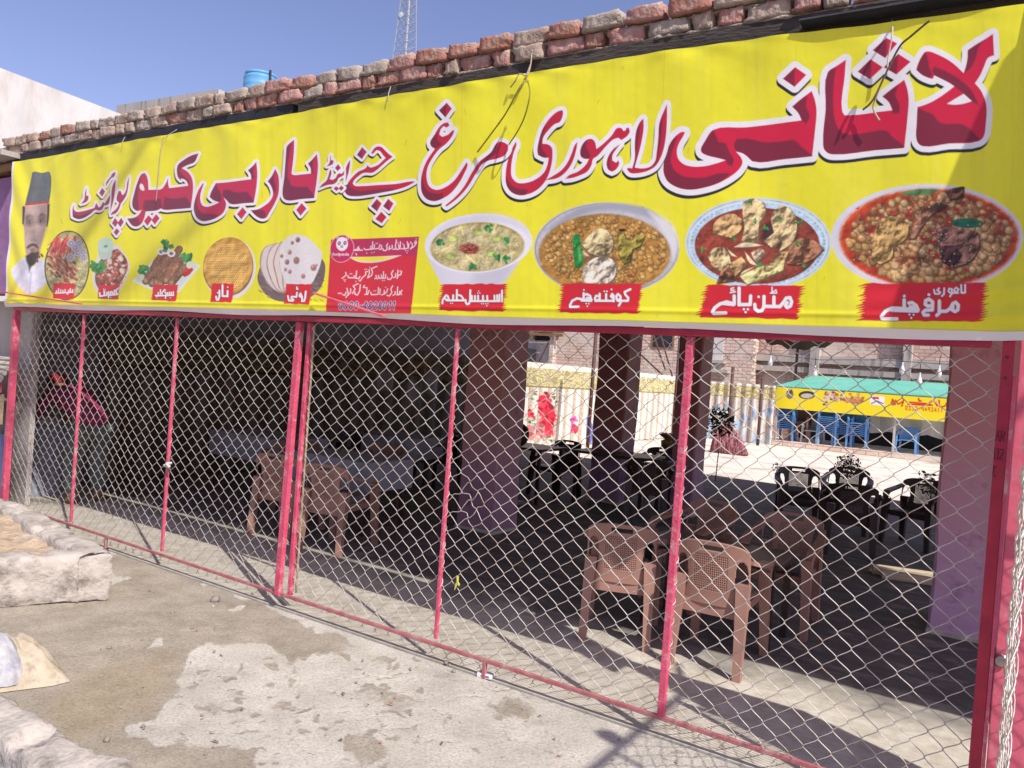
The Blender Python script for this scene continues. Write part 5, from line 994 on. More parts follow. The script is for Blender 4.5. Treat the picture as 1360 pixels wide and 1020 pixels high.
def mortar(name, dz, y0, th):
    from mathutils import noise as mn
    xs = np.arange(-8.75, .5, .018); V = []; F = []
    for i, x in enumerate(xs):
        a = .022*mn.noise(Vector((x*7, dz*9, 1)))+.012*mn.noise(Vector((x*29, dz*9, 2))); b = .008*mn.noise(Vector((x*17, dz*5, 3))); zb = float(beam_top(x))+dz
        V += [(x, y0+a, zb-th/2-b), (x, y0+a*.6-.004, zb), (x, y0+a+.004, zb+th/2+b), (x, .13, zb+th/2), (x, .13, zb-th/2)]
    for i in range(len(xs)-1):
        for q in range(5): F.append((i*5+q, i*5+(q+1) % 5, i*5+5+(q+1) % 5, i*5+5+q))
    mesh(name, V, F, mat('dry_mortar', (.40, .34, .28), (.28, .235, .195), rough=1, scale=12, bump=1, bscale=40), par, True)
mortar('mortar_bed', .006, .022, .016); mortar('mortar_bed', .088, .026, .012)
# ------------------------------------------------------------------ roof, pillars, neighbours
rf = empty('shop_roof', (0, 0, 0)); tag(rf, 'flat roof over the eating hall behind the banner', 'roof')
SLX0, SLX1, SLY0, SLY1 = 1.60, 2.28, 3.58, 3.90
mb = MB(); mb.box(-9.9, SLX0, 0.16, 10.18, 3.2, 3.36); mb.box(SLX1, 3.7, 0.16, 10.18, 3.2, 3.36); mb.box(SLX0, SLX1, 0.16, SLY0, 3.2, 3.36); mb.box(SLX0, SLX1, SLY1, 10.18, 3.2, 3.36); mb.build('slab', M['bounce_ceiling'], rf)
def pillar(x0, x1, y0, y1, label, m):
    p = empty('pillar', ((x0+x1)/2, (y0+y1)/2, 0)); tag(p, label, 'pillar', 'pillars inside the hall'); w_, d_ = (x1-x0)/2, (y1-y0)/2
    mb = MB(); bm = bmesh.new(); n = 60
    V = []; F = []
    for k in range(n+1):
        z = 3.19*k/n
        for (sx, sy) in ((-1, -1), (1, -1), (1, 1), (-1, 1)):
            for (ox, oy) in (((0, .02), (.02, 0)) if sx*sy > 0 else ((.02, 0), (0, .02))):
                V.append((sx*(w_-ox)+.007*math.sin(z*5+sx)+rnd.uniform(-.003, .003), sy*(d_-oy)+.006*math.sin(z*4+sy)+rnd.uniform(-.003, .003), z))
    for k in range(n):
        for q in range(8): F.append((k*8+q, k*8+(q+1) % 8, k*8+8+(q+1) % 8, k*8+8+q))
    mesh('shaft', V, F, m, p)
    MB().bevbox(-w_-.012, w_+.012, -d_-.012, d_+.012, -.03, .035, .01).build('base', M['floor'], p)
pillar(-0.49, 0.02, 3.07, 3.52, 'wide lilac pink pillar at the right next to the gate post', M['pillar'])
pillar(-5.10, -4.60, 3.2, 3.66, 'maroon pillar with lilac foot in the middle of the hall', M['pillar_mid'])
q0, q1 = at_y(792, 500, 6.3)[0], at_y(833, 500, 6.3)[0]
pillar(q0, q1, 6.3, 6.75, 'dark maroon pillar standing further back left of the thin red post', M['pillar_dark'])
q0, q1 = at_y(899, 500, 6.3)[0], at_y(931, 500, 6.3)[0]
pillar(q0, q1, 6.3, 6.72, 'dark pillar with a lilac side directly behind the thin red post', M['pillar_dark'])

nb_ = empty('neighbour_shop', (0, 0, 0)); tag(nb_, 'purple painted neighbouring shop front at the left edge', 'shop')
MB().box(-10.6, -8.36, 0.05, 0.25, 2.15, 3.32).build('purple_wall', M['purple'], nb_)
MB().box(-10.6, -8.34, 0.0, 0.26, 3.36, 3.44).build('plank', M['wood'], nb_); MB().box(-10.6, -8.34, -0.15, 0.26, 3.47, 3.52).build('awning_board', M['grey_wall'], nb_)
for i in range(5): MB().tube([(-10.6, -.05+.03*i, 1.3+.045*i), (-8.36, -.02+.03*i, 1.32+.045*i)], .025, 8).build('stacked_pipe', M['conc_white'], nb_)
MB().box(-10.6, -8.42, -.02, .02, 1.17, 1.27).build('red_board', RS, nb_); MB().box(-10.6, -8.42, .3, .35, 0, 2.1).build('back_panel', M['grey_wall'], nb_); MB().box(-10.6, -8.45, .02, .06, .85, 1.15).build('sill', M['sand'], nb_)
MB().box(-10.6, -8.40, 0.03, 0.06, 0.1, 0.75).build('blue_board', mat('blue_board', (.1, .13, .3), rough=.6), nb_)

wb = empty('white_building', (0, 0, 0)); tag(wb, 'tall white plastered building beyond the left end of the roof', 'building')
WX = -14.0; za, zb = at_x(0, 90, WX), at_x(170, 155, WX)
def white_wall():
    V = []; F = []; ys = np.linspace(-9, 7.5, 34)
    for y in ys:
        zt = za[2]+(zb[2]-za[2])*(y-za[1])/(zb[1]-za[1]); V += [(WX, y, -.05), (WX, y, zt), (WX-8, y, zt), (WX-8, y, -.05)]
    for i in range(len(ys)-1):
        for q in range(4): F.append((i*4+q, i*4+(q+1) % 4, i*4+4+(q+1) % 4, i*4+4+q))
    F += [(3, 2, 1, 0), tuple(len(V)-4+q for q in range(4))]
    mesh('wall', V, F, M['white_wall'], wb)
white_wall()
MB().box(WX-.02, WX+.05, -9, 7.4, 4.35, 4.42).build('ledge', M['white_wall'], wb)
gb = empty('concrete_building', (0, 0, 0)); tag(gb, 'stained grey concrete building rising behind the white building', 'building')
c0, c1, c2 = at_y(155, 140, 12), at_y(290, 118, 12), at_y(325, 127, 12)
V = [(c0[0], 12, -.05), (c1[0], 12, -.05), (c1[0], 12, c1[2]), (c0[0], 12, c0[2]), (c0[0], 19, -.05), (c1[0], 19, -.05), (c1[0], 19, c1[2]), (c0[0], 19, c0[2])]
mesh('wall', V, [(0, 1, 2, 3), (1, 5, 6, 2), (5, 4, 7, 6), (4, 0, 3, 7), (3, 2, 6, 7)], M['grey_wall'], gb)
MB().box(c1[0]-.1, c2[0], 12.02, 12.3, c2[2]-.5, c2[2]+.05).build('parapet_cap', M['white_wall'], gb)
MB().box(c1[0]+.13, -17.5, 12.6, 19, -.05, 9.55).build('wing', M['white_wall'], gb)
def tank():
    p = at_y(346, 118, 14.5); s = 14.5; top = at_y(346, 100, s); wl, wr = at_y(329, 110, s), at_y(364, 110, s); r = (wr[0]-wl[0])*.47*.85; cx = (wl[0]+wr[0])/2; z1 = top[2]; h = z1-9.55
    t = empty('water_tank', (cx, s, 9.551)); tag(t, 'blue plastic water tank on the roof behind the bricks', 'water tank')
    m = mat('tank_blue', (0.14, 0.36, 0.62), (0.11, 0.3, 0.54), rough=.4, scale=3)
    pr = [(0, 0), (r, 0)]
    for k in range(9): z = h*.9*k/8; pr += [(r, z), (r*1.02, z+.03), (r, z+.06)]
    pr += [(r*.93, h*.94), (r*.9, h*.96)]
    MB().lathe(pr, 28).build('body', m, t, True); MB().lathe([(r*.9, h*.955), (r*.96, h*.97), (r*.95, h), (r*.5, h*1.015), (0, h*1.02)], 28).build('lid', m, t, True)
    MB().tube([(r*1.0, -.1, h*.2), (r*1.12, -.1, h*.8), (r*1.05, -.1, h*1.02)], .04).build('pipe', M['black_tar'], t)
tank()
def tower():
    Y = 42.0; a, b = at_y(516, 80, Y), at_y(559, 80, Y); c, d = at_y(527, 0, Y), at_y(555, 0, Y); cx0 = (a[0]+b[0])/2
    zb_, zt_ = a[2], c[2]; w0, w1 = (b[0]-a[0])*.185, (d[0]-c[0])*.185; sl = (w1-w0)/(zt_-zb_)
    t = empty('lattice_tower', (cx0, Y, -.05)); tag(t, 'tall grey steel lattice mast behind the brick parapet', 'mast')
    hw = lambda z: max(.35, w0+sl*(z-zb_)); m = mat('galvanised', (0.42, 0.44, 0.47), (0.34, 0.36, 0.4), rough=.5, metal=.3)
    mb = MB(); H = zt_+8; cs = ((-1, -1), (1, -1), (1, 1), (-1, 1))
    for sx, sy in cs: mb.tube([(sx*hw(z), sy*hw(z), z) for z in np.linspace(0, H, 14)], .04, 5)
    mb.build('legs', m, t); mb = MB(); st = (zt_-zb_)/7; z = 0
    while z < H-st:
        for i in range(4):
            (ax, ay), (bx, by) = cs[i], cs[(i+1) % 4]; h0, h1, hm_ = hw(z), hw(z+st), hw(z+st/2)
            mb.tube([(ax*h0, ay*h0, z), (bx*h1, by*h1, z+st)], .018, 4); mb.tube([(bx*h0, by*h0, z), (ax*h1, ay*h1, z+st)], .018, 4); mb.tube([(ax*h0, ay*h0, z), (bx*h0, by*h0, z)], .022, 4)
        z += st
    mb.build('bracing', m, t); mb = MB(); mb.tube([(.1, 0, 0), (.1, 0, H)], .07, 6).build('cable_ladder', m, t)
    p = MB(); p.lathe([(0, 0), (.2, .04), (.22, .12), (0, .14)], 14).build('dish_antenna', mat('dish', (.75, .76, .8), rough=.4), t).matrix_local = Matrix.Translation((-.2, -hw(30), at_y(538, 23, Y)[2])) @ Matrix.Rotation(R(90), 4, 'X')
tower()
# ------------------------------------------------------------------ cloth screens round the hall and courtyard
M['cloth'] = vc_mat('printed_cloth', rough=0.9, spec=0.1)
GOLD, DGOLD, CREAM, BEIGE = (0.60, 0.54, 0.30), (0.32, 0.27, 0.13), (0.62, 0.56, 0.46), (0.45, 0.36, 0.26)
def screen(side):
    if side:   # along the left side of hall and court
        t = np.concatenate([np.arange(1.65, 10, .045), np.arange(10, 22.3, .028)]); z = np.linspace(2.02, 0.02, 120); T, Z = np.meshgrid(t, z); P = np.stack([np.full(T.shape, -9.5), T, Z], -1)
    else:
        t = np.arange(-9.45, -6.75, .02); z = np.linspace(1.95, 0.02, 100); T, Z = np.meshgrid(t, z); P = np.stack([T, np.full(T.shape, 22.3), Z], -1)
    s = Sheet(P); s.px *= .6
    W = .42 if side else .3; f = (T/W) % 1
    col = np.where((f < .38)[..., None], np.array((0.66, 0.62, 0.56)), np.array((0.50, 0.42, 0.33)))
    sp = np.sin(T*55+np.sin(Z*20)*2)*np.sin(Z*47+np.sin(T*13)); col = np.where(((f > .45) & (f < .93) & (sp > .25))[..., None], np.array((0.36, 0.26, 0.18)), col)
    if not side: col = col*np.array((0.95, 1.0, 1.08))
    s.C[:] = col
    a, b = (1.47, 1.90) if side else (1.5, 1.88)
    v = (Z > a) & (Z < b); g = np.abs(np.sin(T*3.1+1.2*np.sin(Z*9))+.8*np.cos(Z*16+2*np.sin(T*4.6))+.5*np.sin(T*17)*np.cos(Z*31)) % .62
    s.C[v] = np.where((g < .27)[..., None], np.array(DGOLD), np.array(GOLD))[v]
    s.C[(Z >= b)] = (0.66, 0.62, 0.55); s.C[(Z > a-.03) & (Z < a)] = (0.22, 0.18, 0.05)
    if side: s.C[T < 10.35] *= 0.17; s.C[(T < 10.35) & v] *= np.array((1.2, 1.1, 1.3))  # same cloth inside the hall, with the roof shade multiplied into its colour
    if side:
        wq = win(660, 430, 5.23)
        def rose(x, y, r, base):
            for q in range(26):
                an = rnd.uniform(0, 6.28); d = rnd.uniform(0, r); s.ell(x+d*math.cos(an), y+d*math.sin(an)*1.1, rnd.uniform(.25, .5)*r, rnd.uniform(.3, .5)*r, rnd.choice([base, tuple(c*.55 for c in base), tuple(min(.8, c*1.3+.03) for c in base)]), None, ang=rnd.uniform(0, 3))
        for a_, b_, r in ((250,500,5), (390,560,5), (230,640,7), (250,700,8), (400,500,4), (370,820,6)):
            for q in range(20): x, y = wq([(a_+rnd.gauss(0, 25), b_+rnd.gauss(0, 25))])[0]; s.ell(x, y, rnd.uniform(.8, 2.2), rnd.uniform(.5, 1.2), rnd.choice([(.08,.12,.06),(.03,.04,.03),(.2,.24,.14),(.1,.16,.09)]), None, ang=rnd.uniform(0, 3))
        for a_, b_, r in ((332,520,7.5), (310,560,8), (350,590,7.5), (330,610,7), (240,630,5), (370,650,8), (390,640,5), (340,700,8), (350,740,7)): rose(*wq([(a_, b_)])[0], r, (0.55, 0.03, 0.055))
        for a_, b_, r in ((220,730,6), (300,740,6), (320,780,6), (230,780,5)): rose(*wq([(a_, b_)])[0], r, (0.55, 0.2, 0.2))
        for q in range(120): x, y = wq([(rnd.uniform(110, 400), rnd.uniform(780, 890))])[0]; s.ell(x, y, rnd.uniform(.8, 2.5), rnd.uniform(.6, 1.5), rnd.choice([(.6,.55,.45),(.1,.12,.1),(.3,.3,.22),(.66,.6,.5)]), None, ang=rnd.uniform(0, 3))
        rose(*wq([(530,670)])[0], 4.5, (0.6, 0.1, 0.3)); rose(*wq([(535,730)])[0], 5, (0.6, 0.04, 0.12))
        s.poly(wq([(612,650),(640,640),(660,720),(650,840),(620,780)]), (0.12, 0.14, 0.42), None, 1)
        for cx, cy in ((511, 505), (548, 520), (575, 510)):   # oval mirrors printed on the shaded part
            s.ell(cx, cy, 13 if cx < 520 else 9, 17 if cx < 520 else 20, (0.12, 0.115, 0.11), None); s.ell(cx, cy, 10 if cx < 520 else 7, 13 if cx < 520 else 16, (0.2, 0.19, 0.19), None)
    else:
        for q in range(60): x, y = rnd.uniform(938, 1030), rnd.uniform(540, 592); s.ell(x, y, rnd.uniform(1, 3), rnd.uniform(3, 9), rnd.choice([(.3,.45,.6),(.5,.55,.6),(.2,.3,.5),(.66,.64,.62),(.4,.3,.3)]), None, soft=1)
    G = P.copy(); w_ = .035*np.sin(T*2*np.pi/W)+.012*np.sin(T*11+Z*2)
    if side: G[..., 0] += w_
    else: G[..., 1] -= w_
    root = empty('cloth_screen', (0, 0, 0)); tag(root, 'striped cloth screen with gold valance and red roses along the left side' if side else 'pale striped cloth screen across the far left corner of the courtyard', 'cloth screen')
    low = np.ones((s.h, s.w), bool); low[-1] = False; low[:, -1] = False; val = low & (Z > a)
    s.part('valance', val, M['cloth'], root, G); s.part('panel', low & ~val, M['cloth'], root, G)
    # two more bars hold the cloth
    if side: MB().tube([(-9.56, 1.6, 2.0), (-9.56, 22.3, 1.95)], .02, 6).build('rail', M['pole'], root)
    else: MB().tube([(-9.5, 22.36, 1.93), (-6.8, 22.36, 1.93)], .02, 6).build('rail', M['pole'], root)
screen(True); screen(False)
lw = MB().box(-9.95, -9.72, 0.75, 11.5, 0, 3.2).build('side_wall', mat('dark_plaster', (.22, .21, .24), (.16, .15, .175), rough=.95, scale=2, bump=.3)); tag(lw, 'grey left hand side wall behind the striped cloth', 'wall')

# ------------------------------------------------------------------ brick buildings round the courtyard
b1 = empty('brick_building', (0, 0, 0)); tag(b1, 'pale brick building with plaster patches behind the rose cloth screen', 'brick building')
BY = 26.5
def wl(name, px0, px1, zt, m, par_, Y, th=.3, z0=0.0):
    x0, x1 = at_y(px0, 470, Y)[0], at_y(px1, 470, Y)[0]; return MB().box(x0, x1, Y, Y+th, z0, zt).build(name, m, par_)
wl('wall', 560, 1000, 7.5, M['brick_pale'], b1, BY)
wl('plaster_patch', 690, 738, 3.3, M['white_wall'], b1, BY-.03, .03, 1.6); wl('plaster_patch', 922, 960, 4.0, M['white_wall'], b1, BY-.03, .03, 2.4)
for y_ in range(3): wl('balcony_beam', 690, 745, 3.62+.16*y_, M['wood'], b1, BY-.5+.12*y_, .12, 3.5+.16*y_)
x_ = at_y(737, 470, BY)[0]; MB().box(x_-.1, x_+.1, BY-.35, BY-.15, 0, 3.5).build('balcony_post', M['brick_pale'], b1)
for (px, py) in ((722, 445), (880, 452)):
    p = at_y(px, py, BY-.02); fr = MB().box(p[0]-.5, p[0]+.5, BY-.02, BY+.01, p[2]-.35, p[2]+.35).build('window', M['wood'], b1); MB().box(p[0]-.42, p[0]+.42, BY-.026, BY-.021, p[2]-.28, p[2]+.28).build('pane', M['black_tar'], fr)
for (px, py, w_) in ((950, 478, .35), (940, 490, .8)):
    p = at_y(px, py, BY-.3); MB().box(p[0]-w_, p[0]+w_, BY-.35, BY-.002, p[2]-.12, p[2]+.0).build('ledge', M['grey_wall'], b1)
b2 = empty('brick_building', (0, 0, 0)); tag(b2, 'red brown brick building with concrete ledges behind the green roofed stall', 'brick building')
wl('wall', 1000, 1420, 8.0, M['brick_red'], b2, 27.5)
for (py, h) in ((481, .28), (496, .2)):
    z = at_y(1150, py, 27.3)[2]; wl('ledge', 1000, 1420, z+h/2, M['grey_wall'], b2, 27.2, .3, z-h/2)
for px in (1082, 1205): wl('pilaster', px-6, px+6, 7.9, M['grey_wall'], b2, 27.1, .38)
MB().box(at_y(1000, 470, 27.4)[0]-.6, at_y(1000, 470, 27.4)[0]+.2, 26.9, 27.4, 0, 8).build('corner_pier', M['brick_pale'], b2)

def tank_black():
    p = at_y(681, 488, BY-.9); q = at_y(702, 462, BY-.9); MB().bevbox(p[0]-.2, q[0], BY-1.2, BY-.2, p[2]-.1, q[2], .05).build('black_tank', M['black_tar'], b1)
tank_black()
for (xa, ya, xb, yb) in ((866, 440, 884, 492), (876, 440, 893, 500), (712, 488, 730, 452), (850, 470, 893, 510)):
    a, b = at_y(xa, ya, 20), at_y(xb, yb, 20); o = MB().tube([(0, 0, 0), tuple(b-a)], .03, 6).build('bamboo_pole', M['pole']); o.location = tuple(a); tag(o, 'thin slanting bamboo pole before the pale brick building', 'pole', 'slanting bamboo poles')
aw = empty('cloth_awning', tuple(at_y(1060, 455, 25))); tag(aw, 'sagging dark brown cloth awning above the left end of the green roof', 'awning')
V = []; F = []
for i in range(13):
    for j in range(7): u, v = i/12-.5, j/6-.5; V.append((u*2.2, v*1.2, .35*abs(u)*1.2-.45*(1-4*v*v)*.5+.06*math.sin(i*1.9+j)))
for i in range(12):
    for j in range(6): F.append((i*7+j, i*7+7+j, i*7+8+j, i*7+j+1))
V += [(x, y, z-.04) for x, y, z in V]; F += [tuple(q+91 for q in f[::-1]) for f in F]
mesh('cloth', V, F, mat('brown_cloth', (.09, .05, .04), (.06, .035, .03), rough=.9, scale=4), aw, True); MB().tube([(0, 0, -2.6), (0, 0, 0)], .05, 6).build('pole', M['pole'], aw)
# ------------------------------------------------------------------ plastic armchairs
def plastic(name, c, rough=.45): return mat(name, c, tuple(v*.85 for v in c), rough=rough, scale=5, spec=.4)
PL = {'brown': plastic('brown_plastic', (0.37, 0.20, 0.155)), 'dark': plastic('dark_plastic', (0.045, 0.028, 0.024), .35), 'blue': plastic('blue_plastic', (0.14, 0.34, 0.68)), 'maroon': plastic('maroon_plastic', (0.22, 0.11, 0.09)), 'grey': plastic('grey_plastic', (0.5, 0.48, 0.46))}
CUSH = mat('seat_cushion', (0.17, 0.17, 0.2), (0.13, 0.13, 0.155), rough=.9, scale=12, bump=.4)
def shell(nu, nv, fn, mask, th):
    """thick sheet over a (u,v) grid with cells cut away"""
    P = [[Vector(fn(-1+2*i/nu, j/nv)) for i in range(nu+1)] for j in range(nv+1)]; V = []; F = []; id_ = {}
    Nn = {}
    for j in range(nv+1):
        for i in range(nu+1):
            a = P[j][min(i+1, nu)]-P[j][max(i-1, 0)]; b = P[min(j+1, nv)][i]-P[max(j-1, 0)][i]; n = a.cross(b); Nn[i, j] = n.normalized() if n.length > 1e-9 else Vector((0, 1, 0))
    def vid(i, j, s_):
        k = (i, j, s_)
        if k not in id_: id_[k] = len(V); V.append(tuple(P[j][i]+Nn[i, j]*(th/2*s_)))
        return id_[k]
    on = lambda i, j: 0 <= i < nu and 0 <= j < nv and mask(-1+2*(i+.5)/nu, (j+.5)/nv)
    for j in range(nv):
        for i in range(nu):
            if not on(i, j): continue
            F.append((vid(i, j, 1), vid(i+1, j, 1), vid(i+1, j+1, 1), vid(i, j+1, 1))); F.append((vid(i, j+1, -1), vid(i+1, j+1, -1), vid(i+1, j, -1), vid(i, j, -1)))
            for (di, dj, a, b) in ((0, -1, (i, j), (i+1, j)), (1, 0, (i+1, j), (i+1, j+1)), (0, 1, (i+1, j+1), (i, j+1)), (-1, 0, (i, j+1), (i, j))):
                if not on(i+di, j+dj): F.append((vid(*a, 1), vid(*a, -1), vid(*b, -1), vid(*b, 1)))
    return V, F
def back_fn(u, v):
    # wraps round: the top edge runs out into the arms
    x = .275*math.sin(u*1.32)/math.sin(1.32); y = -.24+.075*(1-math.cos(u*1.25)); top = .80-.055*abs(u)**2.6; z = .40+v*(top-.40); y -= .05*(v)**1.4; return (x, y, z)
def back_mask(u, v):
    a = abs(u)
    if .86 < v < .92 and a < .22: return False
    if a < .36 and .24 < v < .78:
        i, j = int((u+1)*48), int(v*56); return not (i % 2 == 1 and j % 2 == 1)
    if (abs(a-.71)/.20)**2.6+(abs(v-.46)/.32)**2.6 < 1: return False
    return True
def seat_fn(u, v):
    x = u*(.225+.02*v); y = -.22+v*.46; z = .43-.012*(1-u*u)*math.sin(v*3.1)+(-.03*max(0, v-.85)/.15 if v > .85 else 0)-.03*max(0, abs(u)-.9)/.1; return (x, y, z)
def arm_pts(s): return [(s*.27, -.225, .70), (s*.295, -.10, .665), (s*.305, .05, .645), (s*.30, .16, .63), (s*.285, .225, .60), (s*.275, .245, .54)]
def strip(mb, pts, w, t):
    n = len(pts); b0 = len(mb.v)
    for i, p in enumerate(pts):
        p = Vector(p); T = (Vector(pts[min(i+1, n-1)])-Vector(pts[max(i-1, 0)])).normalized(); sd = T.cross(Vector((0, 0, 1)))
        sd = sd.normalized() if sd.length > .2 else Vector((1, 0, 0)); sd.z = 0; up = sd.cross(T).normalized()
        ww = w[i] if hasattr(w, '__len__') else w
        for a, b in ((-1, -1), (1, -1), (1, 1), (-1, 1)): mb.v.append(tuple(p+sd*a*ww/2+up*b*t/2))
    for i in range(n-1):
        for q in range(4): mb.f.append((b0+i*4+q, b0+i*4+(q+1) % 4, b0+i*4+4+(q+1) % 4, b0+i*4+4+q))
    mb.f += [tuple(b0+q for q in (3, 2, 1, 0)), tuple(b0+(n-1)*4+q for q in range(4))]
def leg(mb, top, bot, w0, w1, d0, d1):
    vs = []
    for p, w_, d_ in ((top, w0, d0), (((top[0]*.45+bot[0]*.55), (top[1]*.45+bot[1]*.55), (top[2]+bot[2])/2), (w0+w1)/2*.95, (d0+d1)/2*.95), (bot, w1, d1)):
        vs += [(p[0]-w_/2, p[1]-d_/2, p[2]), (p[0]+w_/2, p[1]-d_/2, p[2]), (p[0]+w_/2, p[1]+d_/2, p[2]), (p[0]-w_/2, p[1]+d_/2, p[2])]
    fs = [(3, 2, 1, 0)[::-1], (8, 9, 10, 11)[::-1]]
    for k in range(2):
        for q in range(4): fs.append((k*4+q, k*4+4+q, k*4+4+(q+1) % 4, k*4+(q+1) % 4))
    mb.add(vs, fs)
def make_chair(col, cushion=False):
    r = empty('plastic_chair'); m = PL[col]
    mesh('backrest', *shell(96, 56, back_fn, back_mask, .009), m, r, True); mesh('seat', *shell(16, 16, seat_fn, lambda u, v: True, .012), m, r, True)
    for s in (-1, 1):
        mb = MB(); strip(mb, arm_pts(s), [.06, .075, .085, .085, .075, .06], .026); mb.build('armrest', m, r)
    for s in (-1, 1):
        mb = MB(); leg(mb, (s*.262, .235, .56), (s*.285, .275, 0), .085, .055, .08, .05); mb.build('leg', m, r)
        mb = MB(); leg(mb, (s*.235, -.225, .56), (s*.255, -.285, 0), .095, .058, .065, .05); mb.build('leg', m, r)
    mb = MB(); mb.box(-.22, .22, .215, .235, .36, .425); mb.box(-.22, .22, -.235, -.215, .34, .42); mb.box(-.245, -.225, -.22, .22, .37, .42); mb.box(.225, .245, -.22, .22, .37, .42); mb.build('apron', m, r)
    if cushion: MB().bevbox(-.2, .2, -.18, .2, .435, .49, .02).build('cushion', CUSH, r)
    return r
def copy_tree(o, parent=None):
    c = o.copy(); COL.objects.link(c); c.parent = parent
    for ch in [q for q in KIDS[o.name]]: copy_tree(ch, c)
    return c
KIDS = {}
def index(o):
    KIDS[o.name] = [c for c in bpy.data.objects if c.parent == o]
    for c in KIDS[o.name]: index(c)
PROTO = {}
def chair(col, x, y, rz, label, group, z=0.0):
    if col not in PROTO: PROTO[col] = make_chair(col, col == 'brown'); index(PROTO[col]); o = PROTO[col]
    else: o = copy_tree(PROTO[col])
    o.location = (x, y, z); o.rotation_euler = (0, 0, rz); o.scale = (.82, 1.06, 1) if col == 'brown' else (.92, 1, 1); tag(o, label, 'chair', group); return o
gb_ = 'brown plastic chairs by the mesh front'
chair('brown', -2.22, 1.30, R(20), 'brown plastic chair in front with its back to us left of the thin red post', gb_)
chair('brown', -1.53, 1.30, R(3), 'brown plastic chair in front with its back to us right of the thin red post', gb_)
chair('brown', -1.42, 2.40, R(182), 'brown plastic chair facing us behind the right front chair', gb_)
chair('brown', -2.15, 2.45, R(165), 'brown plastic chair facing us behind the left front chair', gb_)
chair('brown', -5.22, 1.55, R(14), 'brown plastic chair with its back to us right of the double red post', gb_)
chair('brown', -6.0, 1.62, R(18), 'brown plastic chair with its back to us left of the double red post', gb_)
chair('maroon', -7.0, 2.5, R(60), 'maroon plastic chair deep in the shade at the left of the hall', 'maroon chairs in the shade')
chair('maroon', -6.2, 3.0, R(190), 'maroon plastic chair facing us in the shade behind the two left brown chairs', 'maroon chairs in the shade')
gd = 'dark plastic chairs at the back of the hall'
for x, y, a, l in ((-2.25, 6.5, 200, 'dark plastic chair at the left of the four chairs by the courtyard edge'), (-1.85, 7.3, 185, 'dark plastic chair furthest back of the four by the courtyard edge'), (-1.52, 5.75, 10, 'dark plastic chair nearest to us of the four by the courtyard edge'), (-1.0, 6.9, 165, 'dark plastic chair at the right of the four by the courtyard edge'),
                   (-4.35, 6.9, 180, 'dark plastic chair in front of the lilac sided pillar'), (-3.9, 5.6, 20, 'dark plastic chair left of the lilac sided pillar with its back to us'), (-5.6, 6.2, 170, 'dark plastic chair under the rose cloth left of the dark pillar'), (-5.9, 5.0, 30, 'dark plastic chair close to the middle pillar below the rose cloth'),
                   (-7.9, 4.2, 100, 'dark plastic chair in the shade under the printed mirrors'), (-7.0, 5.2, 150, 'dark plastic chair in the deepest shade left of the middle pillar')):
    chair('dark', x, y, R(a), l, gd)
TCL = mat('grey_oilcloth', (.30, .31, .36), (.22, .23, .27), rough=.5, scale=6)
def table(x, y, w_, d_, label, h=.74, rz=0, cloth=False):
    t = empty('table', (x, y, 0), rz); tag(t, label, 'table', 'dark tables in the hall'); m = M['pole']
    MB().bevbox(-w_/2, w_/2, -d_/2, d_/2, h-.035, h, .006).build('table_top', TCL if cloth else PL['dark'], t)
    if cloth: MB().box(-w_/2-.012, w_/2+.012, -d_/2-.012, -d_/2-.004, h-.3, h+.002).build('cloth_drop', TCL, t); MB().box(w_/2+.004, w_/2+.012, -d_/2, d_/2, h-.3, h+.002).build('cloth_drop', TCL, t)
    for sx in (-1, 1):
        for sy in (-1, 1): MB().box(sx*(w_/2-.06)-.02, sx*(w_/2-.06)+.02, sy*(d_/2-.06)-.02, sy*(d_/2-.06)+.02, 0, h-.035).build('leg', PL['dark'], t)
table(-4.6, 6.15, 1.1, .7, 'dark table beside the dark pillar at the back'); table(-5.8, 5.6, 1.0, .7, 'dark table below the rose cloth'); table(-7.4, 4.7, 1.1, .8, 'grey cloth covered table in the shade left of the middle pillar', cloth=True); table(-5.9, 2.35, 1.1, .7, 'grey cloth covered table behind the two left brown chairs', cloth=True); table(-7.9, 2.9, 1.3, .75, 'grey cloth covered table in the shade right of the bending person', cloth=True); table(-1.75, 1.87, 1.0, .55, 'dark low table between the four brown chairs', .6)

# ------------------------------------------------------------------ stall across the court
st = empty('food_stall', (0, 0, 0)); tag(st, 'open food stall with green sheet roof and yellow sign board across the courtyard', 'stall')
SY = 22.7; sx0 = at_y(1033, 560, SY)[0]; sx1 = 1.2
MB().box(sx0-.2, sx1, SY-.15, SY+3.2, 0, .16).build('plinth', M['brick_pale'], st)
za_ = at_y(1033, 540, SY)[2]; zt_ = at_y(1033, 514, SY)[2]; zr_ = at_y(1065, 497, SY+1.6)[2]-.28
mesh('roof', [(sx0-.1, SY-.12, zt_+.02), (sx1, SY-.12, zt_+.02), (sx1, SY+2.4, zr_+.25), (sx0+.5, SY+2.4, zr_+.25), (sx0-.1, SY-.12, zt_+.05), (sx1, SY-.12, zt_+.05), (sx1, SY+2.4, zr_+.28), (sx0+.5, SY+2.4, zr_+.28)], [(0, 3, 2, 1), (4, 5, 6, 7), (0, 1, 5, 4), (1, 2, 6, 5), (2, 3, 7, 6), (3, 0, 4, 7)], mat('green_sheet', (0.16, 0.52, 0.40), (0.12, 0.45, 0.34), rough=.45, scale=2), st)
for px in (1031, 1189, 1262): x_ = at_y(px, 560, SY)[0]; MB().box(x_-.03, x_+.03, SY-.06, SY, .16, za_).build('post', M['grey_wall'], st)
MB().box(sx0, sx1, SY+3.0, SY+3.1, .16, zr_+.2).build('back_wall', M['black_tar'], st)
x0_, x1_ = at_y(1077, 560, SY)[0], at_y(1190, 560, SY)[0]
V = []; F = []; n = 40
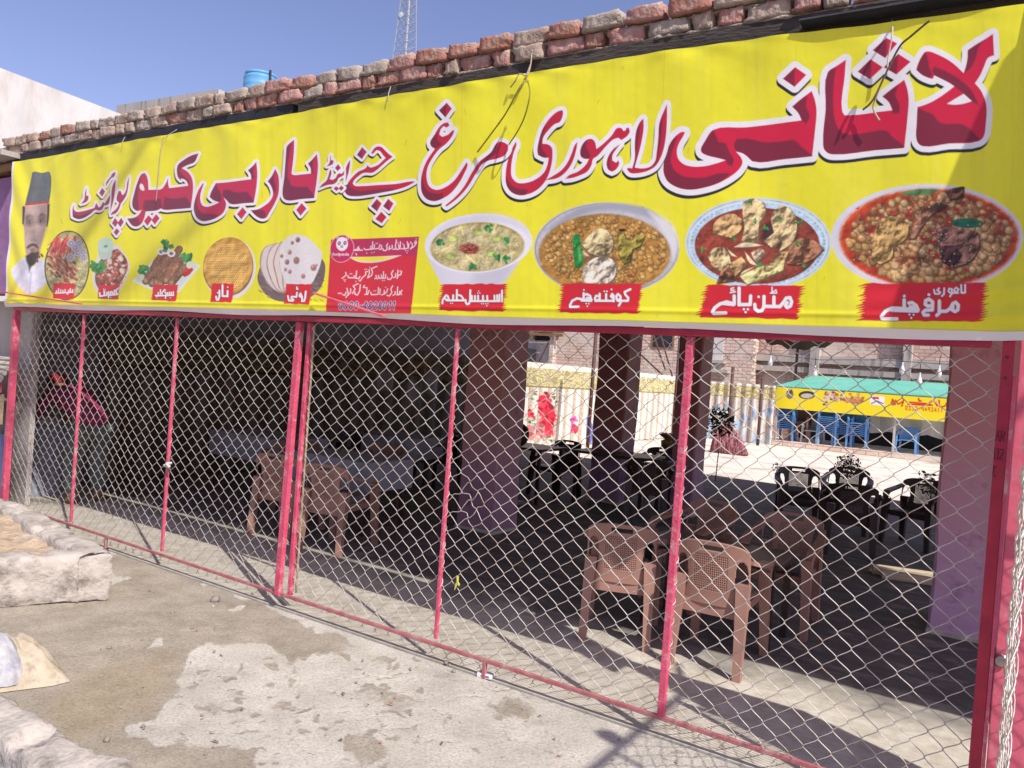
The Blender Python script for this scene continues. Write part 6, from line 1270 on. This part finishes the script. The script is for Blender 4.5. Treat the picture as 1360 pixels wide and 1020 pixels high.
for i in range(n+1):
    for j, z in enumerate((za_-.02, za_-.5-.12*abs(math.sin(i*.5)))): V.append((x0_+(sx1-x0_)*i/n, SY+1.0+.08*math.sin(i*1.3), z))
for i in range(n): F.append((i*2, i*2+2, i*2+3, i*2+1))
mesh('hanging_sheet', V, F, M['white_wall'], st)
def sign():
    xs = np.linspace(sx0-.08, sx1, 420); z = np.linspace(zt_, za_-.04, 44); X, Z = np.meshgrid(xs, z); P = np.stack([X, np.full(X.shape, SY-.17), Z], -1); s = Sheet(P); s.C[:] = (0.75, 0.62, 0.03); s.px *= .7
    wq = win(910, 430, 3.886)
    s.ell(*wq([(540,365)])[0], 5, 6, (.2,.17,.13), None); s.ell(*wq([(540,350)])[0], 4, 3, (.08,.07,.07), None); s.ell(*wq([(628,368)])[0], 11, 5.5, (.05,.04,.04), None); s.ell(*wq([(628,372)])[0], 8, 3.2, (.5,.45,.4), None)
    for q in range(60): s.ell(*wq([(rnd.gauss(765, 28), rnd.gauss(380, 14))])[0], 2.2, 1.5, rnd.choice([(.35,.1,.06),(.55,.3,.2),(.2,.06,.05),(.6,.5,.4)]), None); s.ell(*wq([(rnd.gauss(878, 22), rnd.gauss(392, 12))])[0], 2.2, 1.5, rnd.choice([(.5,.2,.08),(.6,.35,.15),(.35,.12,.06)]), None)
    s.poly(wq([(955,368),(1030,378),(1028,425),(953,415)]), (.75, .73, .72), None); s.poly(wq([(968,376),(1000,378),(1000,390),(966,388)]), (.55, .05, .05), None); s.stroke(wq([(960,412),(990,398),(1022,412)]), .8, (.12, .14, .35), None)
    rd = (.55, .03, .03)
    for p in ([(1065,410),(1070,390),(1085,415),(1070,418)], [(1085,395),(1100,415),(1125,400),(1118,425)], [(1128,390),(1124,408)], [(1350,410),(1340,425),(1320,430)], [(1310,395),(1312,425)], [(1296,405),(1300,424),(1290,405)], [(1275,420),(1250,420)], [(1262,405),(1262,420)], [(1245,412),(1160,405),(1150,415),(1240,420)], [(1205,385),(1206,398),(1218,398)], [(1270,398)]): s.stroke(wq(p), 1.1, rd, None)
    D = {'0': [[(0,0),(0,1),(.8,1),(.8,0),(0,0)]], '3': [[(0,0),(.8,0),(.4,.5),(.8,1),(0,1)]], '9': [[(.8,.5),(0,.5),(0,0),(.8,0),(.8,1)]], '4': [[(.6,1),(.6,0),(0,.7),(.9,.7)]], '1': [[(.4,0),(.4,1)]], '-': [[(0,.5),(.7,.5)]]}
    x = 1138
    for ch in '0330-9493411':
        for p in D[ch]: s.stroke(wq([(x+a*11, 425+(x-1138)*.065+b*19) for a, b in p]), .55, rd, None)
        x += 16.5
    c = np.ones((s.h, s.w), bool); c[-1] = False; c[:, -1] = False
    s.part('sign_board', c, M['cloth'], st)
sign()
LOW = {}
def low_chair(col, x, y, z, rz, label, group):
    """far away chairs: one light mesh each"""
    if col not in LOW:
        mb = MB(); v, f = shell(18, 10, back_fn, lambda u, v: not (((abs(u)-.69)/.17)**2+((v-.52)/.27)**2 < 1), .012); mb.add(v, f); v, f = shell(5, 5, seat_fn, lambda u, v: True, .02); mb.add(v, f)
        for s in (-1, 1):
            strip(mb, arm_pts(s), .055, .02); leg(mb, (s*.262, .235, .56), (s*.285, .275, 0), .06, .045, .07, .05); leg(mb, (s*.235, -.225, .56), (s*.255, -.285, 0), .075, .05, .05, .045)
        o = mb.build('plastic_chair', PL[col]); LOW[col] = o
    else: o = LOW[col].copy(); COL.objects.link(o)
    o.location = (x, y, z); o.rotation_euler = (0, 0, rz); tag(o, label, 'chair', group); return o
for px, top, n, col, Y, lab in ((1044, 536, 8, 'blue', SY+.45, 'blue plastic chair in the leftmost blue stack of the green roofed stall'), (1063, 553, 5, 'maroon', SY+.6, 'brown plastic chair in the stack between two blue stacks of the stall'), (1100, 538, 9, 'blue', SY+.45, 'blue plastic chair in the tallest blue stack in the middle of the stall'), (1121, 546, 7, 'blue', SY+.55, 'blue plastic chair in the blue stack right of the tallest one'), (1140, 548, 7, 'blue', SY+.45, 'blue plastic chair in the rightmost blue stack of the stall')):
    x_ = at_y(px, 570, Y)[0]
    for k in range(n): low_chair(col, x_+rnd.uniform(-.01, .01), Y, .161+k*.062, R(180), lab, 'chair stack %s at %d' % (lab.split(' in ')[1], px) if False else lab.split(' in the ')[1])
low_chair('blue', at_y(1205, 590, SY+.3)[0], SY+.3, .161, R(176), 'single blue plastic chair at the right of the stall', 'single chairs of the stall')
low_chair('grey', at_y(1080, 580, SY+.5)[0], SY+.5, .161, R(170), 'single grey plastic chair between the stacks of the stall', 'single chairs of the stall')

# ------------------------------------------------------------------ poles, bulbs, plants
for px, pt, pb, X_, lab in ((780, 440, 598, None, 'thin brown steel pole in front of the rose cloth left of the dark pillar'), (893, 455, 585, None, 'brown steel pole between the dark pillar and the thin red post'), (965, 486, 600, None, 'brown steel pole right of the lilac sided pillar'), (1006, 502, 592, None, 'brown steel pole left of the green roofed stall')):
    Y = {780: 12.5, 893: 14.5, 965: 19.0, 1006: 21.5}[px]; a = at_y(px, pb, Y); zt = at_y(px, pt, Y)[2]; zt = zt if px > 950 else 2.9
    o = MB().tube([(0, 0, 0), (0, 0, zt)], .045 if px < 950 else .05, 8).build('steel_pole', M['pole'], None, True); o.location = (a[0], Y, -.01); tag(o, lab, 'pole', 'steel poles in the courtyard')
ca = empty('light_cable', (0, 0, 0)); tag(ca, 'black cable strung across the courtyard', 'cable')
pts = [at_y(x, y, 14) for x, y in ((890, 470), (1013, 470), (1090, 478), (1170, 478), (1260, 484), (1400, 490))]; MB().tube([tuple(p) for p in pts], .006, 4).build('wire', M['black_tar'], ca)
bm_ = mat('bulb_glass', (.8, .8, .78), rough=.2)
for i, (x, y) in enumerate(((1023, 482), (1082, 496), (1198, 492), (1221, 506), (1247, 496))):
    p = at_y(x, y, 14); t = empty('hanging_bulb', tuple(p)); tag(t, 'white bulb hanging over the courtyard ' + ['left of the stall roof', 'above the stall roof end', 'in front of the right pilaster', 'lowest above the yellow sign', 'closest to the lilac pillar'][i], 'bulb', 'bulbs over the courtyard')
    MB().lathe([(0, -.08), (.045, -.05), (.052, 0), (.04, .05), (.016, .11), (.016, .17)], 10).build('glass', bm_, t, True); MB().tube([(0, 0, .16), (0, 0, .35)], .008, 5).build('flex', M['black_tar'], t)
LEAF = [mat('leaf_dark', (0.035, 0.06, 0.025), (0.02, 0.035, 0.018), rough=.9, spec=.05, scale=20), mat('leaf_mid', (0.06, 0.11, 0.035), (0.04, 0.07, 0.025), rough=.6, scale=20)]
def plant(name, x, y, h, n, lab, spread=.12, leaf=.06, mat_i=0, bushy=True, group=None, z0=0.0):
    t = empty(name, (x, y, z0)); tag(t, lab, 'plant', group); mb = MB(); ml = MB(); rr = random.Random(int(abs(x*1000)))
    mb.tube([(0, 0, 0), (.02, 0, h*.5), (.0, .01, h)], [.012, .009, .005], 5); mb.build('stem', M['pole'], t)
    for i in range(n):
        if bushy: a, b = rr.uniform(0, 6.28), rr.uniform(-1, 1); d = spread*(rr.random()**.4); c = Vector((d*math.cos(a)*math.sqrt(1-b*b), d*math.sin(a)*math.sqrt(1-b*b), h-spread*.3+d*b))
        else: a = rr.uniform(0, 6.28); d = rr.uniform(.2, 1)*spread; c = Vector((d*math.cos(a), d*math.sin(a), h*rr.uniform(.55, 1.0)+d*.3))
        u = Vector((rr.gauss(0, 1), rr.gauss(0, 1), rr.gauss(0, .7))).normalized(); v = u.cross(Vector((rr.gauss(0, 1), rr.gauss(0, 1), rr.gauss(0, 1)))).normalized(); l = leaf*rr.uniform(.6, 1.3)
        ml.add([c-u*l*.5, c+v*l*.22, c+u*l*.5, c-v*l*.22], [(0, 1, 2, 3)])
        if not bushy: mb2 = None
    ml.build('foliage', LEAF[mat_i], t); return t
def at_court(px, py): return at_z(px, py, 0)
for px, base, Y, top, n, lab, sp, lf, mi, bu in ((1030, 648, 9.6, 617, 60, 'small leafy plant left of the four dark chairs', .1, .05, 0, True), (1120, 690, 9.2, 612, 520, 'round bushy plant behind the four dark chairs', .2, .05, 0, True), (1232, 684, 9.4, 628, 90, 'thin sapling with drooping leaves by the lilac pillar', .16, .09, 1, False), (950, 640, 10.6, 552, 380, 'dark shrub on a thin stem beside the pink bundle', .30, .09, 0, True)):
    p = at_y(px, base, Y); zt = at_y(px, top, Y)[2]; plant('potted_shrub' if n > 300 else 'seedling', p[0], Y, zt-.02, n, lab, sp, lf, mi, bu, 'plants at the courtyard edge')
def bundle():
    p = at_z(968, 603, 0); t = empty('cloth_bundle', (p[0], p[1], 0)); tag(t, 'pink striped rolled cloth bundle leaning behind the dark shrub', 'cloth bundle'); m = mat('pink_cloth', (0.42, 0.16, 0.18), (0.09, 0.035, 0.045), rough=.9, scale=5, stretch=(7, 7, .3), lo=.45, hi=.55)
    mb = MB()
    for i in range(7): a = i/6*2-1; mb.tube([(a*.42, 0, 0), (a*.3-.1, .1, .4), (a*.14-.2, .15, .85-.15*abs(a))], [.12, .10, .05], 8)
    mb.build('rolls', m, t, True)
bundle()
def urn():
    p = at_y(893, 602, 9.0); z1 = at_y(893, 576, 9.0)[2]; t = empty('brass_urn', (p[0], 9.0, max(p[2], 0))); h = z1-max(p[2], 0); tag(t, 'gilded carved urn on a dark stand behind the dark chairs', 'urn'); m = mat('gilt', (.4, .3, .12), (.25, .17, .06), rough=.4, scale=15, metal=.4)
    t.location.z = 0; zb = max(p[2], .3)
    MB().box(-.16, .16, -.16, .16, 0, zb).build('stand', PL['dark'], t); MB().lathe([(0, zb), (.14, zb), (.12, zb+.05), (.2, zb+.1), (.21, zb+h*.6), (.15, zb+h*.7), (.24, zb+h*.9), (.25, zb+h), (0, zb+h)], 16).build('bowl', m, t, True)
urn()
def fan():
    p = at_y(689, 578, 5.0); t = empty('pedestal_fan', (p[0], 5.0, 0)); tag(t, 'black pedestal fan beside the middle pillar', 'fan'); z = p[2]
    MB().lathe([(0, 0), (.2, 0), (.2, .03), (.04, .06)], 16).build('base', PL['dark'], t); MB().tube([(0, 0, .05), (0, 0, z)], .018, 8).build('pole', PL['dark'], t)
    mb = MB(); mb.lathe([(0, -.06), (.1, -.05), (.16, 0), (.1, .05), (0, .06)], 20); o = mb.build('guard', PL['dark'], t, True); o.matrix_local = Matrix.Translation((0, 0, z)) @ Matrix.Rotation(R(80), 4, 'X')
fan()
def add_sun_patch_timber():  # timber added to stand in for a sun patch on the floor
    a, b = at_z(1165, 762, 0), at_z(1236, 772, 0); t = empty('sun_patch_timber', (a[0], a[1], 0), math.atan2(b[1]-a[1], b[0]-a[0])); tag(t, 'pale timber put on the floor for the sun patch left of the lilac pillar', 'timber'); L_ = math.hypot(b[0]-a[0], b[1]-a[1])
    m = mat('sun_patch_wood', (.62, .52, .38), (.5, .4, .28), rough=.85, scale=3, bump=.5, stretch=(.6, 8, 8)); bm = MB(); bm.bevbox(-.05, L_+.3, -.05, .06, 0.0, .085, .008).build('sun_patch_top_piece', m, t); MB().bevbox(.02, L_+.28, -.2, -.075, 0, .07, .008).build('sun_patch_side_piece', m, t)
add_sun_patch_timber()
# ------------------------------------------------------------------ things on and around the banner
def lath(p, q, y, lab):
    a, b = at_y(*p, y), at_y(*q, y-.01); t = bar('red_lath', tuple(a), tuple(b), .03, .012, mat('faded_red_wood', (.66, .16, .2), (.55, .1, .13), rough=.7, scale=9, stretch=(1, 1, .2))); tag(t, lab, 'lath', 'red laths across the banner')
lath((-20, 384), (107, 403.5), -.10, 'thin faded red lath across the lower left corner of the banner'); lath((417, 389), (511, 420.5), -.10, 'thin faded red lath slanting across the phone number')
def rope(name, pts, r, col, lab, cat='rope', y=-.075):
    P = [tuple(at_y(x, yy, y if len(rest) == 0 else rest[0])) for (x, yy, *rest) in pts]; D = []
    for i in range(len(P)-1):
        p0, p1, p2, p3 = (Vector(P[max(i-1, 0)]), Vector(P[i]), Vector(P[i+1]), Vector(P[min(i+2, len(P)-1)]))
        for k in range(5): t = k/5; D.append(tuple(.5*((2*p1)+(p2-p0)*t+(2*p0-5*p1+4*p2-p3)*t*t+(3*p1-p0-3*p2+p3)*t**3)))
    D.append(P[-1]); o = MB().tube(D, r, 5).build(name, mat(name+'_fibre', col, rough=.8, scale=40), None, True); tag(o, lab, cat); return o
rope('hanging_wire', [(235, 172, .0), (220, 182, -.07), (215, 190), (210, 240), (207, 268)], .003, (.4, .38, .36), 'thin wire hanging down over the left part of the lettering', 'wire')
rope('hanging_wire', [(166, 182, .0), (163, 188, -.07), (162, 195)], .003, (.4, .38, .36), 'short wire hook over the top edge of the banner near the left end', 'wire')
rope('twine', [(706, 68, .0), (705, 85, -.03), (700, 100, -.09), (690, 98, -.1), (684, 108, -.1), (678, 116)], .004, (.45, .36, .28), 'frayed brown twine knotted over the top edge of the banner')
rope('twine', [(705, 85, -.04), (695, 110, -.09), (690, 120), (683, 130)], .004, (.4, .34, .26), 'shorter loose end of twine below the knot at the top of the banner')
rope('straw_strand', [(702, 108, -.14), (692, 113, -.20), (672, 150, -.17), (652, 178, -.12), (634, 202)], .0045, (.3, .28, .04), 'dry yellow straw strand dangling over the banner from the knot', 'straw')
rope('straw_strand', [(700, 106, -.14), (704, 122, -.20), (699, 148, -.18), (690, 170, -.12), (676, 192)], .004, (.3, .28, .04), 'second dry straw strand curving to the right of the first one', 'straw')
rope('hanging_wire', [(1185, 27, .0), (1185, 45, -.09), (1180, 75), (1178, 100)], .0035, (.6, .58, .55), 'pale wire hanging in front of the dots of the largest word', 'wire')
rope('dry_twig', [(1235, 27, -.2), (1210, 48, -.16), (1195, 62, -.12), (1178, 95, -.10), (1160, 132, -.09), (1146, 146)], .0045, (.16, .12, .09), 'dry twig leaning over the dots of the largest word', 'twig')
rope('dry_twig', [(1168, 118, -.09), (1160, 140), (1162, 150), (1168, 160)], .004, (.5, .42, .34), 'pale frayed twig end below the dots of the largest word', 'twig')
rope('hanging_wire', [(519, 115, .0), (516, 125, -.07), (515, 135)], .003, (.45, .42, .38), 'short wire tied round the beam left of the knot', 'wire')
rope('cloth_strip', [(218, 618, -.02), (225, 620, -.03), (221, 616, -.03), (228, 615, -.01)], .011, (.66, .62, .58), 'white rag knotted on the second thin post from the left', 'rag')
ov = MB(); ov.add([(-.95, -.085, 3.385), (.35, -.085, 3.36), (.35, .02, 3.36), (-.95, .02, 3.385), (-.95, -.07, 3.40), (.35, -.07, 3.375), (.35, .02, 3.385), (-.95, .02, 3.41)], [(0, 3, 2, 1), (4, 5, 6, 7), (0, 1, 5, 4), (1, 2, 6, 5), (2, 3, 7, 6), (3, 0, 4, 7)])
ov = ov.build('shade_overhang', M['black_tar']); tag(ov, 'thin black board added over the right end of the banner to shade it', 'board')  # overhang added to cast a band of shade along the banner top
yt = empty('plastic_scrap', tuple(at_y(606, 775, .01))); tag(yt, 'torn yellow plastic scrap caught in the mesh', 'plastic scrap')
mesh('film', [(-.012, 0, -.035), (.0, -.01, -.04), (.012, .0, .0), (.025, -.006, -.012), (.028, 0, .004), (.012, .004, .012), (.016, 0, .045), (.002, -.006, .05), (-.006, .004, .005)], [(0, 1, 2, 8), (2, 3, 4, 5), (8, 2, 5, 6, 7)], mat('yellow_film', (.75, .68, .12), rough=.5), yt)

# ------------------------------------------------------------------ person bending behind the mesh at the left
def person():
    t = empty('person', (-8.55, .85, 0)); tag(t, 'person in red cap and crimson shirt bending over a covered drum behind the mesh', 'person')
    skin = mat('skin', (.30, .17, .11), rough=.6); shirt = mat('crimson_cloth', (.30, .03, .09), (.2, .02, .08), rough=.9, scale=5, bump=.5); trou = mat('grey_green_cloth', (.12, .15, .14), rough=.9, scale=5, bump=.5)
    def skinned(name, joints, edges, mt, parent=t, sub=2):
        me = bpy.data.meshes.new(name); me.from_pydata([j[0] for j in joints], edges, []); me.update(); o = bpy.data.objects.new(name, me); COL.objects.link(o); o.parent = parent
        md = o.modifiers.new('skin', 'SKIN'); md.use_smooth_shade = True; sv = me.skin_vertices[0].data
        for i, j in enumerate(joints): sv[i].radius = (j[1], j[2] if len(j) > 2 else j[1])
        sv[0].use_root = True; sd_ = o.modifiers.new('sub', 'SUBSURF'); sd_.levels = sub; sd_.render_levels = sub; me.materials.append(mt); return o
    # local frame: x towards the head is negative, hips near x=.25
    J = [((.26, 0, .93), .15, .13), ((.05, 0, 1.03), .145, .12), ((-.18, 0, 1.12), .16, .12), ((-.29, 0, 1.17), .085, .08), ((-.36, -.0, 1.19), .06, .06), ((-.45, -.01, 1.21), .085, .1), ((-.52, -.02, 1.20), .07, .085),
         ((.26, .10, .86), .105, .1), ((.20, .12, .48), .075, .075), ((.26, .13, .09), .05, .05), ((.15, .13, .03), .045, .035), ((.26, -.10, .86), .105, .1), ((.18, -.12, .48), .075, .075), ((.24, -.13, .09), .05, .05), ((.13, -.13, .03), .045, .035),
         ((-.22, .19, 1.12), .07, .07), ((-.40, .22, .92), .05, .05), ((-.60, .16, .83), .035, .032), ((-.22, -.19, 1.12), .07, .07), ((-.42, -.22, .93), .05, .05), ((-.62, -.16, .83), .035, .032), ((-.67, .14, .82), .04, .02), ((-.69, -.14, .82), .04, .02)]
    E = [(0, 1), (1, 2), (2, 3), (3, 4), (4, 5), (5, 6), (0, 7), (7, 8), (8, 9), (9, 10), (0, 11), (11, 12), (12, 13), (13, 14), (2, 15), (15, 16), (16, 17), (2, 18), (18, 19), (19, 20), (17, 21), (20, 22)]
    body = skinned('body', J, E, skin)
    for s, k in ((1, 21), (-1, 22)):
        hx, hy, hz = J[k][0]
        for f in range(4): skinned('finger', [((hx-.02, hy+(f-1.5)*.018, hz), .009), ((hx-.055-.01*(f in (1, 2)), hy+(f-1.5)*.02, hz-.008), .008), ((hx-.08-.012*(f in (1, 2)), hy+(f-1.5)*.02, hz-.03), .007)], [(0, 1), (1, 2)], skin, body, 1)
        skinned('thumb', [((hx, hy-s*.03, hz), .010), ((hx-.03, hy-s*.055, hz-.008), .009), ((hx-.05, hy-s*.06, hz-.02), .008)], [(0, 1), (1, 2)], skin, body, 1)
    skinned('shirt', [((.36, 0, .80), .20, .17), ((.26, 0, .93), .185, .16), ((.05, 0, 1.04), .17, .145), ((-.18, 0, 1.13), .18, .14), ((-.27, 0, 1.17), .11, .10), ((-.22, .19, 1.13), .09, .09), ((-.33, .21, 1.0), .075, .075), ((-.45, .21, .89), .06, .06), ((-.22, -.19, 1.13), .09, .09), ((-.34, -.21, 1.0), .075, .075), ((-.47, -.21, .89), .06, .06)], [(0, 1), (1, 2), (2, 3), (3, 4), (3, 5), (5, 6), (6, 7), (3, 8), (8, 9), (9, 10)], shirt)
    skinned('trousers', [((.26, 0, .88), .17, .14), ((.26, .11, .78), .13, .12), ((.20, .13, .46), .11, .11), ((.26, .14, .11), .085, .085), ((.26, -.11, .78), .13, .12), ((.18, -.13, .46), .11, .11), ((.24, -.14, .11), .085, .085)], [(0, 1), (1, 2), (2, 3), (0, 4), (4, 5), (5, 6)], trou)
    mb = MB(); mb.lathe([(.103, -.02), (.108, .03), (.095, .08), (.05, .11), (0, .115)], 18); o = mb.build('cap', mat('red_cap', (.25, .02, .03), rough=.9, scale=10), t, True); o.matrix_local = Matrix.Translation((-.46, -.01, 1.245)) @ Matrix.Rotation(R(-22), 4, 'Y')
    for s in (-1, 1):
        e = MB(); e.lathe([(0, -.008), (.009, 0), (0, .008)], 8); o = e.build('eye', mat('eye_white', (.5, .48, .45), rough=.3), body); o.location = (-.565, -.02+s*.034, 1.195)
        e = MB(); e.lathe([(0, -.03), (.014, -.01), (.016, .012), (0, .03)], 8); o = e.build('ear', skin, body); o.location = (-.45, -.01+s*.105, 1.2)
    n = MB(); n.lathe([(0, -.02), (.014, -.012), (.006, .03)], 8); o = n.build('nose', skin, body); o.location = (-.595, -.02, 1.175)
    mo = MB(); mo.box(-.004, .004, -.022, .022, -.004, .004); o = mo.build('mouth', mat('lips', (.2, .07, .06), rough=.5), body); o.location = (-.582, -.02, 1.135)
person()
dr = empty('covered_drum', (-9.22, .8, 0)); tag(dr, 'drum covered with a grey blue cloth in front of the bending person', 'drum')
mb = MB(); prof = [(.30, 0), (.29, .3), (.27, .6), (.255, .75), (.22, .79), (0, .80)]; V = []; F = []; n = 48
for r_, z in prof:
    for k in range(n): a = 2*math.pi*k/n; rr_ = r_*(1+.07*math.sin(9*a)*(1-z/.8)); V.append((rr_*math.cos(a), rr_*math.sin(a), z))
for i in range(len(prof)-1):
    for k in range(n): F.append((i*n+k, i*n+(k+1) % n, (i+1)*n+(k+1) % n, (i+1)*n+k))
mesh('cloth', V, F, mat('grey_blue_cloth', (.30, .33, .40), (.24, .26, .33), rough=.9, scale=5, bump=.4), dr, True); MB().lathe([(.2, .79), (.21, .83), (.19, .84), (0, .835)], 24).build('lid', M['grey_wall'], dr, True)

# ------------------------------------------------------------------ unseen things outside the frame that throw shade into it
sg = empty('side_shade_board', (0, 0, 0)); tag(sg, 'unseen wooden board on a post added to shade the right end of the banner', 'shade board')  # unseen board, added and shaped for its shadow on the banner
mesh('board', [(x+.60, y-.27, z+.69) for x, y, z in [(.06, -.05, 3.35), (.06, -.16, 3.35), (.06, -.30, 2.75), (.06, -.30, 2.3), (.06, -.05, 2.3), (.09, -.05, 3.35), (.09, -.16, 3.35), (.09, -.30, 2.75), (.09, -.30, 2.3), (.09, -.05, 2.3)]], [(0, 1, 2, 3, 4), (9, 8, 7, 6, 5), (0, 5, 6, 1), (1, 6, 7, 2), (2, 7, 8, 3), (3, 8, 9, 4), (4, 9, 5, 0)], M['wood'], sg)
MB().tube([(.675, -.38, 0), (.675, -.38, 3.05)], .03, 8).build('post', M['pole'], sg)
cbl = empty('overhead_cable', (0, 0, 0)); tag(cbl, 'tangled service cable overhead outside the picture', 'cable')
zc = 4.6; ox, oy = .867*zc, -.394*zc
MB().tube([(-1.49+ox, -3.2+oy, zc+.4), (-1.48+ox, -.5+oy, zc), (-1.50+ox, .62+oy, zc-.02), (-1.60+ox, 1.0+oy, zc+.1)], .022, 6).build('cable', M['black_tar'], cbl)
MB().tube([(-1.49+ox, -.28+oy, zc), (-1.34+ox, -.33+oy, zc), (-1.15+ox, -.45+oy, zc+.1)], .015, 6).build('unseen_cable_branch', M['black_tar'], cbl); MB().lathe([(0, -.05), (.05, -.04), (.055, .03), (0, .06)], 12, (-1.56+ox, -.16+oy, zc)).build('unseen_junction_box', M['black_tar'], cbl)
def palm():
    base = Vector((1.8, -6.6, 0)); top = Vector((1.5, -5.2, 12.6)); t = empty('palm_tree', tuple(base)); tag(t, 'tall palm tree behind the viewer outside the picture', 'tree')
    MB().tube([tuple(base*0+Vector((0, 0, 0))), tuple((top-base)*.5+Vector((.1, -.2, 0))), tuple(top-base)], [.16, .13, .11], 10).build('trunk', M['wood'], t)
    ml = MB(); rr = random.Random(5)
    for k in range(9):
        a = k/9*6.28+.3; c = top-base; L_ = 1.9
        for i in range(26):
            s_ = i/25; p = c+Vector((math.cos(a)*L_*s_, math.sin(a)*L_*s_, .6*s_-1.5*s_*s_)); d = Vector((-math.sin(a), math.cos(a), -.5))
            for q in (-1, 1): e = p+Vector((d.x*q, d.y*q, d.z))*.42*(1-.6*s_)+Vector((math.cos(a), math.sin(a), 0))*.2; ml.add([p-Vector((0, 0, .015)), p+Vector((math.cos(a), math.sin(a), 0))*.05, e], [(0, 1, 2)])
    ml.build('crown', LEAF[1], t)
palm()
